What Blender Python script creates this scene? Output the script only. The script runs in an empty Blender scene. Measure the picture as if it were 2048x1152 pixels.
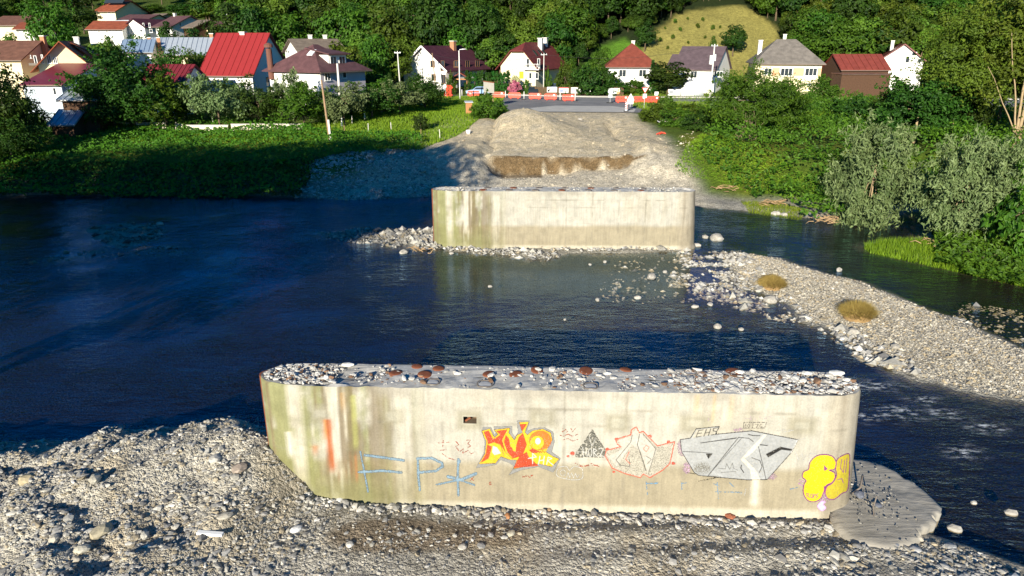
import bpy, bmesh, math, random
import numpy as np
from mathutils import Vector, Matrix
from mathutils.bvhtree import BVHTree

# ------------------------------------------------------------------ camera, sky, sun, exposure
scn = bpy.context.scene
COL = scn.collection
FPX, HOR, CAMH = 1400.0, 85.0, 13.0            # focal length and horizon in pixels of the 2048 px frame, camera height
TH = math.atan((576 - HOR) / FPX)
cam_d = bpy.data.cameras.new('camera'); cam = bpy.data.objects.new('camera', cam_d); COL.objects.link(cam)
cam_d.sensor_width = 36; cam_d.lens = 36 * FPX / 2048; cam_d.clip_end = 2000; cam_d.clip_start = 0.1
cam.location = (0, 0, CAMH); cam.rotation_euler = (math.pi / 2 - TH, 0, 0)
scn.camera = cam
SUN_EL, SUN_AZ = math.radians(17.4), math.radians(18.5)   # light travels away from the camera, this far to the right
w = bpy.data.worlds.new('World'); scn.world = w; w.use_nodes = True
wn = w.node_tree; sky = wn.nodes.new('ShaderNodeTexSky'); sky.sky_type = 'NISHITA'; sky.sun_disc = False
sky.sun_elevation = SUN_EL; sky.sun_rotation = math.pi + SUN_AZ; sky.altitude = 400; sky.air_density = 1.0; sky.dust_density = 0.1; sky.ozone_density = 5.0
hsv = wn.nodes.new('ShaderNodeHueSaturation'); hsv.inputs['Saturation'].default_value = 1.5; wn.links.new(sky.outputs[0], hsv.inputs['Color']); wn.links.new(hsv.outputs[0], wn.nodes['Background'].inputs[0]); wn.nodes['Background'].inputs[1].default_value = 0.07
sd = bpy.data.lights.new('sun', 'SUN'); sd.energy = 5.0; sd.angle = math.radians(0.5); sd.color = (1.0, 0.91, 0.74)
sun = bpy.data.objects.new('sun', sd); COL.objects.link(sun)
SUN_DIR = Vector((math.sin(SUN_AZ) * math.cos(SUN_EL), math.cos(SUN_AZ) * math.cos(SUN_EL), -math.sin(SUN_EL)))
sun.rotation_euler = SUN_DIR.to_track_quat('-Z', 'Y').to_euler(); sun.location = (-20, -40, 40)
scn.view_settings.view_transform = 'Standard'; scn.view_settings.look = 'None'; scn.view_settings.gamma = 1
scn.view_settings.exposure = 0.95
scn.render.engine = 'CYCLES'; scn.cycles.use_denoising = True
scn.cycles.max_bounces = 5; scn.cycles.transparent_max_bounces = 6; scn.cycles.diffuse_bounces = 2; scn.cycles.glossy_bounces = 3

# ------------------------------------------------------------------ helpers
_c, _s = math.cos(TH), math.sin(TH)
def ray(u, v):
    x = (u - 1024) / FPX; y = -(v - 576) / FPX
    return np.array([x, _c + y * _s, -_s + y * _c])
def P(u, v, z=0.0):                            # where the sight line through a pixel meets the level z
    d = ray(u, v); t = (z - CAMH) / d[2]; return np.array([0, 0, CAMH]) + t * d
def A(u, v, Y):                                # ... or the distance Y
    d = ray(u, v); t = Y / d[1]; return np.array([0, 0, CAMH]) + t * d
def sm(a, b, x):
    t = np.clip((x - a) / (b - a), 0, 1); return t * t * (3 - 2 * t)
rng = np.random.default_rng(7)
def _h(ix, iy, seed):
    n = (ix.astype(np.int64) * 374761393 + iy.astype(np.int64) * 668265263 + seed * 974711) & 0x7fffffff
    n = (n ^ (n >> 13)) * 1274126177 & 0x7fffffff
    return ((n ^ (n >> 16)) & 0xffff) / 65535.0
def vn(x, y, seed=0):                          # value noise 0..1
    x = np.asarray(x, float); y = np.asarray(y, float)
    ix = np.floor(x); iy = np.floor(y); fx = x - ix; fy = y - iy
    fx = fx * fx * (3 - 2 * fx); fy = fy * fy * (3 - 2 * fy)
    a = _h(ix, iy, seed); b = _h(ix + 1, iy, seed); c = _h(ix, iy + 1, seed); d = _h(ix + 1, iy + 1, seed)
    return (a * (1 - fx) + b * fx) * (1 - fy) + (c * (1 - fx) + d * fx) * fy
def fbm(x, y, seed=0, o=4):
    r = 0; a = 0.5; f = 1.0; t = 0
    for k in range(o):
        r = r + a * vn(np.asarray(x) * f + 17 * k, np.asarray(y) * f - 9 * k, seed + k); t += a; a *= .5; f *= 2.03
    return r / t
def inside(px, py, poly):
    r = np.zeros(np.shape(px), bool); n = len(poly)
    for i in range(n):
        x0, y0 = poly[i][:2]; x1, y1 = poly[(i + 1) % n][:2]
        if y0 == y1: continue
        c = ((y0 > py) != (y1 > py)) & (px < (x1 - x0) * (py - y0) / (y1 - y0) + x0); r ^= c
    return r
def segd(px, py, pts, closed=False):
    d = np.full(np.shape(px), 1e9); n = len(pts)
    for i in range(n if closed else n - 1):
        x0, y0 = pts[i][:2]; x1, y1 = pts[(i + 1) % n][:2]
        dx, dy = x1 - x0, y1 - y0; L = dx * dx + dy * dy + 1e-12
        t = np.clip(((px - x0) * dx + (py - y0) * dy) / L, 0, 1)
        d = np.minimum(d, np.hypot(px - x0 - t * dx, py - y0 - t * dy))
    return d
def sdf(px, py, poly):                         # positive inside
    d = segd(px, py, poly, True); return np.where(inside(px, py, poly), d, -d)

def tag(o, label=None, cat=None, group=None, kind=None):
    if label: o['label'] = label
    if cat: o['category'] = cat
    if group: o['group'] = group
    if kind: o['kind'] = kind
    return o
def link(name, me, m=None, parent=None, **k):
    o = bpy.data.objects.new(name, me); COL.objects.link(o)
    if m is not None and me is not None: me.materials.append(m)
    if parent is not None: o.parent = parent
    return tag(o, **k)
def empty(name, loc=(0, 0, 0), rz=0, label=None, cat=None, group=None):
    o = bpy.data.objects.new(name, None); COL.objects.link(o); o.location = loc; o.rotation_euler = (0, 0, rz)
    o.empty_display_size = .2
    return tag(o, label, cat, group)
def npmesh(name, v, f, smooth=False, col=None, mats=None):
    v = np.asarray(v, np.float32); me = bpy.data.meshes.new(name)
    f = np.asarray(f, np.int32); k = f.shape[1]
    me.vertices.add(len(v)); me.vertices.foreach_set('co', v.ravel())
    me.loops.add(f.size); me.loops.foreach_set('vertex_index', f.ravel())
    me.polygons.add(len(f)); me.polygons.foreach_set('loop_start', np.arange(0, f.size, k, dtype=np.int32))
    me.polygons.foreach_set('use_smooth', np.full(len(f), smooth))
    if col is not None:
        a = me.attributes.new('Col', 'FLOAT_COLOR', 'POINT')
        c = np.ones((len(v), 4), np.float32); c[:, :3] = col; a.data.foreach_set('color', c.ravel())
    me.update(calc_edges=True)
    return me
class MB:
    """collects boxes, tubes and prisms into one mesh"""
    def __init__(s): s.v = []; s.f = []
    def add(s, v, f):
        n = len(s.v); s.v += [tuple(map(float, p)) for p in v]; s.f += [tuple(n + i for i in q) for q in f]; return s
    def box(s, a, b):
        x0, y0, z0 = a; x1, y1, z1 = b
        return s.add([(x0, y0, z0), (x1, y0, z0), (x1, y1, z0), (x0, y1, z0), (x0, y0, z1), (x1, y0, z1), (x1, y1, z1), (x0, y1, z1)],
                     [(0, 3, 2, 1), (4, 5, 6, 7), (0, 1, 5, 4), (1, 2, 6, 5), (2, 3, 7, 6), (3, 0, 4, 7)])
    def hexa(s, p): return s.add(p, [(0, 3, 2, 1), (4, 5, 6, 7), (0, 1, 5, 4), (1, 2, 6, 5), (2, 3, 7, 6), (3, 0, 4, 7)])
    def bar(s, p, q, w, h=None):
        h = h or w; p = Vector(p); q = Vector(q); d = (q - p).normalized()
        up = Vector((0, 0, 1)) if abs(d.z) < .95 else Vector((1, 0, 0))
        a = d.cross(up).normalized() * w / 2; b = a.cross(d).normalized() * h / 2
        return s.hexa([p - a - b, p + a - b, p + a + b, p - a + b, q - a - b, q + a - b, q + a + b, q - a + b])
    def tube(s, pts, rad, n=8, cap=True):
        pts = [Vector(p) for p in pts]; base = len(s.v); m = len(pts)
        for i, p in enumerate(pts):
            d = (pts[min(i + 1, m - 1)] - pts[max(i - 1, 0)]).normalized()
            up = Vector((0, 0, 1)) if abs(d.z) < .9 else Vector((1, 0, 0))
            a = d.cross(up).normalized(); b = a.cross(d)
            r = rad[i] if hasattr(rad, '__len__') else rad
            for k in range(n):
                t = 2 * math.pi * k / n; q = p + a * math.cos(t) * r + b * math.sin(t) * r; s.v.append(tuple(q))
        for i in range(m - 1):
            for k in range(n):
                k2 = (k + 1) % n
                s.f.append((base + i * n + k, base + i * n + k2, base + (i + 1) * n + k2, base + (i + 1) * n + k))
        if cap:
            s.f.append(tuple(base + k for k in range(n))[::-1]); s.f.append(tuple(base + (m - 1) * n + k for k in range(n)))
        return s
    def prism(s, poly, a, b, axis='y'):        # polygon (2-D) pushed along an axis
        n = len(poly); f = {'y': lambda p, t: (p[0], t, p[1]), 'z': lambda p, t: (p[0], p[1], t), 'x': lambda p, t: (t, p[0], p[1])}[axis]
        v = [f(p, a) for p in poly] + [f(p, b) for p in poly]
        return s.add(v, [tuple(range(n))[::-1], tuple(range(n, 2 * n))] + [(i, (i + 1) % n, n + (i + 1) % n, n + i) for i in range(n)])
    def mesh(s, name, smooth=False):
        me = bpy.data.meshes.new(name); me.from_pydata(s.v, [], s.f)
        bm = bmesh.new(); bm.from_mesh(me); bmesh.ops.recalc_face_normals(bm, faces=bm.faces); bm.to_mesh(me); bm.free()
        if smooth: me.polygons.foreach_set('use_smooth', [True] * len(me.polygons))
        return me
    def out(s, name, m, parent=None, smooth=False, **k): return link(name, s.mesh(name, smooth), m, parent, **k)
def copy_tree(o, parent=None):
    c = o.copy(); COL.objects.link(c)
    if parent is not None: c.parent = parent
    for ch in o.children: copy_tree(ch, c)
    return c

# ------------------------------------------------------------------ materials
class NT:
    def __init__(s, name):
        s.m = bpy.data.materials.new(name); s.m.use_nodes = True; s.t = s.m.node_tree
        s.b = s.t.nodes['Principled BSDF']; s.o = s.t.nodes['Material Output']
    def n(s, typ, ins=None, **p):
        x = s.t.nodes.new('ShaderNode' + typ)
        for k, v in p.items(): setattr(x, k, v)
        for k, v in (ins or {}).items():
            if isinstance(v, bpy.types.NodeSocket): s.t.links.new(v, x.inputs[k])
            else: x.inputs[k].default_value = v
        return x
    def l(s, a, b): s.t.links.new(a, b)
    def noise(s, scale, detail=4, vec=None, rough=.55, out='Fac'):
        i = {'Scale': scale, 'Detail': detail, 'Roughness': rough}
        if vec is not None: i['Vector'] = vec
        return s.n('TexNoise', i).outputs[out]
    def ramp(s, fac, stops):
        x = s.n('ValToRGB', {'Fac': fac}); e = x.color_ramp.elements
        while len(e) < len(stops): e.new(.5)
        for q, (p, c) in zip(e, stops): q.position = p; q.color = (*c, 1) if hasattr(c, '__len__') else (c, c, c, 1)
        return x.outputs[0]
    def mix(s, fac, a, b, mode='MIX'):
        x = s.n('Mix', data_type='RGBA', blend_type=mode)
        for k, v in ((0, fac), (6, a), (7, b)):
            if isinstance(v, bpy.types.NodeSocket): s.l(v, x.inputs[k])
            else: x.inputs[k].default_value = v if k == 0 else (*v, 1) if len(v) == 3 else v
        return x.outputs[2]
    def math(s, op, a, b=0.0):
        x = s.n('Math', operation=op)
        for k, v in ((0, a), (1, b)):
            if isinstance(v, bpy.types.NodeSocket): s.l(v, x.inputs[k])
            else: x.inputs[k].default_value = v
        return x.outputs[0]
    def obj(s): return s.n('TexCoord').outputs['Object']
    def attr(s, name='Col'): return s.n('Attribute', attribute_name=name).outputs['Color']
    def bump(s, h, strength=.4, dist=.05):
        x = s.n('Bump', {'Height': h, 'Strength': strength, 'Distance': dist}); s.l(x.outputs[0], s.b.inputs['Normal']); return x
    def fin(s, col=None, rough=.8, spec=.3, metal=0):
        if col is not None:
            if isinstance(col, bpy.types.NodeSocket): s.l(col, s.b.inputs['Base Color'])
            else: s.b.inputs['Base Color'].default_value = (*col, 1)
        s.b.inputs['Roughness'].default_value = rough; s.b.inputs['Specular IOR Level'].default_value = spec; s.b.inputs['Metallic'].default_value = metal
        return s.m
_mc = {}
def paint(name, c, rough=.6, var=.18, scale=3, spec=.3, metal=0, bump=.15):
    """plain coloured surface with uneven tone and a little relief"""
    if name in _mc: return _mc[name]
    t = NT(name); v = t.obj(); n = t.noise(scale, 5, v); n2 = t.noise(scale * 9, 3, v)
    f = t.mix(.35, n, n2)
    col = t.mix(1.0, t.ramp(f, [(.25, 1 - var), (.75, 1 + var * .6)]), c, 'MULTIPLY')
    if bump: t.bump(n2, bump, .02)
    _mc[name] = t.fin(col, rough, spec, metal); return _mc[name]
def leafmat(name, c1, c2, trans=.35, gloss=.25):
    t = NT(name); a = t.attr(); r = t.n('ObjectInfo').outputs['Random']
    sep = t.n('SeparateColor', {'Color': a}).outputs
    col = t.mix(sep[0], c1, c2)
    hs = t.n('HueSaturation', {'Color': col}); t.l(t.math('ADD', t.math('MULTIPLY', r, .05), .475), hs.inputs['Hue'])
    t.l(t.math('ADD', t.math('MULTIPLY', r, .5), .75), hs.inputs['Value'])
    col = hs.outputs[0]
    t.fin(col, .55, gloss)
    tr = t.n('BsdfTranslucent', {'Color': t.mix(1.0, col, (1.3, 1.25, .5), 'MULTIPLY')})
    mx = t.n('MixShader', {0: trans}); t.l(t.b.outputs[0], mx.inputs[1]); t.l(tr.outputs[0], mx.inputs[2]); t.l(mx.outputs[0], t.o.inputs[0])
    return t.m
def rockmat(name, tint=(1, 1, 1)):
    t = NT(name); v = t.obj(); n = t.noise(7, 5, v); n2 = t.noise(45, 3, v)
    col = t.mix(1.0, t.attr(), t.ramp(n, [(.3, .72), (.7, 1.15)]), 'MULTIPLY'); col = t.mix(1.0, col, tint, 'MULTIPLY')
    t.bump(n2, .35, .02); return t.fin(col, .85, .25)
M_ROCK = rockmat('river_stone')
M_LEAF = leafmat('leaf_green', (.018, .056, .005), (.098, .182, .013))
M_LEAF_D = leafmat('leaf_dark', (.010, .034, .005), (.056, .116, .011))
M_LEAF_Y = leafmat('leaf_yellow_green', (.045, .090, .008), (.150, .230, .022))
M_LEAF_W = leafmat('leaf_willow', (.060, .100, .032), (.200, .260, .105), .25)
M_LEAF_K = leafmat('leaf_knotweed', (.022, .066, .005), (.105, .205, .013))
M_LEAF_T = leafmat('leaf_thuja', (.012, .050, .006), (.040, .130, .012), .2)
M_GRASS = leafmat('grass_blade', (.070, .140, .008), (.230, .330, .020), .3, .2)
M_STRAW = leafmat('dry_grass', (.26, .19, .05), (.46, .38, .12), .3, .2)
M_PINK = leafmat('pink_blossom', (.45, .08, .16), (.75, .30, .36), .3)
M_WHITEFL = leafmat('pale_blossom', (.35, .36, .18), (.62, .62, .40), .3)
M_BARK = paint('bark', (.13, .095, .06), .9, .4, 6, bump=.5)
M_BARK_P = paint('pale_bark', (.36, .27, .16), .85, .35, 4, bump=.4)
M_LIME = paint('limewash', (.75, .74, .70), .9, .15, 4)
M_RUST = paint('rusty_steel', (.20, .065, .030), .85, .45, 5, bump=.4)
M_WOODP = paint('weathered_wood', (.30, .21, .12), .85, .3, 4, bump=.4)

# ------------------------------------------------------------------ terrain
FARPX = [(0, 392), (100, 389), (220, 386), (400, 389), (520, 392), (600, 395), (700, 399), (780, 397), (880, 392), (1000, 398), (1150, 402), (1300, 404), (1385, 414), (1480, 421), (1560, 429), (1640, 440),
         (1700, 446), (1770, 442), (1815, 425), (1850, 424), (1868, 440), (1866, 462), (1820, 478), (1745, 484), (1724, 490), (1735, 499), (1800, 514), (1900, 535), (2000, 556), (2048, 566)]
FAR = [tuple(P(u, v)[:2]) for u, v in FARPX]
FAR = [(-500, 84), (-200, 78), (-110, 70), (-70, 66)] + FAR + [(36, 32), (48, 24), (70, 12), (120, -12), (300, -60), (700, -60), (700, 700), (-700, 700)]
NEARPX = [(0, 884), (160, 880), (330, 853), (440, 851), (545, 851)]
NEAR = [(-500, 30), (-120, 24), (-40, 21.5)] + [tuple(P(u, v)[:2]) for u, v in NEARPX] + [(-6.5, 20.4), (-4.6, 19.9), (-4.2, 18.4), (0, 17.9), (9.4, 17.0)] + \
       [tuple(P(u, v)[:2]) for u, v in [(1850, 1060), (1930, 1085), (2048, 1125)]] + [(20, 8), (45, -8), (120, -40), (500, -80), (500, -300), (-500, -300)]
BARPX = [(1452, 522), (1500, 508), (1560, 518), (1650, 548), (1720, 563), (1800, 598), (1870, 624), (1950, 658), (2048, 700), (2250, 800), (2300, 905), (2048, 802), (1950, 786), (1850, 762), (1790, 742), (1770, 712), (1735, 700), (1700, 672),
         (1650, 652), (1612, 645), (1582, 610), (1530, 588), (1480, 560)]
BAR = [tuple(P(u, v)[:2]) for u, v in BARPX]
SHOALS = [[(185, 455), (250, 447), (320, 452), (330, 475), (250, 492), (190, 480)], [(640, 465), (740, 456), (868, 462), (868, 486), (790, 497), (720, 488), (650, 474)],
          [(880, 494), (1372, 497), (1372, 506), (1140, 508), (1092, 521), (1000, 510), (890, 503)], [(1360, 520), (1440, 512), (1500, 560), (1560, 600), (1480, 596), (1375, 575)],
          [(800, 468), (868, 462), (880, 498), (830, 498)], [(0, 520), (90, 510), (200, 492), (410, 490), (400, 514), (200, 516), (0, 532)]]
SHOALW = [[tuple(P(u, v)[:2]) for u, v in s] for s in SHOALS]
SHOALH = [.02, .0, .06, -.07, .16, -.05]; SHOALR = [2.2, 1.6, .5, 1.5, .8, 2.2]
ROAD_N, ROAD_F = 109.5, 118.0                  # the main road runs across the view

def ground_z(x, y, raw=False):
    x = np.asarray(x, float); y = np.asarray(y, float)
    d = sdf(x, y, FAR)
    n1 = fbm(x / 6, y / 6, 3) - .5; n2 = fbm(x / 1.3, y / 1.3, 11) - .5; n3 = fbm(x / .4, y / .4, 21, 3) - .5
    wl = 1 - sm(-24, -13, x); wr = sm(13.5, 19, x); wc = 1 - np.maximum(wl, wr)
    edge = sm(-.4, 1.2, d)
    hl = .15 + sm(0, 7, d) * 1.9 + sm(7, 26, d) * 1.1 + .5 * n1 * sm(2, 8, d)
    hr = .22 + sm(2.0, 13, d) * 3.2 + .6 * n1 * sm(2, 8, d)
    # middle: beach, working level, cut bank, upper level with the spoil heap
    hc = .12 + sm(0, 9, d) * .75 + sm(59, 67, y) * .35 + .25 * n2 * sm(1, 5, d)
    xw = x + 1.6 * (fbm(x / 2.5, y / 2.5, 6) - .5); cw = sm(-3.6, -.8, xw) * (1 - sm(10.5, 13.8, xw))
    cut = sm(68.1, 68.75, y + 1.0 * (fbm(x / 1.3, y * 0, 5) - .5)) * cw
    slope = sm(63.0, 71.5, y + 1.2 * (n1 + n2)) * (1 - cw)
    up = np.maximum(cut, slope)
    trench = -.35 * sm(65.6, 66.6, y) * (1 - sm(68.2, 68.5, y)) * sm(-3, -1.5, x) * (1 - sm(5.0, 7.0, x))
    hc = hc + up * (2.55 - hc + .75) * .55 + trench + up * .0
    hc = np.where(up > 0, (1 - up) * (hc) + up * (2.45 + .045 * (y - 68.5) + .22 * n2 + .25 * n1), hc)
    heap = 2.3 * np.exp(-((x - 1.2) / 4.4) ** 2 - ((y - 84.5) / 6.5) ** 2) + .55 * np.exp(-((x - 5.5) / 5) ** 2 - ((y - 79) / 6) ** 2)
    heap2 = .9 * np.exp(-((x - 13.8) / 2.6) ** 2 - ((y - 72) / 5) ** 2) + .7 * np.exp(-((x + 5.0) / 3.0) ** 2 - ((y - 72) / 4) ** 2)
    hc = hc + (heap + heap2) * (1 + .12 * n2)
    h = wl * hl + wr * hr + wc * hc
    plain = 4.0 + .02 * n1
    lift = sm(84, 96.5, y); h = h * (1 - lift) + plain * lift
    # beyond the road: gardens, then the wooded hill on the right and the village slope on the left
    g = sm(129, 142, y) * 1.3
    vil = np.interp(y, [104, 120, 150, 190, 230, 300, 420], [4, 5.6, 10.5, 18.5, 27, 46, 70]) - 4 - g
    hil = np.interp(y, [145, 152, 178, 206, 246, 296, 420], [5.3, 7.2, 19.8, 32.5, 46, 54, 62]) - 5.3
    wv = 1 - sm(-74, -50, x)
    h = h + g + (1 - wv) * np.maximum(hil, 0) + wv * vil * sm(100, 112, y) + n1 * 1.5 * sm(140, 170, y)
    h = h * edge - .45 * (1 - edge) * sm(-.2, -4, d) - .05 * (1 - edge)
    # near bank
    dn = sdf(x, y, NEAR)
    hn = .05 + sm(0, 2.5, dn) * .28 + .10 * n2 * sm(.3, 2, dn)
    lft = 1 - sm(-7.4, -5.4, x + .45 * (17.6 - y))
    hn = hn + lft * sm(-.2, 2.2, dn) * (.42 + .85 * np.exp(-((x + 9.0) / 3.6) ** 2 - ((y - 18.6) / 2.2) ** 2) + .9 * (n1 + .05) + 1.0 * n2)
    rut = np.sin((y - .06 * x) * 5.2 + 1.5 * fbm(x / 3, y / 3, 31)) * .05 * sm(-2, 3, x) * (1 - sm(9, 12, x)) * (1 - sm(16.0, 16.8, y))
    hn = hn + rut + sm(14, -20, y) * 1.2
    hn = np.where(dn > -.6, hn * sm(-.6, .3, dn) - .35 * (1 - sm(-.6, .3, dn)), -9)
    h = np.maximum(h, hn)
    db = sdf(x, y, BAR); hb = np.where(db > -1.5, -.2 + sm(-1.5, .2, db) * .23 + sm(0, 3, db) * .32 + .12 * n2, -9)
    h = np.maximum(h, hb)
    for sw, sh, sr in zip(SHOALW, SHOALH, SHOALR):
        ds = sdf(x, y, sw); h = np.maximum(h, np.where(ds > -2.5, -.30 + sm(-sr, .3, ds) * (.30 + sh) + .20 * n2, -9))
    h = h + .05 * n3 * (1 - sm(60, 90, y))
    return h

def steps(*seg):
    r = []
    for a, b, d in seg: r += list(np.arange(a, b - 1e-6, d))
    return np.array(r + [seg[-1][1]])
xs = steps((-420, -120, 12), (-120, -60, 2.2), (-60, -32, .8), (-32, -14, .36), (-14, 17, .24), (17, 36, .36), (36, 70, .9), (70, 140, 2.5), (140, 420, 12))
ys = steps((-120, -12, 8), (-12, 10, 1.2), (10, 22, .2), (22, 44, .4), (44, 66, .36), (66, 70, .16), (70, 92, .4), (92, 126, .8), (126, 190, 1.8), (190, 330, 4), (330, 420, 15))
GX, GY = np.meshgrid(xs, ys)
GZ = ground_z(GX, GY)
def ground_colour(x, y, z):
    d = sdf(x, y, FAR); dn = sdf(x, y, NEAR); db = sdf(x, y, BAR)
    n1 = fbm(x / 4, y / 4, 41); n2 = fbm(x / .8, y / .8, 51); n3 = fbm(x / 14, y / 14, 61)
    c = np.zeros(x.shape + (3,)); L = lambda k, col: np.where(k[..., None], np.array(col), c)
    def blend(k, col):
        k = np.clip(k, 0, 1)[..., None]; return c * (1 - k) + k * np.array(col)
    c[:] = (.006, .009, .014); c = blend(sm(-10, 3, x + .25 * (y - 40)) * (1 - .85 * sm(11, 19, x - .3 * (44 - y))) * (1 - .85 * sm(6, 11, x) * (1 - sm(28, 35, y))) * (.4 + .75 * n1), (.112, .104, .044))                                      # river bed, colour darkened left and right for light lost in deep water
    c = blend(sm(-.10, .05, z) * .9, (.36, .34, .29))                # dry gravel
    land = sm(.1, .8, d)
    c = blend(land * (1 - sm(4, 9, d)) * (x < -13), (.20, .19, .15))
    mid = land * sm(-20, -13, x + 3 * (n1 - .5)) * (1 - sm(14.5, 17.5, x + 3 * (n1 - .5)))
    c = blend(mid, (.56, .50, .39)); c = blend(mid * sm(66, 72, y), (.62, .52, .35)); c = blend(mid * sm(.52, .72, n2) * .5, (.40, .37, .31))
    face = mid * (sm(67.9, 68.3, y + .8 * (n2 - .5)) * (1 - sm(68.6, 68.95, y + .8 * (n2 - .5))) + .8 * sm(66.4, 67.2, y) * (1 - sm(68.1, 68.4, y)) * (x < 3)) * sm(-3.0, -1.6, x) * (1 - sm(12.4, 13.4, x))
    c = blend(face * sm(.15, .4, n2 + .1), (.165, .112, .058))
    veg = np.maximum(1 - sm(-16, -11, x + 2 * (n1 - .5) + .25 * (70 - y) * (y < 70) + .32 * (y - 78) * -1 * (y > 78)), sm(15, 18, x + 2 * (n1 - .5)))
    veg = veg * sm(2.0, 5.0, d + 3 * (n1 - .5))
    gr = np.array((.115, .185, .018)) * (1 - n2[..., None] * .5) + np.array((.13, .09, .01)) * sm(.45, .7, n1)[..., None] * .5
    c = c * (1 - veg[..., None]) + veg[..., None] * gr
    road = sm(98, 100, y - .0 * x) * (1 - sm(108, 109, y)) * sm(-12, -8, x) * (1 - sm(17.5, 19.0, x))
    c = blend(sm(126, 129, y) * (1 - sm(146, 156, y)), (.09, .13, .02))
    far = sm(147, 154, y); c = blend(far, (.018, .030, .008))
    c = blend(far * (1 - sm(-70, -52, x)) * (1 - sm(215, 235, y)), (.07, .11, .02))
    mead = [(26, 146), (26, 156), (32, 168), (38, 176), (48, 181), (56, 180), (60, 172), (59, 156), (58, 146)]
    c = blend(sm(-1, 1.0, sdf(x, y, mead) + 2 * (n1 - .5)), (.28, .25, .070))
    c = c * np.where((sdf(x, y, mead) > 0), .8 + .45 * n2, 1)[..., None]
    gl = [(14, 145), (14, 152), (19, 162), (25, 166), (28, 162), (26, 146)]
    c = blend(sm(-1, 1.0, sdf(x, y, gl)), (.10, .22, .02))
    # near bank: pale gravel, brown moist earth, silt
    nb = sm(-.1, .4, dn); c = blend(nb, (.44, .41, .345))
    br = .7 * sm(.60, .78, n1 * .55 + .75 * np.exp(-((x + 2.0) / 3.2) ** 2 - ((y - 15.8) / .8) ** 2) - .2 * sm(2, 6, x)); c = blend(nb * br * (y > 5), (.150, .098, .050))
    c = blend(nb * sm(.58, .70, fbm(x / 1.7 + 4, y / 1.7, 77)) * .45, (.36, .29, .185))
    return np.clip(c, 0, 1)
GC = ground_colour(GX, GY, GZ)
def gridmesh(name, X, Y, Z, col=None, keep=None, smooth=True):
    ny, nx = X.shape; idx = np.arange(ny * nx).reshape(ny, nx)
    f = np.stack([idx[:-1, :-1], idx[:-1, 1:], idx[1:, 1:], idx[1:, :-1]], -1).reshape(-1, 4)
    if keep is not None: f = f[keep.reshape(-1)]
    v = np.stack([X, Y, Z], -1).reshape(-1, 3)
    if keep is not None:
        used = np.unique(f); mp = np.full(len(v), -1); mp[used] = np.arange(len(used)); f = mp[f]; v = v[used]
        if col is not None: col = np.asarray(col).reshape(-1, 3)[used]
    return npmesh(name, v, f, smooth, None if col is None else np.asarray(col).reshape(-1, 3))
t = NT('ground_soil_gravel_grass'); v = t.obj(); n = t.noise(1.6, 6, v); nf = t.noise(14, 4, v); vo = t.n('TexVoronoi', {'Vector': v, 'Scale': 9.0}); vo2 = t.n('TexVoronoi', {'Vector': v, 'Scale': 26.0})
col = t.mix(1.0, t.attr(), t.ramp(n, [(.3, .7), (.7, 1.22)]), 'MULTIPLY'); col = t.mix(.75, col, t.mix(1.0, col, t.ramp(vo.outputs['Color'], [(.1, .62), (.9, 1.28)]), 'MULTIPLY'))
col = t.mix(.8, col, t.mix(1.0, col, t.ramp(nf, [(.3, .65), (.7, 1.25)]), 'MULTIPLY'))
hh = t.math('ADD', t.math('MULTIPLY', vo.outputs['Distance'], -1.0), t.math('MULTIPLY', vo2.outputs['Distance'], -.5)); t.bump(t.math('ADD', hh, t.math('MULTIPLY', nf, .6)), .8, .10)
M_GROUND = t.fin(col, .92, .15)
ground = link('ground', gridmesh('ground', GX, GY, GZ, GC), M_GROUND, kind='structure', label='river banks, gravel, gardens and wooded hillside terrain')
_gv = GZ
def gz(x, y): return float(ground_z(np.array([float(x)]), np.array([float(y)]))[0])

# ------------------------------------------------------------------ river
t = NT('river_water'); v = t.obj()
mp = t.n('Mapping', {'Vector': v, 'Scale': (.55, 1.35, 1)}); r1 = t.noise(1.5, 3, mp.outputs[0], .6); r2 = t.noise(5.5, 3, mp.outputs[0], .6); r3 = t.noise(.25, 2, v)
hgt = t.math('ADD', t.math('MULTIPLY', r1, 1.0), t.math('MULTIPLY', r2, .34)); hgt = t.math('MULTIPLY', hgt, t.math('ADD', t.ramp(r3, [(.35, .25), (.65, 1.0)]), .1))
bmp = t.n('Bump', {'Height': hgt, 'Strength': .75, 'Distance': .16})
fr = t.n('Fresnel', {'IOR': 1.43, 'Normal': bmp.outputs[0]})
gl = t.n('BsdfGlossy', {'Color': (.42, .68, 1.0, 1), 'Roughness': .05, 'Normal': bmp.outputs[0]})
tr = t.n('BsdfTransparent', {'Color': (.88, .82, .70, 1)})
body = t.n('BsdfDiffuse', {'Color': (.006, .010, .016, 1)})
m1 = t.n('MixShader', {0: .04}); t.l(tr.outputs[0], m1.inputs[1]); t.l(body.outputs[0], m1.inputs[2])
m2 = t.n('MixShader'); bk = t.n('NewGeometry').outputs['Backfacing']; t.l(t.math('ADD', t.math('MULTIPLY', fr.outputs[0], t.math('SUBTRACT', 1.0, bk)), t.math('MULTIPLY', bk, .15)), m2.inputs[0]); t.l(m1.outputs[0], m2.inputs[1]); t.l(gl.outputs[0], m2.inputs[2])
foam = t.n('BsdfDiffuse', {'Color': (.75, .78, .80, 1)})
sepw = t.n('SeparateColor', {'Color': t.attr()}).outputs; fs = sepw[0]; t.l(t.math('MULTIPLY', t.math('SUBTRACT', 1.0, t.math('MULTIPLY', sepw[1], .82)), .75), bmp.inputs['Strength'])
fm = t.math('MULTIPLY', fs, t.ramp(t.noise(3.2, 7, mp.outputs[0], .75), [(.50, 0), (.60, 1)])); m3 = t.n('MixShader'); t.l(fm, m3.inputs[0]); t.l(m2.outputs[0], m3.inputs[1]); t.l(foam.outputs[0], m3.inputs[2])
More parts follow.
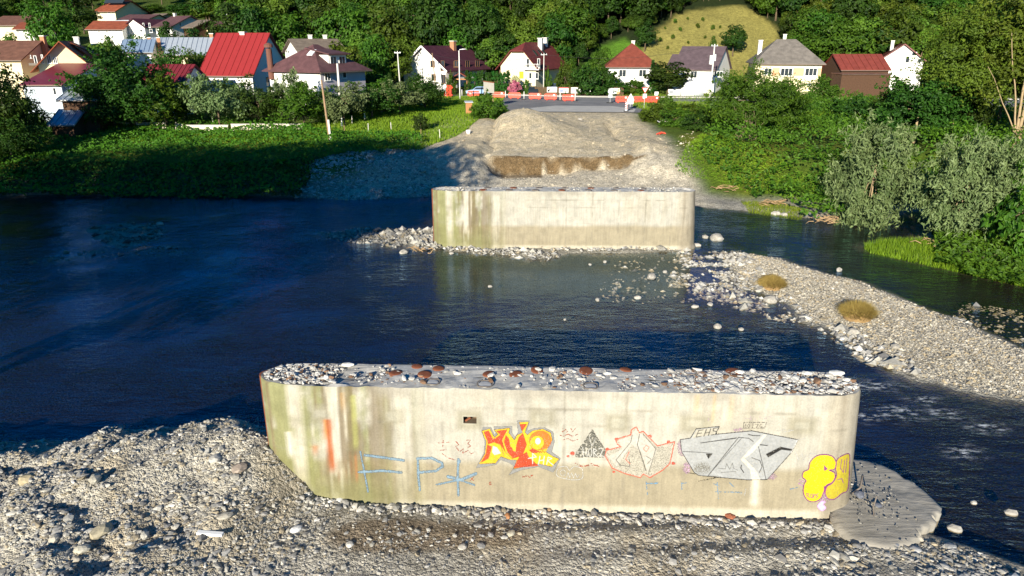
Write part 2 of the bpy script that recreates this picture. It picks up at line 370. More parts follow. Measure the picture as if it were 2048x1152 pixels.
t.l(m3.outputs[0], t.o.inputs[0]); M_WATER = t.m
wx = steps((-420, -60, 20), (-60, 0, 2), (0, 30, .35), (30, 120, 3), (120, 420, 30)); wy = steps((-100, 14, 6), (14, 32, .35), (32, 50, 1), (50, 90, 2))
WX, WY = np.meshgrid(wx, wy); fo = np.zeros(WX.shape)
for u, v_, ru, rv in [(1800, 826, .75, .42), (1975, 855, .55, .30), (1890, 828, .5, .25), (1745, 772, .9, .3), (1850, 800, .5, .3), (1730, 835, .6, .22), (1680, 1020, .0001, .1), (1260, 640, .0001, .1), (1930, 905, .5, .3)]:
    q = P(u, v_); fo = np.maximum(fo, np.exp(-((WX - q[0]) / ru) ** 2 - ((WY - q[1]) / rv) ** 2))
calm = np.exp(-(np.maximum(np.abs(WX - 4.5) - 7.5, 0) / 2.5) ** 2 - (np.maximum(np.abs(WY - 40.5) - 4.0, 0) / 2.5) ** 2); wc = np.stack([fo, calm, fo * 0], -1)
link('river', gridmesh('river', WX, WY, WX * 0, wc), M_WATER, kind='structure', label='dark blue shallow river with ripples')

# ------------------------------------------------------------------ stones
def ico(level=0, seed=0, amp=.18, flat=.7):
    bm = bmesh.new(); bmesh.ops.create_icosphere(bm, subdivisions=level + 1, radius=1); r = random.Random(seed)
    for q in bm.verts: q.co *= 1 + r.uniform(-amp, amp)
    v = np.array([q.co[:] for q in bm.verts]); f = np.array([[q.index for q in p.verts] for p in bm.faces]); bm.free(); v[:, 2] *= flat
    return v, f
PROTO = [ico(0, k, .28, .62) for k in range(6)]
def octa(k):
    r = random.Random(k); v = np.array([(1, 0, 0), (-1, 0, 0), (0, 1, 0), (0, -1, 0), (0, 0, .8), (0, 0, -.6)], float)
    v *= np.array([1 + r.uniform(-.25, .25) for _ in range(6)])[:, None]
    return v, np.array([(0, 2, 4), (2, 1, 4), (1, 3, 4), (3, 0, 4), (2, 0, 5), (1, 2, 5), (3, 1, 5), (0, 3, 5)])
OCTA = [octa(k) for k in range(6)]
def rotz(a, tilt):
    n = len(a); ca, sa = np.cos(a), np.sin(a); R = np.zeros((n, 3, 3)); R[:, 0, 0] = ca; R[:, 0, 1] = -sa; R[:, 1, 0] = sa; R[:, 1, 1] = ca; R[:, 2, 2] = 1
    ct, st = np.cos(tilt), np.sin(tilt); T = np.zeros((n, 3, 3)); T[:, 0, 0] = 1; T[:, 1, 1] = ct; T[:, 1, 2] = -st; T[:, 2, 1] = st; T[:, 2, 2] = ct
    return np.einsum('nij,njk->nik', R, T)
def scatter(name, pts, size, col, protos=PROTO, smooth=False):
    """stones of given size at pts, joined into one mesh"""
    n = len(pts); R = rotz(rng.uniform(0, 6.3, n), rng.normal(0, .35, n)); S = np.stack([size * rng.uniform(.8, 1.35, n), size * rng.uniform(.6, 1.0, n), size * rng.uniform(.55, .95, n)], -1)
    V = []; Fc = []; C = []; base = 0; pick = rng.integers(0, len(protos), n)
    for k, (pv, pf) in enumerate(protos):
        m = pick == k
        if not m.any(): continue
        vv = pv[None] * S[m][:, None, :]; vv = np.einsum('nij,nkj->nki', R[m], vv) + pts[m][:, None, :]
        q = m.sum(); ff = pf[None] + (np.arange(q) * len(pv))[:, None, None] + base
        V.append(vv.reshape(-1, 3)); Fc.append(ff.reshape(-1, 3)); C.append(np.repeat(col[m], len(pv), 0)); base += q * len(pv)
    return npmesh(name, np.concatenate(V), np.concatenate(Fc), smooth, np.concatenate(C))
def stonecol(n, warm=.5, dark=.0):
    pal = np.array([(.43, .41, .36), (.36, .35, .33), (.50, .48, .43), (.27, .265, .255), (.41, .35, .25), (.58, .56, .52), (.18, .175, .17)])
    p = np.array([.22, .22, .17, .12, .10 + .1 * warm, .09, .08]); p /= p.sum()
    return pal[rng.choice(7, n, p=p)] * rng.uniform(.62, 1.12, (n, 1)) * (1 - dark)
def spots(poly, n):
    q = np.array([p[:2] for p in poly]); lo, hi = q.min(0), q.max(0); out = np.zeros((0, 2))
    while len(out) < n:
        c = rng.uniform(lo, hi, (n * 3, 2)); out = np.concatenate([out, c[inside(c[:, 0], c[:, 1], poly)]])
    return out[:n]
def drop(xy, size, sink=.3):
    z = ground_z(xy[:, 0], xy[:, 1]); return np.concatenate([xy, (z + size * (.45 - sink))[:, None]], 1)

# near bank: thrown-up river gravel
FG = [(-17, 24), (-9, 20.3), (-6.6, 20.0), (-6.9, 18.6), (-5.6, 17.5), (0, 17.5), (8.6, 16.9), (11.0, 15.9), (12.6, 15.4), (14.6, 12.0), (13, 9.4), (-14, 9.4), (-22, 14)]
n = 62000; xy = spots(FG, n); sz = np.exp(rng.normal(math.log(.026), .52, n)); sz = np.clip(sz, .011, .12)
lf = 1 - sm(-7, -3, xy[:, 0] + .3 * (17 - xy[:, 1])); rt = sm(6, 9, xy[:, 0] + (15 - xy[:, 1]) * .9)
dens = .30 + .55 * lf + .7 * rt; cl = fbm(xy[:, 0] / 1.1, xy[:, 1] / 1.1, 91); dens = dens * sm(.33, .58, cl + .10 * lf) * 1.25 + .10
kp = rng.uniform(0, 1, n) < dens; kp &= (sdf(xy[:, 0], xy[:, 1], NEAR) > -.25)
xy, sz = xy[kp], sz[kp]; lf = lf[kp]; rt = rt[kp]; sz = sz * (1 + .25 * lf + .35 * rt)
tag(link('gravel', scatter('gravel', drop(xy, sz), sz, stonecol(len(xy), .6)), M_ROCK), 'loose grey river gravel and cobbles around the graffitied pier', 'gravel', kind='stuff')
# pale broken stones along the foot of the near pier
k = 1400; s_ = rng.uniform(-.2, 15.0, k); off = np.abs(rng.normal(0, .22, k)); a = math.radians(-2.3)
xy = np.stack([-5.9 + s_ * math.cos(a) + .0 * off, 17.45 + s_ * math.sin(a) - off - .02 * s_], 1); sz = np.clip(np.exp(rng.normal(math.log(.05), .45, k)), .02, .15)
tag(link('rubble', scatter('rubble', drop(xy, sz, .1), sz, np.clip(stonecol(k, .2) * 1.25, 0, .78)), M_ROCK), 'pale broken stones along the foot of the graffitied pier', 'rubble', kind='stuff')
# mid-river gravel bar
n = 40000; big = [(x * 1, y * 1) for x, y in BAR]; xy = spots(big, n); db = sdf(xy[:, 0], xy[:, 1], BAR); sz = np.clip(np.exp(rng.normal(math.log(.039), .38, n)), .02, .14)
kp = (rng.uniform(0, 1, n) < .35 + .65 * sm(0, 1.0, db)); xy, sz = xy[kp], sz[kp]
tag(link('gravel', scatter('gravel', drop(xy, sz), sz, stonecol(len(xy), 1.4) * np.array((1.0, .96, .88)), OCTA), M_ROCK), 'long pale gravel bar lying in mid river beside the far pier', 'gravel bar', kind='stuff')
# stones breaking the surface in the shallows
def shoal(pxpoly, n, size, zoff, label, dark=0.0):
    wp = [tuple(P(u, v)[:2]) for u, v in pxpoly]; xy = spots(wp, n); sz = np.clip(np.exp(rng.normal(math.log(size), .45, n)), .03, .5)
    kp = rng.uniform(0, 1, n) < sm(.36, .62, fbm(xy[:, 0] / 1.4, xy[:, 1] / .9, 13)) + .06; xy, sz = xy[kp], sz[kp]
    pts = np.concatenate([xy, (np.maximum(ground_z(xy[:, 0], xy[:, 1]), -.12) + zoff + .2 * sz)[:, None]], 1)
    return tag(link('gravel', scatter('gravel', pts, sz, stonecol(len(xy), .5, dark), OCTA), M_ROCK), label, 'stones', kind='stuff')
shoal([(1350, 505), (1480, 500), (1620, 640), (1700, 700), (1640, 660), (1560, 640), (1420, 600), (1340, 570)], 2600, .095, .03, 'pale stones breaking the shallow water between far pier and gravel bar')
shoal([(1240, 500), (1375, 500), (1420, 600), (1300, 605), (1190, 600)], 420, .085, .02, 'scattered pale stones in the shallows before the far pier')
shoal([(1640, 640), (1790, 700), (1850, 760), (1720, 720)], 900, .10, .03, 'stones along the wet edge of the gravel bar')
shoal([(1930, 600), (2048, 620), (2048, 690), (1900, 640)], 600, .065, .0, 'stones at the outer edge of the gravel bar by the dark channel')
shoal(SHOALS[0], 420, .12, -.01, 'dark stones of a small shoal in the blue water', .55)
shoal(SHOALS[1], 1500, .10, .0, 'grey stone shoal trailing upstream of the far pier', .35)
shoal(SHOALS[5], 420, .09, -.03, 'thin line of wet stones in the blue water', .6)
shoal([(880, 492), (1375, 496), (1375, 503), (1150, 506), (1092, 522), (990, 512), (890, 502)], 1500, .085, .05, 'pale gravel at the foot of the far pier')
shoal([(800, 470), (870, 462), (884, 500), (835, 500)], 420, .12, .05, 'pale rubble piled against the nose of the far pier')
# gravel beach of the far left bank
bp = [tuple(P(u, v)[:2]) for u, v in [(590, 395), (600, 372), (700, 352), (830, 350), (880, 375), (880, 393), (700, 400)]]; n = 3600; xy = spots(bp, n); sz = np.clip(np.exp(rng.normal(math.log(.10), .4, n)), .05, .3)
tag(link('gravel', scatter('gravel', drop(xy, sz), sz, stonecol(n, .3), OCTA), M_ROCK), 'grey gravel beach in the shade on the far left bank', 'gravel', kind='stuff')
bp = [tuple(P(u, v, .8)[:2]) for u, v in [(860, 370), (980, 335), (1330, 340), (1385, 300), (1390, 375), (1380, 392), (880, 392)]]; n = 900; xy = spots(bp, n); sz = np.clip(np.exp(rng.normal(math.log(.05), .5, n)), .02, .25)
tag(link('gravel', scatter('gravel', drop(xy, sz), sz, np.array((.52, .46, .36)) * rng.uniform(.7, 1.25, (n, 1)), OCTA), M_ROCK), 'stones strewn over the beige earth behind the far pier', 'gravel', kind='stuff')
bp = [tuple(P(u, v, 3.6)[:2]) for u, v in [(900, 280), (1050, 214), (1200, 235), (1330, 262), (1380, 290), (1290, 292), (1000, 292)]]; n = 700; xy = spots(bp, n); sz = np.clip(np.exp(rng.normal(math.log(.05), .5, n)), .02, .22)
tag(link('gravel', scatter('gravel', drop(xy, sz), sz, np.array((.50, .42, .29)) * rng.uniform(.7, 1.2, (n, 1)), OCTA), M_ROCK), 'stones and clods on the beige spoil heap', 'gravel', kind='stuff')

# single large stones
BOUL = [ico(1, 20 + k, .13, .7) for k in range(5)]
def boulder(u, v, rpx, label, group=None, z=None, c=(.40, .375, .33), name='boulder', flat=1.0, up=.3):
    g = P(u, v, 0.0 if z is None else z)
    if z is None:
        for _ in range(6): g = P(u, v, gz(g[0], g[1]))
        g[2] = max(g[2], -.03)
    r = rpx * math.hypot(g[1], CAMH - g[2]) / FPX; k = rng.integers(0, 5); pv, pf = BOUL[k]
    a = rng.uniform(0, 6.3); ca, sa = math.cos(a), math.sin(a); q = pv * np.array((r * rng.uniform(.95, 1.25), r * rng.uniform(.7, .95), r * flat * rng.uniform(.75, 1.0)))
    q = np.stack([q[:, 0] * ca - q[:, 1] * sa, q[:, 0] * sa + q[:, 1] * ca, q[:, 2]], -1)
    cc = np.array(c) * rng.uniform(.85, 1.12)
    o = link(name, npmesh(name, q, pf, False, np.tile(cc, (len(q), 1))), M_ROCK); o.location = (g[0], g[1], g[2] + r * up * flat)
    return tag(o, label, 'boulder', group)
ORD = 'first second third fourth fifth sixth seventh eighth ninth tenth eleventh twelfth thirteenth fourteenth fifteenth sixteenth seventeenth eighteenth nineteenth twentieth'.split()
for k, (u, v, r) in enumerate(sorted([(808, 506, 8), (980, 574, 5), (903, 508, 5), (937, 498, 6), (1130, 640, 4), (1195, 601, 6), (1275, 597, 7), (1210, 525, 5), (1303, 556, 10), (1330, 545, 5), (1180, 530, 4), (1420, 610, 6), (1390, 615, 7), (1435, 655, 8), (1482, 660, 6)])):
    boulder(u, v, r, ORD[k] + ' from the left of the single pale stones standing in mid river', 'single stones in the shallows', z=0)
for u, v, r, l in [(1432, 493, 14, 'largest pale flat boulder just right of the far pier'), (1409, 489, 7, 'small pale stone beside the large flat boulder by far pier'), (1392, 500, 8, 'pale stone at right corner of the far pier'),
                   (1562, 397, 12, 'pale boulder among driftwood on the right bank'), (1552, 430, 9, 'flat pale stone at the right water edge below the driftwood'), (1568, 432, 7, 'smaller flat stone at right water edge next to a larger one'),
                   (1677, 547, 7, 'white stone in the dark channel right of the gravel bar'), (1708, 668, 13, 'broad pale slab below the grassy hummock on the gravel bar'), (1540, 605, 14, 'flat pale slab at upper wet edge of the gravel bar'),
                   (1790, 695, 10, 'pale slab on wet lower edge of gravel bar'), (2015, 1055, 10, 'pale stone in dark water beside the silt slab'), (1940, 1033, 6, 'small pale stone in dark water right of the silt slab'),
                   (1906, 1077, 12, 'angular beige stone at tip of gravel by the silt slab'), (320, 450, 7, 'grey stone standing out of the small upstream shoal'),
                   (755, 327, 16, 'big angular white boulder on shaded left bank'), (735, 326, 9, 'white boulder beside the biggest one on shaded left bank'), (772, 331, 10, 'lower white boulder on shaded left bank'), (705, 333, 11, 'grey-white boulder on the left end of the shaded boulders'),
                   (828, 344, 9, 'upright boulder at the foot of the shaded earth slope'), (1045, 322, 9, 'rounded white stone in front of brown cut bank'), (1003, 321, 9, 'pale stone in the shaded end of the brown cut'), (1124, 345, 6, 'squarish white block on the beige working level'),
                   (1160, 240, 5, 'pale stone at foot of spoil heap'), (1328, 246, 9, 'pale stone at right verge of the ramp')]:
    boulder(u, v, r, l)
for u, v, r, l, c, fl in [(55, 962, 17, 'large ochre cobble on the shaded left gravel', (.40, .34, .22), .8), (480, 938, 19, 'big smooth brown-grey boulder on gravel left of the pier', (.34, .28, .23), .6), (203, 1065, 20, 'two-tone beige boulder low on the left gravel heap', (.42, .37, .26), .7),
                          (450, 1035, 13, 'angular grey cobble on the lower left gravel', (.40, .37, .31), .8), (190, 960, 13, 'pale cobble on crest of the left gravel', (.45, .42, .34), .8), (430, 920, 13, 'whitish cobble above the big brown boulder', (.55, .53, .48), .8), (520, 1040, 12, 'light cobble beside the brown earth', (.52, .48, .40), .8),
                          (165, 1100, 12, 'upright pale cobble at lower left', (.46, .43, .35), .9), (110, 1080, 13, 'round pale cobble at lower left', (.45, .42, .35), .9), (150, 1120, 12, 'long pale cobble at bottom left', (.44, .40, .33), .7), (290, 1072, 11, 'pale cobble mid left heap', (.50, .48, .42), .8),
                          (1460, 1035, 10, 'rusty red brick lump at the foot of the pier', (.30, .11, .06), .8), (1080, 1015, 7, 'red brick fragment at pier foot', (.36, .14, .10), .9), (1015, 1034, 7, 'orange brick fragment on gravel before pier', (.42, .20, .09), .9), (1098, 1022, 7, 'brown sandstone fragment at pier foot', (.38, .26, .16), .9),
                          (1022, 1068, 9, 'pale leaf-shaped stone on the brown earth', (.50, .46, .36), .6), (700, 1090, 9, 'pale wedge stone on left of brown earth', (.48, .46, .42), .6), (680, 1000, 10, 'white broken block at left foot of pier', (.72, .71, .68), .7), (645, 990, 9, 'white rubble block against pier corner', (.75, .74, .72), .9),
                          (592, 1060, 11, 'square white block on the lower left gravel', (.78, .78, .77), .6), (925, 1095, 9, 'angular pale stone on bottom gravel', (.46, .43, .38), .7), (1790, 1090, 11, 'dark grey angular block below the silt slab', (.16, .17, .19), .8), (1745, 1078, 10, 'dark grey block at edge of silt slab', (.18, .18, .20), .8),
                          (1725, 1042, 10, 'blue-grey angular stone on the silt slab', (.20, .21, .23), .9), (1766, 1048, 7, 'small blue-grey stone on the silt slab', (.20, .21, .24), .9), (1900, 1095, 13, 'broad grey flat stone on right gravel', (.36, .36, .35), .5), (1830, 1100, 11, 'tilted grey stone on right gravel', (.34, .34, .34), .6)]:
    boulder(u, v, r, l, None, None, c, flat=fl)

# ------------------------------------------------------------------ bridge piers
PH = 3.85
def pier_outline(L, T=1.55, nl=1.5, nr=1.0):
    """plan loop of a pier: straight front from (0,0) to (L,0), rounded right end, long rounded nose on the left"""
    pts = []
    n = int(L / .075)
    for i in range(n): pts.append((L * i / n, 0.0))
    for i in range(22): a = -math.pi / 2 + math.pi * i / 22; pts.append((L + nr * math.cos(a) ** .9 if math.cos(a) > 0 else L, T / 2 + T / 2 * math.sin(a)))
    n2 = int(L / .5)
    for i in range(n2): pts.append((L * (1 - i / n2), T))
    for i in range(26): a = math.pi / 2 + math.pi * i / 26; c = abs(math.cos(a)); pts.append((-nl * c ** .85, T / 2 + T / 2 * math.sin(a)))
    return np.array(pts)
def streak(s, sc, seed): return fbm(s * sc, s * 0 + seed * 7.3, seed, 4)
def pier_colour(s, z, near, L):
    k = np.zeros(s.shape + (3,)); k[:] = (.415, .398, .345)
    def bl(f, c):
        nonlocal k
        f = np.clip(f, 0, 1)[..., None]; k = k * (1 - f) + f * np.array(c)
    n1 = fbm(s / 1.2, z / .9, 5); n2 = fbm(s * 2.4, z * .35, 15); n3 = fbm(s * 5, z * 5, 25)
    bl(sm(.45, .75, n1) * .5, (.49, .468, .40)); bl(sm(.5, .8, n2) * .5, (.37, .335, .255))
    bl((1 - sm(1.45, 1.75, z + .2 * (n1 - .5))) * .9, (.315, .272, .185))                 # darker lower lift
    bl((1 - sm(.20, .34, z + .08 * (n3 - .5))) * .75, (.52, .485, .39))                    # pale washed foot
    left = 1 - sm(1.0, 4.2, s + 1.5 * (n2 - .5))
    bl(left * sm(.34, .56, streak(s, 3.1, 3) + .35 * (fbm(s * 2, z * .8, 37) - .5) + .15 * (n3 - .5)) * .85, (.205, .210, .082))    # green algae runs
    bl(left * sm(.52, .68, streak(s, 4.6, 9) + .45 * (fbm(s * 3, z * .9, 39) - .5)) * .8, (.17, .13, .075))
    bl(left * sm(.56, .70, streak(s, 6.0, 17) + .5 * (fbm(s * 4, z * 1.2, 47) - .5)) * .7, (.54, .51, .42))
    bl(left * (1 - sm(.4, 1.6, z)) * .7, (.215, .212, .095))
    rt = sm(L - .35, L + .3, s); bl(rt * .6, (.345, .300, .225)); bl(rt * sm(.5, .64, streak(s, 5, 29)) * .7, (.25, .215, .16))  # right end coloured darker as the shaded curve; the streaks are stains
    bl(sm(3.45, 3.78, z + .25 * (n3 - .5)) * sm(.45, .7, fbm(s * .8, z * .8, 33)) * .75, (.33, .305, .255))
    # pour lines and shutter joints
    for zl in (1.72, 2.78, 3.30): bl(np.exp(-((z - zl + .012 * np.sin(s * 2)) / .018) ** 2) * .6 * sm(.3, .6, vn(s * 2, s * 0 + zl, 8)), (.22, .20, .155))
    for sl in np.arange(2.2, L, 1.72): bl(np.exp(-((s - sl) / .02) ** 2) * .5 * sm(.35, .6, vn(z * 3, z * 0 + sl, 9)), (.21, .19, .15))
    if near:
        def rect(u0, v0, u1, v1, c, a, soft=.08):
            (s0, z1), (s1, z0) = face_sz(u0, v0), face_sz(u1, v1)
            e = np.minimum(np.minimum(s - s0, s1 - s), np.minimum(z - z0, z1 - z)) + .05 * (n3 - .5); bl(sm(-soft, soft, e) * a, c)
        def run(u, v0, v1, wpx, c, a, drift=0):
            (s0, z1), (_, z0) = face_sz(u, v0), face_sz(u, v1); ww = wpx * .0135
            cx = s0 + drift * (z1 - z) + .03 * (fbm(z * 3, z * 0 + u, 3) - .5)
            bl(np.exp(-((s - cx) / (ww * (.7 + .6 * n3))) ** 2) * sm(z0 - .1, z0 + .25, z) * (1 - sm(z1 - .04, z1 + .04, z)) * a, c)
        for u, v, w_, h_ in [(640, 828, 16, 16), (787, 833, 20, 13), (938, 840, 26, 20), (1085, 836, 26, 17), (1235, 846, 24, 18), (1390, 848, 30, 18), (1605, 852, 28, 18)]:
            rect(u - w_, v - h_, u + w_, v + h_, (.285, .265, .195), .8, .14); rect(u - 13, v - 8, u + 13, v + 8, (.40, .385, .315), .7, .03)
        run(656, 838, 945, 7, (.36, .085, .015), 1, .01); run(648, 838, 880, 4, (.50, .20, .05), .8); run(630, 890, 912, 7, (.40, .16, .06), .7)
        for u in (676, 688, 699, 709, 719, 728): run(u, 903, 965, 1.6, (.22, .10, .05), .85)
        run(709, 910, 965, 3, (.38, .18, .07), .7); run(585, 780, 812, 3, (.20, .13, .06), .9); run(684, 785, 825, 4, (.36, .22, .09), .7); run(706, 790, 900, 5, (.36, .37, .12), .8)
        run(575, 868, 925, 6, (.62, .59, .52), .9); run(1395, 790, 830, 5, (.52, .38, .20), .6); run(1430, 790, 850, 3, (.50, .36, .20), .6); run(1465, 790, 845, 4, (.52, .38, .20), .5)
        run(1490, 880, 920, 9, (.58, .55, .46), .9, -.35); run(1512, 940, 1015, 9, (.62, .58, .49), .9, .05); run(1505, 915, 960, 10, (.62, .58, .49), .9, .1)
    return np.clip(k * .84 * (.90 + .22 * fbm(s * .55, z * .9, 61))[..., None], 0, .85)
def make_pier(name, O, ang, L, near, label):
    T = 1.55; root = empty(name, (O[0], O[1], 0), ang, label, 'bridge pier', 'concrete bridge piers standing in the river')
    pts = pier_outline(L, T); n = len(pts); zz = np.concatenate([[-.8], np.linspace(0, PH, 56)]); m = len(zz)
    ctr = np.stack([np.clip(pts[:, 0], 0, L), np.full(n, T / 2)], 1); d = pts - ctr; d /= np.linalg.norm(d, axis=1)[:, None] + 1e-9
    V = np.zeros((m, n, 3))
    for j, z in enumerate(zz):
        b = .24 * (1 - max(z, 0) / PH) * np.where(pts[:, 0] < 0, .1, 1.0) * np.where(pts[:, 1] > T * .9, .3, 1.0)
        b = b + np.clip(.22 - z, 0, .1) * .9                   # small footing ledge
        V[j, :, :2] = pts + d * b[:, None]; V[j, :, 2] = z
    V[..., 1] += .012 * (fbm(V[..., 0] * 2, V[..., 2] * 2, 71) - .5) * (V[..., 1] < .3)
    V[-1, :, 2] += .05 * (fbm(np.arange(n) / 3.0, np.zeros(n), 81) - .6); V[-1, :, :2] -= d * (.02 + .05 * sm(.5, .8, fbm(np.arange(n) / 4.0, np.zeros(n), 83)))[:, None]
    idx = np.arange(m * n).reshape(m, n); nx = np.roll(idx, -1, 1)
    f = np.stack([idx[:-1], nx[:-1], nx[1:], idx[1:]], -1)
    keep = np.ones((m - 1, n), bool); hole = None
    if near:
        s0, z1 = face_sz(926, 831); s1, z0 = face_sz(951, 848); cx = (V[:-1, :, 0] + np.roll(V[:-1, :, 0], -1, 1)) / 2; cz = (V[:-1, :, 2] + V[1:, :, 2]) / 2
        hm = (cx > s0) & (cx < s1) & (cz > z0) & (cz < z1) & (V[:-1, :, 1] < .3); keep[hm] = False
        q = np.argwhere(hm); j0, i0 = q.min(0); j1, i1 = q.max(0) + 1; hole = [V[j0, i0], V[j0, i1], V[j1, i1], V[j1, i0]]
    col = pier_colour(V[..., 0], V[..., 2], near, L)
    me = npmesh('pier_body', V.reshape(-1, 3), f[keep].reshape(-1, 4), True, col.reshape(-1, 3))
    body = link('concrete_body', me, M_CONC, root)
    # top: broken concrete surface
    rings = 7; TV = []; 
    for r in range(rings + 1): k = 1 - r / rings; TV.append(np.concatenate([ctr + (V[-1, :, :2] - ctr) * k, V[-1, :, 2:3] * 0 + PH], 1))
    TV = np.stack(TV); X, Y = TV[..., 0], TV[..., 1]; ends = np.maximum(1 - sm(.2, 2.4, X), sm(L - 2.6, L - .6, X))
    TV[..., 2] += ((fbm(X * 2.2, Y * 2.2, 101) - .5) * (.10 + .22 * ends) - .10 * ends * sm(0, .4, np.minimum(np.arange(rings + 1)[:, None] / rings, 1))) * sm(0, 1.5, np.arange(rings + 1))[:, None]
    TV[0] = V[-1]
    ix = np.arange((rings + 1) * n).reshape(rings + 1, n); nx = np.roll(ix, -1, 1); tf = np.stack([ix[:-1], nx[:-1], nx[1:], ix[1:]], -1).reshape(-1, 4)
    tc = np.array((.43, .42, .395)) * (.72 + .55 * fbm(X * 3, Y * 3, 111)[..., None]); tc = tc * (1 - .35 * (ends * sm(.45, .6, fbm(X * 1.5, Y * 1.5, 113)))[..., None])
    link('broken_top', npmesh('broken_top', TV.reshape(-1, 3), tf, False, tc.reshape(-1, 3)), M_CONC, root)
    # rusty cutwater plate on the nose
    b = MB(); b.prism([(-1.56, T / 2 - .02), (-1.52, T / 2 - .13), (-1.40, T / 2 - .22), (-1.36, T / 2 - .20), (-1.47, T / 2 - .10), (-1.50, T / 2), (-1.47, T / 2 + .10), (-1.36, T / 2 + .20), (-1.40, T / 2 + .22), (-1.52, T / 2 + .13), (-1.56, T / 2 + .02)], -.6, PH - .01, 'z'); b.out('steel_nose_plate', M_RUST, root)
    if hole:
        h = MB(); h.v = [tuple(p) for p in hole] + [(p[0], p[1] + .3, p[2]) for p in hole]; h.f = [(0, 1, 5, 4), (1, 2, 6, 5), (2, 3, 7, 6), (3, 0, 4, 7), (4, 5, 6, 7)]
        h.out('niche', paint('niche_wall', (.16, .12, .08), .9, .4, 8), root)
        MB().bar((hole[0][0] + .05, hole[0][1] + .12, hole[0][2] + .02), (hole[0][0] + .2, hole[0][1] + .10, hole[0][2] + .14), .05).out('rebar_stub', M_RUST, root)
    return root, me
NO, NA, NL = np.array((-5.88, 17.72)), math.radians(-2.3), 14.72
FO, FA, FL = np.array((-3.8, 45.2)), math.radians(-1.2), 14.85
def face_sz(u, v):                             # point of the near pier's front face under a pixel
    e = np.array((math.cos(NA), math.sin(NA))); nn = np.array((-math.sin(NA), math.cos(NA))); r = ray(u, v); z = 2.0
    for _ in range(5):
        q = NO - nn * .24 * (1 - z / PH); t = (q @ nn) / (r[:2] @ nn); z = CAMH + t * r[2]
    return float((t * r[:2] - q) @ e), float(z)
t = NT('pier_concrete'); v = t.obj(); n = t.noise(2.5, 6, v); nf = t.noise(22, 4, v); mp = t.n('Mapping', {'Vector': v, 'Scale': (9, 9, .5)}); ns = t.noise(1.0, 4, mp.outputs[0])
col = t.mix(1.0, t.attr(), t.ramp(n, [(.3, .86), (.7, 1.08)]), 'MULTIPLY'); col = t.mix(1.0, col, t.ramp(nf, [(.3, .88), (.65, 1.05)]), 'MULTIPLY'); col = t.mix(1.0, col, t.ramp(ns, [(.3, .88), (.6, 1.04)]), 'MULTIPLY')
t.bump(t.math('ADD', n, t.math('MULTIPLY', nf, .5)), .35, .03); M_CONC = t.fin(col, .88, .2)
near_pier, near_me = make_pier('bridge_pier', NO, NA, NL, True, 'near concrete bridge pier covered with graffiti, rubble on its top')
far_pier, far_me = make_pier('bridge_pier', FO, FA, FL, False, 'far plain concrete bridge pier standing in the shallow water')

# discs, rings and rubble on the pier tops
def disc(mb, x, y, z, r, h, n=18, dome=.5):
    pr = [(0, h), (r * .55, h * .95), (r * .9, h * .7), (r, h * .3), (r, 0)]; base = len(mb.v)
    mb.v.append((x, y, z + h)); 
    for rr, hh in pr[1:]:
        for k in range(n): a = 2 * math.pi * k / n; mb.v.append((x + rr * math.cos(a), y + rr * math.sin(a), z + hh))
    for k in range(n): mb.f.append((base, base + 1 + k, base + 1 + (k + 1) % n))
    for j in range(3):
        for k in range(n): mb.f.append((base + 1 + j * n + k, base + 1 + (j + 1) * n + k, base + 1 + (j + 1) * n + (k + 1) % n, base + 1 + j * n + (k + 1) % n))
def top_s(u, v):
    q = P(u, v, PH + .05)[:2] - NO; return q[0] * math.cos(NA) + q[1] * math.sin(NA), -q[0] * math.sin(NA) + q[1] * math.cos(NA)
for u, v, r in [(792, 743, .24), (834, 730, .17), (850, 746, .23), (877, 734, .18), (978, 745, .22), (1031, 745, .24), (1074, 738, .23), (1172, 738, .25), (1252, 737, .20), (1468, 740, .26), (1405, 743, .18)]:
    s_, t_ = top_s(u, v); b = MB(); disc(b, 0, 0, 0, r, .04)
    o = b.out('bearing_disc', M_RUST if u not in (1405,) else paint('dusty_steel', (.22, .18, .16), .8, .3, 6), near_pier, True); o.location = (s_, t_, PH - .005); o.rotation_euler = (rng.normal(0, .06), rng.normal(0, .06), rng.uniform(0, 3)); o.scale = (1, rng.uniform(.72, 1), rng.uniform(.7, 1.3))
def ring(u, v, r, m_):
    s_, t_ = top_s(u, v); b = MB(); b.tube([(r * math.cos(a), r * math.sin(a), .03 + .015 * math.sin(3 * a)) for a in np.linspace(0, 2 * math.pi, 25)], .016, 6, False); o = b.out('cut_ring', m_, near_pier, True); o.location = (s_, t_, PH)
    b = MB(); disc(b, 0, 0, 0, r * .85, .03); o = b.out('ring_core', paint('core_concrete', (.42, .42, .42), .85, .2, 8), near_pier); o.location = (s_, t_, PH)
M_DK = paint('dark_steel', (.17, .145, .125), .7, .3, 6)
for u, v, r in [(865, 762, .20), (970, 766, .22), (1181, 770, .20), (1401, 760, .15), (1500, 777, .15), (1381, 743, .17)]: ring(u, v, r, M_DK)
def top_rubble(n, s0, s1, size, bias=None):
    s_ = rng.uniform(s0, s1, n); t_ = rng.uniform(.12, 1.43, n); sz = np.clip(np.exp(rng.normal(math.log(size), .5, n)), .012, .13)
    cl = sm(.42, .62, fbm(s_ * 1.3, t_ * 1.6, 131)); kp = rng.uniform(0, 1, n) < (cl if bias is None else cl * .5 + bias)
    inn = (s_ > 0) & (s_ < NL) | (np.hypot(np.where(s_ < 0, s_ / 1.5, (s_ - NL) / 1.0), (t_ - .775) / .775) < .93); kp &= inn
    return np.stack([s_, t_, np.full(n, PH) + .25 * sz], 1)[kp], sz[kp]
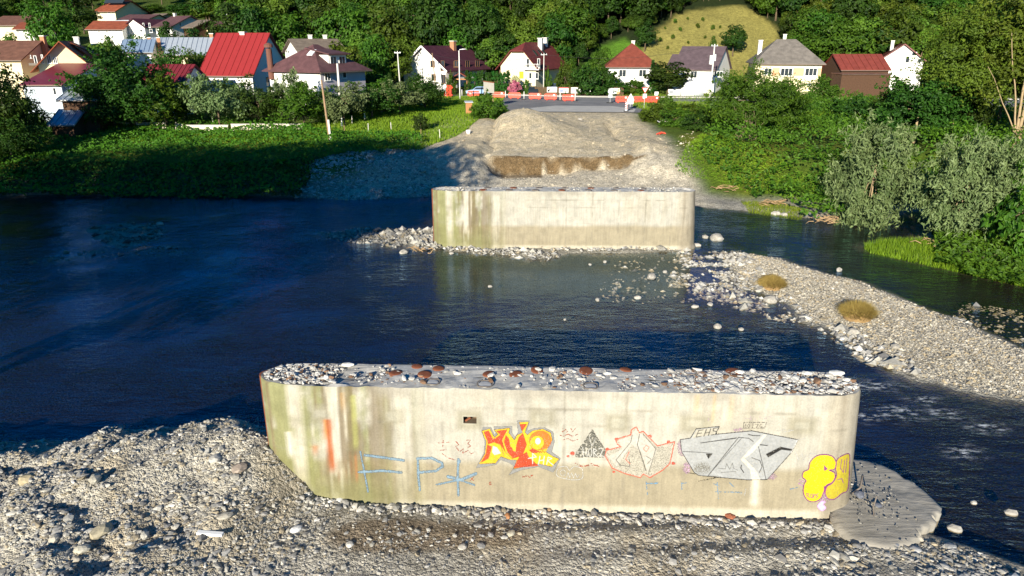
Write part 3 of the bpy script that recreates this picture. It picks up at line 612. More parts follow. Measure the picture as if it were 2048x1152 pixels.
pa, sa_ = top_rubble(1700, -.6, NL, .026); pb, sb = top_rubble(900, -1.45, .8, .032, .4); pc, sc_ = top_rubble(2400, NL - 4.2, NL + .95, .030, .5)
pd, sd_ = top_rubble(260, .5, NL - .3, .065, .25); pts = np.concatenate([pa, pb, pc, pd]); sz = np.concatenate([sa_, sb, sc_, sd_]); c = np.array((.46, .445, .415)) * rng.uniform(.78, 1.35, (len(pts), 1)); bm_ = rng.uniform(0, 1, len(pts)) < .14; c[bm_] = np.array((.22, .13, .08)) * rng.uniform(.6, 1.4, (bm_.sum(), 1))
o = link('top_rubble', scatter('top_rubble', pts, sz, c), M_ROCK, near_pier); o['kind'] = 'stuff'
for u, v, r in [(697, 727, .14), (1535, 745, .0), (1672, 745, .17), (1695, 758, .10), (1475, 735, .11), (915, 745, .09), (1215, 745, .09), (1700, 772, .07), (558, 735, .07), (1690, 765, .08), (1615, 745, .11)]:
    if r:
        s_, t_ = top_s(u, v); pv, pf = BOUL[int(u) % 5]; q = pv * np.array((r * 1.3, r * .8, r * .6)); o = link('loose_block', npmesh('loose_block', q, pf, False, np.tile((.70, .68, .62), (len(q), 1))), M_ROCK, near_pier); o.location = (s_, min(t_, 1.35), PH + r * .3)
for i in range(14):
    b = MB(); disc(b, 0, 0, 0, .25, .05, 12); o = b.out('bearing_disc', M_DK if i % 3 else M_RUST, far_pier, True); o.location = (1.9 + (i // 2) * 1.72 + .25 * (i % 2), .42 + .7 * (i % 2), PH)
n = 1100; s_ = rng.uniform(-1.2, FL + .8, n); t_ = rng.uniform(.1, 1.45, n); kp = (s_ > 0) & (s_ < FL) & (rng.uniform(0, 1, n) < sm(.4, .6, fbm(s_, t_ * 2, 141))) | (s_ < .6) & (np.hypot(np.minimum(s_, 0) / 1.5, (t_ - .775) / .775) < .95)
sz = np.clip(np.exp(rng.normal(math.log(.035), .4, n)), .02, .1)[kp]; pts = np.stack([s_, t_, np.full(n, PH + .01)], 1)[kp]
o = link('top_rubble', scatter('top_rubble', pts, sz, np.clip(stonecol(len(pts)) * 1.35, 0, .8), OCTA), M_ROCK, far_pier); o['kind'] = 'stuff'

# ------------------------------------------------------------------ graffiti: paint layers lying on the near pier's face
Mw = Matrix.Translation((NO[0], NO[1], 0)) @ Matrix.Rotation(NA, 4, 'Z'); Mi = Mw.inverted()
BV = BVHTree.FromPolygons([v.co[:] for v in near_me.vertices], [p.vertices[:] for p in near_me.polygons])
t = NT('spray_paint'); v = t.obj(); n = t.noise(16, 5, v); col = t.mix(1.0, t.attr(), t.ramp(n, [(.3, .82), (.7, 1.1)]), 'MULTIPLY'); M_SPRAY = t.fin(col, .6, .3)
def Z1(p): return [(500 + x / 3.389, 700 + y / 3.389) for x, y in p]
def Z2(p): return [(900 + x / 3.389, 700 + y / 3.389) for x, y in p]
def Z3(p): return [(1300 + x / 3.389, 700 + y / 3.389) for x, y in p]
def curve(pts, n=6, closed=True):              # smooth closed outline through points
    q = np.array(pts, float); m = len(q); out = []
    for i in range(m if closed else m - 1):
        g = lambda k: q[(i + k) % m] if closed else q[min(max(i + k, 0), m - 1)]
        p0, p1, p2, p3 = g(-1), g(0), g(1), g(2)
        for k in range(n):
            s = k / n; out.append(tuple(.5 * ((2 * p1) + (-p0 + p2) * s + (2 * p0 - 5 * p1 + 4 * p2 - p3) * s * s + (-p0 + 3 * p1 - 3 * p2 + p3) * s ** 3)))
    if not closed: out.append(tuple(q[-1]))
    return out
def graffito(name, layers, label, wear=.06, step=.8, seed=0):
    """layers: (kind, colour, data[, width, softness]) in order; everything painted becomes one thin sheet on the concrete"""
    al = [p for l in layers for p in l[2]]; u0 = min(p[0] for p in al) - 5; u1 = max(p[0] for p in al) + 5; v0 = min(p[1] for p in al) - 5; v1 = max(p[1] for p in al) + 5
    us = np.arange(u0, u1, step); vs = np.arange(v0, v1, step); U, Vv = np.meshgrid(us, vs); cov = np.zeros(U.shape); C = np.zeros(U.shape + (3,))
    ns = fbm(U / 3, Vv / 3, 200 + seed); nb = fbm(U / 14, Vv / 14, 230 + seed)
    for l in layers:
        kind, c, pts = l[:3]; wd = l[3] if len(l) > 3 else 1.5; soft = l[4] if len(l) > 4 else .5; dn = l[5] if len(l) > 5 else 1.0
        if kind == 'fill': a = sm(-soft, soft, sdf(U, Vv, pts))
        else: a = 1 - sm(wd / 2 - soft, wd / 2 + soft, segd(U, Vv, pts, kind == 'loop') + .4 * (ns - .5))
        a = np.where(rng.uniform(0, 1, a.shape) < dn, a, 0) if dn < 1 else a
        C = C * (1 - a[..., None]) + a[..., None] * np.array(c); cov = np.maximum(cov, a)
    C = C * (.70 + .22 * nb[..., None])
    cc = cov[:-1, :-1] + cov[1:, :-1] + cov[:-1, 1:] + cov[1:, 1:]; keep = (cc > 1.6) & (ns[:-1, :-1] > wear * 3.6) & (rng.uniform(0, 1, cc.shape) > wear)
    ny, nx_ = U.shape; idx = np.arange(ny * nx_).reshape(ny, nx_); f = np.stack([idx[:-1, :-1], idx[1:, :-1], idx[1:, 1:], idx[:-1, 1:]], -1)[keep]
    used = np.unique(f); o3 = Mi @ Vector((0, 0, CAMH)); R3 = Mi.to_3x3(); ok = {}; vv = []
    Uf, Vf = U.ravel(), Vv.ravel()
    for i in used:
        d = R3 @ Vector(ray(Uf[i], Vf[i])); h = BV.ray_cast(o3, d)
        if h[0] is not None: ok[i] = len(vv); vv.append(tuple(h[0] - d.normalized() * .007 + h[1] * .002))
    ff = [[ok[i] for i in q] for q in f if all(i in ok for i in q)]
    if not ff: return
    o = link(name, npmesh(name, vv, ff, False, C.reshape(-1, 3)[list(ok.keys())]), M_SPRAY, near_pier, label=label)
    if name in ('graffiti_scribble', 'graffiti_stencil'): o['kind'] = 'stuff'      # fine marks, too small to pick apart
RED, ORG, YEL, BLK, WHT, SIL, BLU, PUR, PNK = (.55, .055, .015), (.60, .18, .02), (.66, .41, .015), (.015, .015, .015), (.62, .62, .60), (.345, .355, .36), (.20, .30, .39), (.22, .03, .20), (.50, .35, .44)
ell = lambda x, y, a, b, n=26: [(x + a * math.cos(2 * math.pi * k / n), y + b * math.sin(2 * math.pi * k / n)) for k in range(n)]
word = [(215, 548), (270, 533), (300, 592), (324, 572), (298, 540), (408, 528), (398, 560), (436, 610), (455, 575), (492, 560), (468, 490), (534, 486), (508, 556), (524, 575), (562, 546), (630, 535), (682, 560), (694, 610), (665, 660), (650, 690), (700, 722), (740, 738), (690, 792), (600, 770), (430, 806), (452, 748), (400, 742), (345, 722), (308, 768), (196, 772), (238, 700), (246, 622)]
graffito('graffiti_lettering', [
    ('fill', (.24, .24, .235), Z2([(215, 545), (225, 520), (275, 520), (300, 575), (312, 560), (295, 520), (420, 515), (420, 560), (440, 590), (460, 560), (455, 478), (540, 478), (520, 550), (570, 530), (640, 525), (700, 555), (708, 625), (690, 690), (750, 735), (700, 830), (600, 790), (480, 815), (395, 850), (440, 790), (400, 765), (345, 745), (310, 778), (175, 800), (230, 700), (235, 620)])),
    ('fill', YEL, Z2(word)),
    ('fill', RED, Z2([(228, 555), (262, 545), (292, 604), (318, 590), (340, 575), (312, 548), (390, 538), (352, 612), (372, 690), (342, 640), (300, 625), (258, 640), (250, 610)])),
    ('fill', RED, Z2([(252, 640), (285, 655), (262, 735), (205, 768), (242, 705)])), ('fill', (.62, .60, .52), Z2([(292, 650), (318, 660), (345, 700), (300, 712), (285, 690)])),
    ('fill', RED, Z2([(378, 575), (400, 600), (410, 655), (440, 672), (466, 590), (495, 562), (520, 640), (490, 715), (428, 735), (390, 695), (366, 625)])), ('fill', YEL, Z2([(418, 600), (440, 625), (452, 600), (445, 690), (425, 680)])),
    ('fill', RED, Z2([(472, 502), (522, 500), (490, 552)])), ('fill', RED, Z2([(470, 720), (520, 690), (535, 725), (600, 785), (430, 800), (455, 750)])),
    ('fill', (.72, .16, .02), Z2(ell(612, 612, 76, 66))), ('fill', YEL, Z2(ell(590, 628, 48, 48))), ('fill', WHT, Z2(ell(596, 618, 18, 22))), ('fill', RED, Z2([(560, 665), (610, 690), (560, 700), (535, 680)])),
    ('loop', BLK, Z2(word), 1.1, .4, .75), ('line', BLK, Z2([(350, 610), (375, 690), (420, 735), (490, 715), (520, 640)]), .9, .4, .8), ('line', BLK, Z2([(300, 625), (345, 645), (365, 720)]), .9, .4, .8), ('loop', BLK, Z2(ell(590, 628, 48, 48)), .8, .4, .7),
    ('line', (.25, .05, .02), Z2([(560, 680), (585, 678), (560, 697), (590, 697), (600, 682), (606, 697), (612, 684), (620, 697), (628, 680), (640, 697), (645, 684)]), 1.0, .4),
    ('line', WHT, Z2([(530, 735), (585, 725), (560, 700), (560, 770)]), 1.5), ('line', WHT, Z2([(600, 775), (610, 720), (605, 750), (635, 745), (640, 720), (632, 775)]), 1.5), ('line', WHT, Z2([(655, 775), (665, 725), (690, 735), (662, 750), (700, 780)]), 1.4), ('line', (.25, .05, .02), Z2([(455, 745), (460, 770), (475, 745), (490, 770), (500, 745), (515, 770)]), 1.0)],
    'red and yellow spray-painted lettering on the pier face', .035)
graffito('graffiti_tag', [('loop', WHT, Z2(curve([(720, 830), (740, 795), (790, 790), (810, 815), (840, 790), (890, 800), (900, 830), (895, 870), (840, 880), (770, 870), (730, 855)])), 1.2, .5), ('loop', WHT, Z2(ell(765, 832, 18, 20)), 1.0), ('line', WHT, Z2([(790, 870), (800, 830), (812, 865), (825, 832), (838, 868), (850, 835), (862, 865), (878, 840)]), 1.1)], 'white bubbly line tag below the red and yellow lettering', .08, seed=2)
graffito('graffiti_triangle', [('fill', (.13, .13, .11), Z2([(965, 535), (1056, 680), (1044, 730), (850, 728), (850, 702)]), 1, 1.2, .72), ('line', WHT, Z2([(900, 660), (905, 722), (902, 692), (925, 692), (922, 660), (930, 722)]), 1.3), ('loop', WHT, Z2(ell(950, 695, 12, 26)), 1.2), ('line', WHT, Z2([(975, 722), (972, 668), (995, 680), (975, 696), (1000, 722)]), 1.3), ('line', WHT, Z2([(1010, 668), (1040, 668), (1015, 720), (1045, 720)]), 1.3), ('line', WHT, Z2([(945, 590), (960, 650)]), .9), ('line', WHT, Z2([(985, 600), (965, 650)]), .9), ('line', WHT, Z2([(845, 690), (900, 690)]), .8)], 'dark triangle with white letters on the pier face', .10, seed=3)
ta = [(1125, 605), (1225, 575), (1230, 540), (1262, 522), (1283, 560), (1310, 552), (1405, 650), (1522, 622), (1490, 770), (1440, 815), (1355, 865), (1310, 840), (1290, 865), (1180, 835), (1100, 800), (1050, 715), (1060, 680), (1160, 655), (1130, 635)]
graffito('graffiti_lettering', [('fill', (.42, .395, .33), Z2(ta), 1, 1, .9), ('fill', (.47, .45, .40), Z2([(1140, 610), (1230, 585), (1240, 560), (1262, 530), (1280, 565), (1300, 570), (1400, 680), (1340, 830), (1290, 680), (1230, 640), (1130, 790), (1070, 720), (1170, 670)]), 1, 1), ('loop', (.66, .10, .05), Z2(ta), 1.9, .8, .85),
    ('line', BLK, Z2([(1235, 575), (1225, 625), (1125, 745), (1155, 780), (1220, 790), (1215, 740)]), 1.1), ('line', BLK, Z2([(1285, 570), (1270, 640), (1330, 820)]), 1.2), ('line', BLK, Z2([(1310, 570), (1395, 670), (1345, 840)]), 1.0), ('loop', (.60, .12, .06), Z2([(1310, 670), (1330, 645), (1350, 660), (1330, 690)]), 1.1), ('line', BLK, Z2([(1330, 720), (1365, 740), (1340, 770)]), .9), ('line', (.62, .10, .05), Z2([(1215, 690), (1190, 740), (1220, 770)]), 1.2)] +
    [('fill', (.66, .10, .06), Z2(ell(x, y, r, r * .8, 10)), 1, 1.2, .8) for x, y, r in [(1130, 605, 14), (1065, 672, 12), (1355, 585, 14), (1480, 622, 12), (1515, 768, 14), (830, 700, 16), (800, 720, 10), (1110, 825, 10)]], 'pale letters with a red outline on the pier face', .06, seed=4)
eh = [(205, 608), (275, 597), (312, 535), (470, 518), (442, 572), (690, 548), (1003, 608), (960, 692), (795, 877), (660, 880), (330, 850), (300, 830), (215, 690)]
graffito('graffiti_lettering', [('fill', PNK, Z3(ell(225, 660, 45, 60)), 1, 5, .5), ('fill', PNK, Z3(ell(250, 800, 30, 40)), 1, 5, .6), ('fill', PNK, Z3(ell(820, 855, 40, 25)), 1, 4, .5), ('fill', PNK, Z3(ell(600, 540, 40, 15)), 1, 4, .5), ('fill', SIL, Z3(eh)), ('fill', (.42, .395, .33), Z3([(285, 597), (315, 540), (465, 524), (440, 570)])), ('loop', BLK, Z3(eh), 1.2, .45),
    ('line', BLK, Z3([(330, 545), (312, 590), (345, 585)]), 1.3), ('line', BLK, Z3([(318, 568), (350, 562)]), 1.3), ('line', BLK, Z3([(335, 545), (360, 541)]), 1.3), ('line', BLK, Z3([(382, 538), (365, 584)]), 1.5), ('line', BLK, Z3([(412, 534), (395, 580)]), 1.5), ('line', BLK, Z3([(374, 562), (402, 558)]), 1.3), ('line', BLK, Z3([(460, 526), (430, 532), (428, 548), (452, 552), (448, 570), (415, 576)]), 1.4),
    ('fill', BLK, Z3([(340, 628), (590, 592), (585, 600), (345, 632)])), ('line', BLK, Z3([(600, 592), (395, 850)]), 1.4), ('line', BLK, Z3([(625, 592), (420, 820)]), .9), ('line', BLK, Z3([(600, 592), (670, 598), (700, 620)]), 1.3), ('line', BLK, Z3([(668, 572), (700, 580), (745, 580)]), 1.6), ('line', BLK, Z3([(220, 688), (320, 692), (420, 700)]), 1.0), ('fill', BLK, Z3([(378, 702), (425, 702), (395, 738)])), ('line', BLK, Z3([(735, 655), (765, 780), (785, 875)]), 1.2), ('fill', BLK, Z3([(785, 705), (885, 655), (968, 672), (965, 684), (890, 676), (800, 728)])), ('fill', BLK, Z3([(745, 638), (800, 645), (795, 650), (745, 645)])), ('line', BLK, Z3([(620, 780), (615, 800), (635, 830)]), 1.8), ('line', BLK, Z3([(690, 730), (745, 750), (760, 790), (740, 830)]), 1.4),
    ('line', (.08, .08, .07), Z3([(460, 800), (510, 805), (520, 770), (540, 810), (560, 765), (565, 800), (595, 815)]), .9), ('line', (.08, .08, .07), Z3([(480, 830), (580, 822)]), .8),
    ('fill', (.60, .57, .48), Z3([(770, 575), (790, 575), (700, 690), (640, 735), (720, 820), (745, 878), (690, 878), (680, 810), (615, 742), (690, 660)]), 1, 1.2), ('fill', (.10, .09, .06), Z3(ell(352, 800, 60, 36)), 1, 5, .5), ('line', (.08, .07, .05), Z3([(330, 888), (480, 860), (400, 855)]), 1.6, 1, .7), ('line', (.08, .07, .05), Z3([(250, 830), (310, 840)]), 1.6, 1, .7), ('line', WHT, Z3([(955, 700), (1000, 610), (1050, 600)]), 1.6, .8, .7)],
    'silver angular lettering outlined in black on the pier face', .03, seed=5)
f1 = curve([(1075, 808), (1085, 760), (1130, 718), (1190, 709), (1240, 725), (1262, 768), (1250, 806), (1215, 815), (1250, 832), (1252, 870), (1230, 900), (1195, 918), (1178, 960), (1155, 1008), (1110, 1028), (1065, 1015), (1040, 965), (1045, 910), (1058, 885), (1033, 860), (1042, 825)])
f2 = curve([(1268, 745), (1300, 718), (1350, 706), (1352, 780), (1348, 870), (1338, 950), (1300, 972), (1250, 1010), (1205, 1005), (1188, 970), (1200, 925), (1238, 900), (1264, 850), (1258, 800)])
graffito('graffiti_lettering', [('fill', PNK, Z3(ell(1185, 985, 70, 45)), 1, 6, .45), ('fill', (.46, .38, .03), Z3(f2)), ('fill', (.64, .50, .008), Z3(f1)), ('loop', PUR, Z3(f2), 1.6), ('loop', PUR, Z3(f1), 1.7), ('fill', PUR, Z3([(1180, 780), (1205, 808), (1180, 818)])), ('fill', PUR, Z3([(1178, 925), (1196, 920), (1182, 985)])),
    ('line', PUR, Z3([(1300, 740), (1290, 800), (1310, 830), (1320, 745)]), 1.3), ('line', PUR, Z3([(1335, 735), (1325, 830)]), 1.3), ('line', PUR, Z3([(1270, 880), (1300, 870), (1310, 900)]), 1.3), ('line', PUR, Z3([(1065, 1000), (1060, 970), (1078, 975), (1068, 985), (1085, 1003)]), 1.1), ('loop', PUR, Z3(ell(1095, 988, 8, 12, 12)), 1.1), ('line', PUR, Z3([(1105, 1005), (1110, 975), (1122, 980), (1110, 992)]), 1.1), ('line', PUR, Z3([(1140, 972), (1125, 985), (1138, 992), (1122, 1005)]), 1.1),
    ('fill', (.55, .45, .56), Z3(curve([(1135, 1060), (1160, 1025), (1190, 1030), (1175, 1045), (1192, 1070), (1165, 1090)]))), ('loop', (.55, .30, .60), Z3(curve([(1135, 1060), (1160, 1025), (1190, 1030), (1175, 1045), (1192, 1070), (1165, 1090)])), 1.6, .8), ('line', (.60, .35, .55), Z3([(1010, 880), (1040, 890), (1005, 905), (1035, 920)]), 1.2, .6)],
    'yellow bubble letters with purple outline at the right end of the pier', .025, seed=6)
B = lambda p, w=5: ('line', BLU, Z1(p), w, 2.2, .9)
graffito('graffiti_lettering', [B([(775, 712), (880, 725), (1040, 748)]), B([(738, 828), (900, 818), (1025, 830)]), B([(748, 690), (770, 800), (800, 960)], 3.5), B([(1138, 735), (1140, 840), (1150, 950)], 4.5), B([(1135, 735), (1230, 732), (1300, 765), (1305, 790), (1260, 820), (1140, 830)]), B([(1412, 740), (1408, 860), (1412, 985)], 4.5), B([(1340, 858), (1430, 880), (1530, 838)], 6), B([(1265, 912), (1420, 880), (1520, 915)], 3.5), ('fill', BLU, Z1(ell(1415, 755, 14, 14, 10)), 1, 1.5, .8)], 'large pale blue sprayed letters F and P low on the pier', .05, seed=7)
sc = (.48, .09, .045)
graffito('graffiti_scribble', [('line', sc, Z1(p), 1.1, .5, .75) for p in [[(1275, 630), (1350, 625)], [(1310, 605), (1305, 660)], [(1395, 620), (1415, 640), (1395, 655), (1420, 690), (1450, 665), (1440, 700), (1480, 680), (1500, 705), (1525, 690)], [(1465, 612), (1495, 610), (1475, 635), (1498, 650), (1470, 665)], [(1290, 680), (1330, 675)], [(1300, 700), (1340, 730), (1390, 745)], [(1490, 860), (1515, 885)], [(1515, 860), (1490, 890)], [(1625, 895), (1620, 910), (1635, 915), (1630, 890)]]] +
    [('line', sc, Z2(p), 1.0, .5, .7) for p in [[(765, 530), (760, 560), (785, 535), (790, 558), (820, 532), (830, 556), (850, 530)], [(740, 575), (770, 585), (800, 570), (830, 585), (870, 570)], [(765, 610), (800, 600), (830, 618), (870, 605)], [(485, 840), (500, 865), (520, 845), (540, 865), (565, 845)], [(490, 862), (560, 848)], [(845, 765), (900, 790), (960, 770), (1010, 790)], [(870, 790), (1000, 780)]]], 'thin red scribbles across the pier face', .05, seed=8)
graffito('graffiti_scribble', [('line', (.16, .34, .55), p, 1.6, .9, .7) for p in [Z2([(1330, 890), (1338, 985)]), Z2([(1330, 905), (1410, 900)]), Z2([(1570, 900), (1572, 950)]), Z2([(1570, 905), (1600, 900)]), Z3([(455, 900), (465, 1010)]), Z3([(445, 960), (620, 965)]), Z3([(430, 905), (470, 925)]), Z3([(540, 900), (570, 930)]), Z3([(945, 945), (1010, 928)]), Z3([(0, 905), (50, 905)])]] + [('line', WHT, p, 1.3, .7, .75) for p in [Z3([(985, 690), (1005, 745), (1030, 700), (1040, 750), (1060, 705)]), Z3([(1070, 760), (1085, 700), (1130, 705)]), Z3([(860, 550), (930, 535), (970, 545), (900, 556)]), Z3([(650, 940), (640, 985)]), Z3([(680, 930), (680, 990)]), Z3([(610, 975), (645, 972)])]], 'faint blue and white marks at the foot of the pier face', .06, seed=9)
graffito('graffiti_stencil', [('loop', (.22, .20, .17), Z3([(635, 490), (790, 490), (775, 530), (635, 530)]), 1.0, .4, .8), ('line', (.22, .20, .17), Z3([(650, 500), (650, 525)]), .9), ('loop', (.22, .20, .17), Z3(ell(668, 514, 8, 10, 10)), .8), ('line', (.22, .20, .17), Z3([(700, 492), (695, 530)]), .9), ('line', (.22, .20, .17), Z3([(712, 503), (735, 503), (720, 526)]), .9), ('loop', (.22, .20, .17), Z3(ell(752, 514, 8, 10, 10)), .8)] + [('line', (.66, .50, .60), Z3(p), 1.2, .8, .6) for p in [[(400, 440), (395, 480)], [(470, 440), (480, 480)], [(680, 445), (685, 475), (700, 450), (720, 475)], [(740, 450), (760, 470), (820, 450)], [(640, 465), (680, 465)]]], 'small boxed stencil marks on the upper right pier face', .05, seed=10)

# silt-covered slab at the right end of the near pier
SL = [(1660, 1020), (1668, 925), (1692, 912), (1720, 914), (1748, 919), (1785, 934), (1808, 950), (1826, 957), (1838, 968), (1862, 988), (1884, 1010), (1880, 1022), (1868, 1030), (1876, 1044), (1852, 1056), (1838, 1066), (1846, 1074), (1800, 1090), (1740, 1092), (1690, 1070)]
sw = curve([tuple(P(u, v, .32)[:2]) for u, v in SL], 5); sw = [(x + .03 * (vn(i * .7, 0., 3) - .5), y + .16 * (vn(i * .9, 4., 3) - .5)) for i, (x, y) in enumerate(sw)]
cx, cy = np.mean([p[0] for p in sw]), np.mean([p[1] for p in sw]); q = np.array(sw); V = []
qs = np.array(curve([tuple(P(u, v, .32)[:2]) for u, v in SL], 5)); qs = (np.roll(qs, 3, 0) + np.roll(qs, -3, 0) + qs + np.roll(qs, 6, 0) + np.roll(qs, -6, 0)) / 5
for r in range(15): k = 1 - r / 14; pp = np.array((cx, cy)) + ((q if r == 0 else qs * min(1, r / 4) + q * (1 - min(1, r / 4))) - (cx, cy)) * k; V.append(np.concatenate([pp, (.28 + .07 * (fbm(pp[:, 0] * 1.1, pp[:, 1] * 1.1, 301) - .5) - .06 * (r == 0))[:, None]], 1))
low = np.concatenate([np.array((cx, cy)) + (q - (cx, cy)) * .95, np.full((len(q), 1), -.4)], 1); V = [low] + V; V = np.stack(V); m, n = V.shape[:2]
idx = np.arange(m * n).reshape(m, n); nx = np.roll(idx, -1, 1); f = np.stack([idx[:-1], nx[:-1], nx[1:], idx[1:]], -1).reshape(-1, 4)
slab = link('silt_slab', npmesh('silt_slab', V.reshape(-1, 3), f, True), None); t = NT('silt'); v = t.obj(); mp = t.n('Mapping', {'Vector': v, 'Scale': (1.5, 5, 1)}); n1 = t.noise(1.3, 6, mp.outputs[0]); n2 = t.noise(30, 3, v)
t.bump(t.math('ADD', n1, t.math('MULTIPLY', n2, .2)), .6, .05); slab.data.materials.append(t.fin(t.ramp(n1, [(.3, (.24, .225, .195)), (.7, (.36, .335, .29))]), .9, .2)); tag(slab, 'flat grey silt-covered slab at the right end of the graffitied pier', 'slab')
n = 260; xy = np.stack([rng.normal(P(1715, 990, .3)[0], .55, n), rng.normal(P(1715, 990, .3)[1], .9, n)], 1); sz = rng.uniform(.012, .04, n); kp = inside(xy[:, 0], xy[:, 1], sw); xy, sz = xy[kp], sz[kp]
tag(link('gravel', scatter('gravel', np.concatenate([xy, np.full((len(xy), 1), .335)], 1), sz, stonecol(len(xy), .2, .2)), M_ROCK), 'sparse pebbles lying on the grey silt slab', 'pebbles', kind='stuff')
def rod(pts, r, m_, name, label, cat): o = MB().tube(pts, r, 6).out(name, m_, smooth=True); return tag(o, label, cat)
g = P(1748, 1030, .33); rod([(g[0], g[1], .3), (g[0] - .03, g[1] + .05, .55), (g[0] - .02, g[1] + .02, .95)], .018, M_DK, 'steel_rod', 'dark bent steel rod standing upright on the silt slab', 'rod')
g = P(1705, 988, .33); rod([(g[0], g[1], .34), (g[0] + .25, g[1] + .08, .50), (g[0] + .38, g[1] + .32, .75)], .03, M_DK, 'steel_rod', 'dark steel rod with a lump leaning on the silt slab', 'rod')
boulder(1718, 990, 12, 'dark blue-grey lump on the silt slab by the leaning rod', None, .34, (.12, .13, .16), flat=.7); boulder(1756, 1012, 7, 'small dark lump behind the upright rod on silt slab', None, .34, (.10, .11, .14))
g0 = P(395, 1066, .9); g1 = P(446, 1070, .9); zz = max(gz(g0[0], g0[1]), gz(g1[0], g1[1])) + .06; o = MB().bar((g0[0], g0[1], zz), (g1[0], g1[1], zz), .12, .07).out('white_batten', paint('white_plaster', (.80, .80, .79), .7, .1)); tag(o, 'white plaster batten lying on the left gravel heap', 'batten')
g = P(520, 850, 1.0); rod([(g[0] - .9, g[1], .75), (g[0] - .5, g[1] + .2, .82), (g[0] - .2, g[1] + .1, 1.05), (g[0], g[1] - .1, 1.35), (g[0] + .02, g[1] - .2, 1.0)], .012, paint('pale_cable', (.6, .6, .58), .6), 'loose_wire', 'loose pale wire curling up from gravel by the pier nose', 'wire')

# ------------------------------------------------------------------ road, pavement, kerb
def sheet(name, poly, z, m_, label, th=.0, cut=1.0):
    me = bpy.data.meshes.new(name); me.from_pydata([(x, y, z) for x, y in poly], [], [tuple(range(len(poly)))]); me.validate()
    return link(name, me, m_, kind='structure', label=label)
t = NT('asphalt'); v = t.obj(); n = t.noise(.35, 5, v); nf = t.noise(9, 4, v); col = t.mix(1.0, t.ramp(n, [(.3, (.16, .16, .165)), (.7, (.25, .245, .235))]), t.ramp(nf, [(.3, .85), (.7, 1.12)]), 'MULTIPLY'); t.bump(nf, .3, .02); M_ASPH = t.fin(col, .9, .2)
M_KERB = paint('kerb_concrete', (.48, .46, .42), .85, .2, 2); M_PAVE = paint('pavement', (.42, .38, .31), .9, .2, 1.5); M_LINE = paint('road_paint', (.78, .78, .75), .7, .12, 3)
RZ = 4.06
NE = [(-120, 142), (-30, 128), (-13, 121.5), (-7, 114), (-3.5, 104), (-1.5, 100.5), (3, 98.2), (17.3, 97.2), (18.6, 103), (22, 108.5), (28, 110.5), (60, 108), (220, 96)]
FE = [(220, 110), (60, 121.5), (22, 124.6), (14, 125.2), (9, 126.6), (0, 130.0), (-8, 132.5), (-30, 138), (-120, 152)]
sheet('road', NE + FE, RZ, M_ASPH, 'grey asphalt road crossing behind the demolished bridge')
sheet('road_patch', [(3.4, 98.8), (16.6, 97.8), (17.6, 102.5), (15, 107.5), (6.5, 108.2), (2.6, 104)], RZ + .006, paint('dusty_asphalt', (.46, .44, .40), .9, .25, .8), 'dusty pale end of the approach road')
def strip(pts, w0, w1, z0, z1, name, m_, label):
    b = MB(); p = [Vector((x, y, 0)) for x, y in pts]
    for i in range(len(p) - 1):
        d = (p[i + 1] - p[i]).normalized(); nn = Vector((d.y, -d.x, 0))
        n0 = nn if i == 0 else ((p[i] - p[i - 1]).normalized() + d).normalized(); n0 = n0 if i == 0 else Vector((n0.y, -n0.x, 0)); n1 = nn if i == len(p) - 2 else (lambda q: Vector((q.y, -q.x, 0)))(((p[i + 2] - p[i + 1]).normalized() + d).normalized())
        b.hexa([p[i] + n0 * w0 + Vector((0, 0, z0)), p[i + 1] + n1 * w0 + Vector((0, 0, z0)), p[i + 1] + n1 * w1 + Vector((0, 0, z0)), p[i] + n0 * w1 + Vector((0, 0, z0)), p[i] + n0 * w0 + Vector((0, 0, z1)), p[i + 1] + n1 * w0 + Vector((0, 0, z1)), p[i + 1] + n1 * w1 + Vector((0, 0, z1)), p[i] + n0 * w1 + Vector((0, 0, z1))])
    return tag(b.out(name, m_), label, kind='structure')
strip(FE, .02, .30, 3.8, RZ + .13, 'kerb', M_KERB, 'pale concrete kerb along the far side of the road')
strip(FE, .31, 2.3, 3.8, RZ + .12, 'pavement', M_PAVE, 'beige pavement on the far side of the road')
for k in range(10):
    x = 24 + k * 8.0; y = 117.2 - .115 * (x - 22); s_ = MB(); s_.bar((x, y, RZ + .006), (x + 3.5, y - .40, RZ + .006), .14, .008); tag(s_.out('road_marking', M_LINE), 'white dash of the road centre line', kind='structure')
strip([(220, 96.5), (60, 108.6), (28, 111.1)], 0, .14, RZ + .002, RZ + .010, 'road_marking', M_LINE, 'white edge line of the road')

# ------------------------------------------------------------------ houses
def tilemat(name, c, rows=.33, cols=.25, axis='z'):
    if name in _mc: return _mc[name]
    t = NT(name); v = t.obj(); n = t.noise(1.2, 5, v); n2 = t.noise(11, 3, v)
    wv = t.n('TexWave', {'Vector': v, 'Scale': 1.0 / rows * .5, 'Distortion': .6, 'Detail': 1.0}, wave_type='BANDS', bands_direction='Z', wave_profile='SAW')
    w2 = t.n('TexWave', {'Vector': v, 'Scale': 1.0 / cols * .5, 'Distortion': .3}, wave_type='BANDS', bands_direction='DIAGONAL' if axis == 'd' else 'X')
    col = t.mix(1.0, c, t.ramp(n, [(.3, .72), (.7, 1.18)]), 'MULTIPLY'); col = t.mix(1.0, col, t.ramp(n2, [(.3, .8), (.7, 1.12)]), 'MULTIPLY')
    t.bump(t.math('ADD', wv.outputs['Fac'], t.math('MULTIPLY', w2.outputs['Fac'], .5)), .5, .05)
    _mc[name] = t.fin(col, .75, .25); return _mc[name]
M_GLASS = NT('window_glass').fin((.03, .04, .05), .08, .6)
M_FRAME = paint('window_frame_white', (.78, .78, .76), .5, .06, 2, bump=.05)
M_FRAMEB = paint('window_frame_brown', (.16, .085, .045), .6, .2, 4)
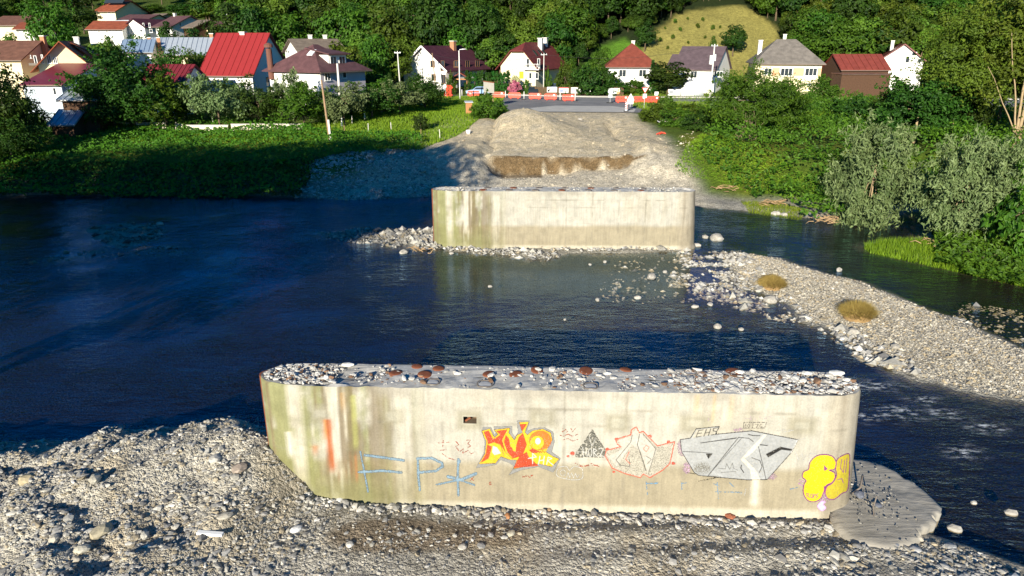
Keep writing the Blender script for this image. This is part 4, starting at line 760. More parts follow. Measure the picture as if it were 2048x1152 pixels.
M_CHW = paint('white_chimney', (.68, .66, .62), .8, .15, 4); M_CHB = paint('brick_chimney', (.42, .20, .11), .85, .3, 6)
WALL = dict(white=paint('white_render', (.78, .77, .73), .85, .08, 1.2), cream=paint('cream_render', (.80, .70, .47), .85, .08, 1.2), beige=paint('beige_render', (.70, .60, .40), .85, .1, 1.2), lilac=paint('lilac_render', (.50, .46, .50), .85, .1, 1.2),
            peach=paint('peach_render', (.70, .36, .22), .85, .12, 1.2), wood=paint('dark_planks', (.085, .045, .026), .9, .4, 5, bump=.5), blue=paint('bluish_render', (.50, .58, .66), .85, .1, 1.2), grey=paint('grey_render', (.48, .46, .42), .85, .15, 1.2))
M_GUT = paint('gutter_metal', (.16, .12, .10), .5, .2, 3)
class House:
    def __init__(s, label, u0, u1, Y, D, ve, vr, wall='white', rz=0, ridge='x', roof=None, over=.45, clip=0, hipl=None, gable_wall=None, name='house', uref=None, group=None, seams=0, mono=False, base=None):
        a, b = A(u0, ve, Y), A(u1, ve, Y); s.w = (b[0] - a[0]); s.d = D; w, d = s.w, D
        cx = (a[0] + b[0]) / 2; s.ze = a[2]; s.zr = A(u0, vr, Y + (D / 2 if not (ridge == 'y') else 0))[2]
        g = min(gz(cx - w / 2, Y), gz(cx + w / 2, Y), gz(cx, Y + D)) if base is None else base; s.g = g
        s.root = empty(name, (cx, Y + D / 2, g), math.radians(rz), label, 'building' if name != 'house' else 'house', group)
        s.M = Matrix.Translation((cx, Y + D / 2, g)) @ Matrix.Rotation(math.radians(rz), 4, 'Z'); s.I = s.M.inverted()
        e, r = s.ze - g, s.zr - g; s.e, s.r, s.ridge = e, r, ridge
        wm = WALL[wall]; mb = MB(); zb = -1.2; t = .14
        if ridge == 'hip': mb.box((-w / 2, -d / 2, zb), (w / 2, d / 2, e))
        elif mono: mb.prism([(-d / 2, zb), (d / 2, zb), (d / 2, r - .02), (-d / 2, e - .02)], -w / 2, w / 2, 'x')
        elif ridge == 'x': mb.prism([(-d / 2, zb), (d / 2, zb), (d / 2, e), (0, r - .02), (-d / 2, e)], -w / 2, w / 2, 'x')
        else:
            if clip: k = clip; xc = w / 2 * k; zc = e + (r - e) * (1 - k); mb.prism([(-w / 2, zb), (w / 2, zb), (w / 2, e), (xc, zc - .05), (-xc, zc - .05), (-w / 2, e)], -d / 2, d / 2 - .3, 'y')
            else: mb.prism([(-w / 2, zb), (w / 2, zb), (w / 2, e), (0, r - .02), (-w / 2, e)], -d / 2, d / 2, 'y')
        mb.out('wall', wm, s.root)
        o = over; R = MB()
        def poly(pts):
            n = len(pts); R.add([(x, y, z + t) for x, y, z in pts] + [(x, y, z) for x, y, z in pts], [tuple(range(n)), tuple(range(n, 2 * n))[::-1]] + [(i, n + i, n + (i + 1) % n, (i + 1) % n) for i in range(n)])
        s.slopes = []
        if mono:
            sl = (r - e) / d; P4 = [(-w / 2 - o, -d / 2 - o, e - sl * o), (w / 2 + o, -d / 2 - o, e - sl * o), (w / 2 + o, d / 2 + o, r + sl * o), (-w / 2 - o, d / 2 + o, r + sl * o)]; poly(P4); s.slopes.append(P4)
        elif ridge == 'x':
            sl = (r - e) / (d / 2); ez = e - sl * o
            P4 = [(-w / 2 - o, -d / 2 - o, ez), (w / 2 + o, -d / 2 - o, ez), (w / 2 + o, 0, r), (-w / 2 - o, 0, r)]; poly(P4); s.slopes.append(P4); poly([(w / 2 + o, d / 2 + o, ez), (-w / 2 - o, d / 2 + o, ez), (-w / 2 - o, 0, r), (w / 2 + o, 0, r)])
        elif ridge == 'y':
            sl = (r - e) / (w / 2); ez = e - sl * o
            if clip:
                k = clip; xc = w / 2 * k; zc = e + (r - e) * (1 - k); hy = -d / 2 - o + d * .28
                for q in (-1, 1):
                    pts = [(q * (w / 2 + o), -d / 2 - o, ez), (q * xc, -d / 2 - o, zc), (0, hy, r), (0, d / 2 + o, r), (q * (w / 2 + o), d / 2 + o, ez)]; poly(pts if q > 0 else pts[::-1])
                poly([(-xc - .02, -d / 2 - o - .15, zc - .12), (xc + .02, -d / 2 - o - .15, zc - .12), (0, hy, r + .01)])
            else:
                for q in (-1, 1):
                    P4 = [(q * (w / 2 + o), -d / 2 - o, ez), (0, -d / 2 - o, r), (0, d / 2 + o, r), (q * (w / 2 + o), d / 2 + o, ez)]; poly(P4 if q > 0 else P4[::-1]); s.slopes.append(P4)
        else:
            h = (hipl if hipl is not None else .45) * w / 2; a4 = [(-w / 2 - o, -d / 2 - o, e), (w / 2 + o, -d / 2 - o, e), (w / 2 + o, d / 2 + o, e), (-w / 2 - o, d / 2 + o, e)]; A1, B1 = (-h, 0, r), (h, 0, r)
            poly([a4[0], a4[1], B1, A1]); poly([a4[1], a4[2], B1]); poly([a4[2], a4[3], A1, B1]); poly([a4[3], a4[0], A1]); s.slopes.append([a4[0], a4[1], B1, A1])
        s.roof = R.out('roof', roof, s.root); s.t = t
        zg_ = (e if ridge == 'hip' else e - (r - e) / (d if mono else d / 2) * o) + .02
        if ridge != 'y': MB().bar((-w / 2 - o, -d / 2 - o - .07, zg_), (w / 2 + o, -d / 2 - o - .07, zg_), .13, .12).out('gutter', M_GUT, s.root)
    def panels(s, n, m_, k=0, th=.04):         # separate sheet-metal panels with raised seams on slope k
        p = [Vector(q) for q in s.slopes[k]]; nn = (p[1] - p[0]).cross(p[3] - p[0]).normalized()
        if nn.z < 0: nn = -nn
        for i in range(n):
            a, b = i / n + .004, (i + 1) / n - .004
            L = lambda t: p[0].lerp(p[1], t); U = lambda t: p[3].lerp(p[2], t); c = [L(a), L(b), U(b), U(a)]; off = nn * .005 + Vector((0, 0, s.t)); q = MB(); q.hexa([v + off for v in c] + [v + off + nn * th for v in c])
            q.bar(c[0] + off + nn * (th + .03), c[3] + off + nn * (th + .03), .06, .07); q.out('roof_panel', m_, s.roof)
    def chimney(s, x, y, z1, sz=.6, m_=None, cap=True, h0=None):
        q = MB(); q.box((x - sz / 2, y - sz / 2, (h0 if h0 is not None else s.e)), (x + sz / 2, y + sz / 2, z1))
        c = q.out('chimney', m_ or M_CHW, s.roof)
        if cap: k = MB(); k.box((x - sz * .62, y - sz * .62, z1 + .001), (x + sz * .62, y + sz * .62, z1 + .12)); k.out('chimney_cap', M_CHW, s.roof)
    def chim_px(s, u0, u1, v1, yl=0, m_=None):
        o = s.I @ Vector((0, 0, CAMH)); uc = (u0 + u1) / 2; d = s.I.to_3x3() @ Vector(ray(uc, v1)); k = (yl - o.y) / d.y; p = o + d * k; wd = (u1 - u0) * abs(k) / FPX
        s.chimney(p.x, yl, p.z, max(.45, wd), m_, h0=max(s.e, p.z - 2.5))
    def facept(s, u, v, face):
        o = s.I @ Vector((0, 0, CAMH)); d = s.I.to_3x3() @ Vector(ray(u, v))
        if face == 'front': k = (-s.d / 2 - o.y) / d.y; p = o + d * k; return p.x, p.z
        xx = s.w / 2 if face == 'right' else -s.w / 2; k = (xx - o.x) / d.x; p = o + d * k; return p.y, p.z
    def winpx(s, u0, v0, u1, v1, face='front', n=2, fm=None, name='window', bar=.07, horiz=False, glass=None):
        a, z1 = s.facept(u0, v0, face); b, z0 = s.facept(u1, v1, face); s.win(min(a, b), max(a, b), min(z0, z1), max(z0, z1), face, n, fm, name, bar, horiz, glass)
    def win(s, a, b, z0, z1, face='front', n=2, fm=None, name='window', bar=.07, horiz=False, glass=None):
        T = {'front': lambda x, q, z: (x, -s.d / 2 - q, z), 'right': lambda x, q, z: (s.w / 2 + q, x, z), 'left': lambda x, q, z: (-s.w / 2 - q, x, z)}[face]
        def bx(m, x0, x1, zz0, zz1, q0, q1):
            p, r = T(x0, q0, zz0), T(x1, q1, zz1); m.box([min(i, j) for i, j in zip(p, r)], [max(i, j) for i, j in zip(p, r)])
        f = MB(); bx(f, a, b, z0, z0 + bar, .001, .075); bx(f, a, b, z1 - bar, z1, .001, .075); bx(f, a, a + bar, z0 + bar, z1 - bar, .001, .075); bx(f, b - bar, b, z0 + bar, z1 - bar, .001, .075)
        if name == 'window': bx(f, a - .08, b + .08, z0 - .06, z0 - .005, .001, .14)
        fo = f.out(name, fm or M_FRAME, s.root); step = (b - a) / n
        for k in range(n):
            if k:
                m = MB(); bx(m, a + k * step - bar / 2, a + k * step + bar / 2, z0 + bar + .002, z1 - bar - .002, .001, .07); m.out('mullion', fm or M_FRAME, fo)
            g = MB(); bx(g, a + k * step + (bar if k == 0 else bar / 2), a + (k + 1) * step - (bar if k == n - 1 else bar / 2), z0 + bar, z1 - bar, .002, .02); g.out('pane', glass or M_GLASS, fo)
    def part(s, name, m_, f):
        q = MB(); f(q); return q.out(name, m_, s.root)
RF = dict(red=paint('red_sheet_metal', (.27, .026, .026), .45, .12, 1.5, .4, bump=.05), plum=tilemat('plum_tiles', (.115, .055, .058)), maroon=tilemat('maroon_tiles', (.17, .035, .032)), violet=tilemat('violet_tiles', (.075, .022, .035)), orange=tilemat('orange_tiles', (.28, .075, .036)),
          brick=tilemat('brick_red_tiles', (.20, .050, .032)), brown=tilemat('brown_tiles', (.16, .075, .05)), grey=tilemat('grey_slates', (.185, .165, .145)), silver=paint('galvanised_sheet', (.52, .57, .62), .35, .15, 1.5, .5, .35, bump=.05), blue=paint('blue_sheet', (.32, .42, .55), .35, .15, 1.5, .5, .3, bump=.05),
          rust=paint('rust_red_sheet', (.21, .045, .032), .6, .4, 1.2, bump=.2), dkred=paint('dark_red_sheet', (.16, .02, .025), .4, .2, 1.5, .45, bump=.05), greyv=tilemat('grey_violet_tiles', (.105, .075, .085)), mossy=tilemat('grey_brown_tiles', (.19, .15, .115)))
# right of centre, along the road
h = House('white two-storey house with dark violet roof behind the street lamp', 832, 938, 136, 14, 137, 93, 'white', -30, 'y', RF['violet'], .7)
for r in [(861, 121, 870, 134), (882, 121, 890, 141), (909, 121, 918, 134), (863, 148, 872, 160), (883, 149, 892, 167)]: h.winpx(*r, n=1 if r[2] - r[0] < 9 else 2, fm=M_FRAMEB)
h.win(-4.5, -3.0, 1.0, 2.3, 'right', 2, M_FRAMEB); h.win(-.5, .9, 1.0, 2.3, 'right', 2, M_FRAMEB); h.win(3, 4.4, 1.0, 2.3, 'right', 2, M_FRAMEB); h.win(-4.5, -3.2, 3.8, 5.0, 'right', 2, M_FRAMEB); h.win(-.5, .9, 3.4, 5.0, 'right', 2, M_FRAMEB); h.win(3, 4.4, 3.8, 5.0, 'right', 2, M_FRAMEB)
h.chimney(.8, 1.5, h.r + .9, .9, M_CHB, h0=h.e)
h.part('bargeboard', M_FRAME, lambda q: [q.bar((sx * (h.w / 2 + .72), -h.d / 2 - .74, h.e - (h.r - h.e) / (h.w / 2) * .7 + .03), (0, -h.d / 2 - .74, h.r + .05), .10, .32) for sx in (-1, 1)])
h = House('cream house with maroon half-hipped roof and small balcony', 1031, 1108, 135, 15, 131, 86, 'cream', -24, 'y', RF['maroon'], .8, clip=.34)
h.winpx(1039, 143, 1047, 157, n=1, fm=paint('yellow_door_frame', (.80, .55, .02), .5), name='door', glass=paint('yellow_door', (.85, .60, .02), .5)); h.winpx(1058, 145, 1064, 158, n=1); h.winpx(1071, 145, 1077, 158, n=1); h.winpx(1053, 117, 1059, 136, n=1); h.winpx(1075, 117, 1080, 136, n=1)
def balc(q):
    a, z = h.facept(1050, 138, 'front'); b, _ = h.facept(1081, 138, 'front'); q.box((a, -h.d / 2 - .9, z - .12), (b, -h.d / 2 - .002, z)); q.bar((a, -h.d / 2 - .87, z + .9), (b, -h.d / 2 - .87, z + .9), .06)
    for k in range(9): x = a + .04 + (b - a - .08) * k / 8; q.bar((x, -h.d / 2 - .87, z), (x, -h.d / 2 - .87, z + .9), .035)
h.part('balcony', M_FRAME, balc); h.chimney(1.0, 1.0, h.r + .8, .8); h.chimney(.4, 5.0, h.r + .9, .8)
def skylights(hh, xs_, m_=M_FRAME):
    for y, in xs_:
        sl = (hh.r - hh.e) / (hh.w / 2); x0, x1 = hh.w / 2 * .38, hh.w / 2 * .62; z = lambda x: hh.r - sl * x + hh.t; q = MB()
        q.hexa([(x0, y - .4, z(x0) + .01), (x1, y - .4, z(x1) + .01), (x1, y + .4, z(x1) + .01), (x0, y + .4, z(x0) + .01), (x0, y - .4, z(x0) + .1), (x1, y - .4, z(x1) + .1), (x1, y + .4, z(x1) + .1), (x0, y + .4, z(x0) + .1)]); o = q.out('roof_window', m_, hh.roof)
skylights(h, [(-3.5,), (-1.0,), (1.2,)], M_GLASS)
h = House('white bungalow with brick red hipped roof below the meadow', 1224, 1318, 135, 10.5, 135, 88, 'white', -6, 'hip', RF['brick'], .6, hipl=.03)
h.winpx(1238, 139, 1252, 154, n=2); h.winpx(1278, 139, 1292, 154, n=2); h.chimney(.2, .6, h.r + .5, .6, h0=h.e)
h = House('white house with grey violet roof beside the utility pole', 1378, 1462, 133, 10.5, 138, 94, 'white', -30, 'x', RF['greyv'], .35)
h.winpx(1382, 142, 1394, 156, n=2); h.winpx(1423, 142, 1433, 154, n=2); h.winpx(1434, 142, 1445, 154, n=2)
h.part('lean_to_roof', RF['greyv'], lambda q: q.hexa([(-h.w / 2 - 2.2, -3.6, h.e - .1), (-h.w / 2 - .4, -3.6, h.e - .1), (-h.w / 2 - .4, 0, h.e + 2.3), (-h.w / 2 - 2.2, 0, h.e + 2.3)] + [(-h.w / 2 - 2.2, -3.6, h.e + .05), (-h.w / 2 - .4, -3.6, h.e + .05), (-h.w / 2 - .4, 0, h.e + 2.45), (-h.w / 2 - 2.2, 0, h.e + 2.45)]))
h = House('cream and peach house with steep grey hipped roof', 1529, 1655, 130, 12, 129, 80, 'cream', -12, 'hip', RF['grey'], .55, hipl=.30)
h.winpx(1529, 136, 1543, 150); h.winpx(1562, 136, 1584, 152, n=3); h.winpx(1611, 136, 1633, 152, n=3); h.winpx(1615, 166, 1622, 171, n=1)
a_, z1_ = h.facept(1545, 136, 'front'); b_, z0_ = h.facept(1652, 152, 'front')
h.part('peach_panel', WALL['peach'], lambda q: [q.box((x0, -h.d / 2 - .03, z0_), (x1, -h.d / 2 - .001, z1_)) for x0, x1 in [(h.facept(1544, 140, 'front')[0] + .05, h.facept(1561, 140, 'front')[0] - .15), (h.facept(1585, 140, 'front')[0] + .15, h.facept(1610, 140, 'front')[0] - .15), (h.facept(1634, 140, 'front')[0] + .15, h.w / 2)]])
h.chimney(-.3, .5, h.r + .9, .55, h0=h.e); h.chimney(-h.w / 2 + 1.2, 1.0, h.e + 4.0, .7, h0=h.e)
h = House('dark plank barn with rust red sheet roof by the road', 1684, 1778, 127, 8, 139, 110, 'wood', 0, 'x', RF['rust'], .3, name='barn'); h.panels(8, RF['rust'])
h = House('brown brick outbuilding with flat top before the barn', 1684, 1782, 122.6, 4, 149, 148, 'wood', 0, 'x', RF['brown'], .1, name='brick_shed', mono=True)
t = NT('old_brick'); v = t.obj(); br = t.n('TexBrick', {'Vector': t.n('Mapping', {'Vector': v, 'Rotation': (math.pi / 2, 0, 0)}).outputs[0], 'Scale': 3.2, 'Color1': (.095, .062, .050, 1), 'Color2': (.070, .048, .040, 1), 'Mortar': (.13, .11, .09, 1), 'Mortar Size': .03}); n = t.noise(2, 5, v)
t.bump(br.outputs['Fac'], .4, .02); M_BRICK = t.fin(t.mix(1.0, br.outputs[0], t.ramp(n, [(.3, .7), (.7, 1.2)]), 'MULTIPLY'), .9, .2); h.root.children[0].data.materials[0] = M_BRICK
h = House('white house with maroon sheet roof among the right trees', 1797, 1875, 134, 13, 120, 89, 'white', -24, 'y', RF['dkred'], .6)
h.winpx(1812, 112, 1818, 126, n=1); h.winpx(1836, 117, 1842, 126, n=1); h.winpx(1824, 104, 1833, 112, n=1); h.panels(7, RF['dkred'], 1); h.chimney(-1.5, 2, h.r + .6, .55)
h.part('upper_window_board', M_FRAMEB, lambda q: q.box((-2.5, -h.d / 2 - .12, 2.4), (2.6, -h.d / 2 - .002, 2.5)))
# left of centre, behind the orchard
h = House('white house with tall red sheet metal roof', 412, 520, 106, 12, 147, 68, 'white', -9, 'x', RF['red'], .45); h.panels(9, RF['red']); h.chim_px(481, 491, 65, 0); h.win(-.5, .3, h.e + 3.2, h.e + 4.3, 'right', 1); h.win(-2.2, -1.2, h.e - 2.0, h.e - .6, 'right', 1); h.winpx(445, 155, 458, 168)
h = House('lilac house with plum hipped roof, dormer and skylight', 551, 682, 98, 9.6, 145, 91, 'lilac', 60, 'hip', RF['plum'], .7, hipl=.10)
h.winpx(546, 149, 558, 166, 'left', 2); h.winpx(648, 144, 661, 161, n=2); h.winpx(684, 143, 693, 156, n=1); h.winpx(590, 150, 600, 166, 'left', 2)
h.part('lit_side_white', WALL['white'], lambda q: q.box((-h.w / 2 - .03, -h.d / 2, -1), (-h.w / 2 - .002, h.d / 2, h.e - .02)))  # sunlit side coloured white, the shaded walls keep lilac
dz = h.e + .7; h.part('dormer_wall', WALL['white'], lambda q: q.box((-1.7, -h.d / 2 + .9, dz - .2), (1.7, -.5, dz + 1.5))); h.part('dormer_roof', RF['plum'], lambda q: q.hexa([(-2.1, -h.d / 2 + .4, dz + 1.5), (2.1, -h.d / 2 + .4, dz + 1.5), (1.6, .5, dz + 2.3), (-1.6, .5, dz + 2.3), (-2.1, -h.d / 2 + .4, dz + 1.68), (2.1, -h.d / 2 + .4, dz + 1.68), (1.6, .5, dz + 2.46), (-1.6, .5, dz + 2.46)]))
for x0 in (-1.45, .25):
    f = MB(); y = -h.d / 2 + .9; f.box((x0, y - .06, dz + .1), (x0 + 1.2, y - .001, dz + 1.35)); o = f.out('dormer_window', M_FRAME, h.root)
    for k in (0, 1): g = MB(); g.box((x0 + .08 + k * .54, y - .075, dz + .2), (x0 + .54 + k * .56, y - .062, dz + 1.25)); g.out('pane', M_GLASS, o)
sl = (h.r - h.e) / (h.w / 2 * .9 + .7); zz_ = lambda x: h.e + sl * (x + h.w / 2 + .7) + h.t + .02; f = MB(); x0, x1 = -h.w / 2 + 2.0, -h.w / 2 + 2.9; f.hexa([(x0, -1.6, zz_(x0)), (x1, -1.6, zz_(x1)), (x1, -.6, zz_(x1)), (x0, -.6, zz_(x0)), (x0, -1.6, zz_(x0) + .1), (x1, -1.6, zz_(x1) + .1), (x1, -.6, zz_(x1) + .1), (x0, -.6, zz_(x0) + .1)]); f.out('roof_window', paint('bright_glass', (.7, .74, .78), .15, .05), h.roof)
q = MB(); px_, py_ = -h.w / 2 - .2, h.d / 2 - .6; q.tube([(px_, py_, h.e - 1), (px_, py_, h.e + 3.0)], .40, 12); q.tube([(px_, py_, h.e + 3.15), (px_, py_, h.e + 3.5), (px_, py_, h.e + 3.75)], [.60, .60, .2], 12); q.out('flue', paint('dark_brick', (.16, .07, .05), .85, .3, 6), h.roof)
h = House('grey-brown half-hipped house behind the plum roof', 566, 655, 128, 12, 106, 79, 'white', 30, 'x', RF['mossy'], .6); h.winpx(572, 100, 576, 106, 'left', 1); h.winpx(576, 101, 580, 107, 'left', 1); h.chimney(-.5, .2, h.r + .7, .6); h.chimney(2.2, .2, h.r + .7, .6)
h = House('beige house with orange tiled roof and balcony windows', 42, 132, 96, 12, 131, 84, 'beige', 24, 'y', RF['orange'], .9)
h.winpx(66, 111, 76, 128, n=1); h.winpx(81, 109, 89, 127, n=1); h.winpx(92, 110, 104, 127, n=2); h.winpx(105, 114, 116, 127, n=2); h.winpx(60, 110, 63, 116, n=1); h.chimney(1.0, 2.0, h.r + .6, .6); h.chimney(.8, 5.0, h.r + .5, .5)
h.part('balcony', paint('balcony_metal', (.20, .17, .14), .6), lambda q: q.box((h.facept(60, 129, 'front')[0], -h.d / 2 - .8, h.facept(60, 129, 'front')[1] - .1), (h.facept(79, 129, 'front')[0], -h.d / 2 - .002, h.facept(60, 126, 'front')[1])))
h.part('dormer_roof', RF['orange'], lambda q: q.hexa([(.6, -1.2, h.r - .25), (h.w / 2 + .4, -1.0, h.e + 1.1), (h.w / 2 + .4, 3.6, h.e + 1.1), (.6, 3.6, h.r - .25), (.6, -1.2, h.r - .02), (h.w / 2 + .4, -1.0, h.e + 1.3), (h.w / 2 + .4, 3.6, h.e + 1.3), (.6, 3.6, h.r - .02)]))
h = House('low bluish annex with maroon lean-to roof before the beige house', 45, 122, 88, 8, 170, 132, 'blue', 0, 'x', RF['dkred'], .3, name='annex', mono=True); h.winpx(105, 175, 115, 190, n=1)
h = House('silver sheet shed roof under the walnut tree', 118, 180, 82, 6, 200, 170, 'wood', 8, 'x', RF['silver'], .4, name='shed', mono=True); h.panels(6, RF['silver'])
h = House('low blue sheet lean-to at the garden edge', 100, 140, 79, 3, 250, 226, 'wood', 8, 'x', RF['blue'], .3, name='shed', mono=True); h.panels(4, RF['blue'])
h = House('shed with dark red seamed roof among the orchard trees', 285, 372, 96, 6, 162, 131, 'white', -4, 'x', RF['dkred'], .4, name='shed'); h.panels(11, RF['dkred'])
h = House('house with silver metal roof and brick chimneys left of the red roof', 326, 418, 118, 9, 108, 77, 'cream', 12, 'x', RF['silver'], .5); h.panels(11, RF['silver']); h.chimney(2.4, .5, h.r + .7, .55, M_CHB); h.chimney(4.8, 1.0, h.r + .1, .5, M_CHB)
h = House('middle house with bluish metal roof behind the walnut tree', 282, 322, 124, 9, 100, 77, 'cream', 18, 'x', RF['silver'], .4); h.panels(6, RF['silver'])
h = House('house with pale blue metal roof left of the other metal roofs', 232, 284, 118, 8, 104, 81, 'white', 16, 'x', RF['blue'], .4); h.panels(7, RF['blue']); h.chimney(1.2, 1.5, h.r + .4, .5, M_CHB); h.chimney(2.6, 1.5, h.r + .4, .5, M_CHB)
h = House('dark brown tiled house at the left edge with brick chimney', -40, 40, 102, 10, 118, 83, 'beige', 0, 'x', RF['brown'], .5); h.chimney(3.2, .3, h.r + .7, .6, M_CHB)
# village on the slope
h = House('brown roofed house at upper left edge', -25, 55, 150, 12, 50, 33, 'beige', 0, 'x', RF['brown'], .5)
h = House('small house with orange roof and white front at upper left', 22, 66, 142, 9, 58, 46, 'white', 14, 'x', RF['orange'], .5); h.winpx(32, 61, 38, 68)
h = House('white walled house with orange tiled roof on the slope', 173, 238, 160, 9, 58, 43, 'white', 6, 'x', RF['orange'], .5); h.winpx(196, 61, 200, 66, n=1); h.winpx(212, 61, 216, 66, n=1)
h = House('modern white house with dark gable roof on the slope', 262, 314, 162, 12, 53, 38, 'white', -22, 'y', RF['violet'], .5)
for r in [(285, 46, 290, 55), (297, 46, 302, 55), (280, 59, 286, 64), (299, 58, 306, 65)]: h.winpx(*r, n=1)
h.part('flat_wing', WALL['white'], lambda q: q.box((-h.w / 2 - 6.5, -4.5, -1), (-h.w / 2 - .05, 4, h.e + 1.2))); h.part('flat_wing_roof', RF['silver'], lambda q: q.box((-h.w / 2 - 6.8, -4.8, h.e + 1.2), (-h.w / 2 - .04, 4.3, h.e + 1.4)))
h = House('red-brown house highest on the slope with solar panels', 198, 242, 188, 12, 22, 3, 'cream', -12, 'x', RF['orange'], .6); h.winpx(215, 23, 221, 27, n=2); h.part('solar_panel', M_GLASS, lambda q: q.hexa([(-2, -3.6, h.e + 1.9), (3.5, -3.6, h.e + 1.9), (3.5, -2.2, h.e + 3.2), (-2, -2.2, h.e + 3.2), (-2, -3.7, h.e + 2.0), (3.5, -3.7, h.e + 2.0), (3.5, -2.3, h.e + 3.3), (-2, -2.3, h.e + 3.3)]))
h = House('house with dull red roof behind the modern white house', 240, 300, 180, 10, 40, 30, 'white', -8, 'x', RF['plum'], .5)
h = House('house with grey roof beside the dull red one', 290, 322, 185, 10, 39, 28, 'grey', -20, 'x', RF['mossy'], .5)
h = House('white gabled house with plum roof on the slope', 322, 368, 158, 10, 52, 33, 'white', -26, 'x', RF['plum'], .6); h.winpx(358, 46, 362, 52, 'right', 1); h.chimney(-2, 0, h.r + .6, .5)
h = House('brown timber barn with grey roof on the slope', 378, 410, 150, 8, 55, 41, 'wood', -30, 'x', RF['mossy'], .4, name='barn')
h = House('pale house with plum roof next to the timber barn', 412, 446, 152, 9, 56, 44, 'cream', -26, 'x', RF['plum'], .5); h.chimney(2, 0, h.r + 1.4, .6)

# ------------------------------------------------------------------ vegetation
def leaves(pos, nrm, size, r, asp=.6, col=None, name='crown', droop=0.0):
    n = len(pos); nrm = nrm / (np.linalg.norm(nrm, axis=1)[:, None] + 1e-9)
    a = np.cross(nrm, r.normal(size=(n, 3))); a /= np.linalg.norm(a, axis=1)[:, None] + 1e-9; b = np.cross(nrm, a)
    s = size * r.uniform(.65, 1.35, n); L = a * s[:, None]; W = b * (s * asp)[:, None]; N = nrm * (s * .18)[:, None]
    v = np.stack([pos - L, pos + W * .9 + N, pos + L - N * .5, pos - W * .9 + N], 1).reshape(-1, 3); f = np.arange(4 * n).reshape(n, 4)
    c = np.repeat(col if col is not None else r.uniform(0, 1, n), 4); return v, f, np.stack([c, c, c], 1)
def crown_mesh(seed, rad, nclump, per, lsize, clump=.36, low=-.75, asp=.6, taper=0.0, hollow=.45, name='crown', up=.25, shoots=0, slen=.45):
    """leaf faces gathered in clumps through the crown's volume; returns the mesh and the clump centres"""
    r = np.random.default_rng(seed); C = []
    while len(C) < nclump:
        d = r.normal(size=3); d /= np.linalg.norm(d); k = r.uniform(hollow, 1.0) ** .7 * r.uniform(.86, 1.06)
        if d[2] < low: continue
        tp = 1 - taper * max(0, d[2]); k *= .74 + .52 * float(fbm(d[0] * 1.7 + 5, d[1] * 1.7 + d[2] * 2.3, seed, 2)) if taper == 0 else 1.0; C.append((d[0] * k * rad[0] * tp, d[1] * k * rad[1] * tp, d[2] * k * rad[2]))
    C = np.array(C); m = min(rad); cr = m * clump * r.uniform(.65, 1.3, nclump); P_, N_, K = [], [], []
    for c, q in zip(C, cr):
        d = r.normal(size=(per, 3)); d /= np.linalg.norm(d, axis=1)[:, None]; rr = r.uniform(.35, 1, per) ** .5
        sc = np.array((1.15, 1.15, .8)); p = c + d * sc * (q * rr)[:, None]; P_.append(p); cn = c / np.array(rad)
        N_.append(d * .7 + cn * .6 + r.normal(size=(per, 3)) * .45 + np.array((0, 0, up))); K.append(np.clip(r.uniform(0, .75) * .55 + r.uniform(0, 1, per) * .45, 0, 1))
    for i in range(shoots):                    # loose shoots standing out of the outline
        c = C[r.integers(0, nclump)]; d = c / (np.linalg.norm(c) + 1e-6) + r.normal(0, .45, 3) + np.array((0, 0, .25)); d /= np.linalg.norm(d); L = m * slen * r.uniform(.5, 1.3); k = 16; tt = r.uniform(.1, 1, k)
        p = c + d * (m * clump * .7) + d * (tt * L)[:, None] + np.array((0, 0, -.25)) * (tt ** 2 * L)[:, None] + r.normal(0, .04 * m, (k, 3)); P_.append(p); N_.append(r.normal(size=(k, 3)) + np.array((0, -.3, .5))); K.append(np.clip(r.uniform(.2, 1, k), 0, 1))
    v, f, c = leaves(np.concatenate(P_), np.concatenate(N_), lsize, r, asp, np.concatenate(K)); return npmesh(name, v, f, False, c), C
def trunk_mesh(seed, h, r0, C, lift, nl=7, sides=7, lean=.3, name='trunk'):
    """tapered trunk with limbs reaching into the clumps (centres C, given about the crown's middle at height lift)"""
    r = random.Random(seed); b = MB(); tx, ty = r.uniform(-lean, lean), r.uniform(-lean, lean)
    pts = [(tx * (k / 5) ** 1.5 + r.uniform(-.04, .04) * k / 5 * h * .1, ty * (k / 5) ** 1.5, h * k / 5 - (.25 if k == 0 else 0)) for k in range(6)]; b.tube(pts, [r0 * (1.25 if k == 0 else 1 - .13 * k) for k in range(6)], sides)
    for i in range(nl):
        c = C[(i * 7) % len(C)]; k = r.uniform(.45, 1); s0 = Vector(pts[2]).lerp(Vector(pts[5]), k); e = Vector((c[0] * .85, c[1] * .85, lift + c[2] * .85)); mid = s0.lerp(e, .5) + Vector((0, 0, .06 * (e - s0).length)); b.tube([s0, mid, e], [r0 * .45, r0 * .3, r0 * .1], 5, False)
    return b.mesh(name, True)
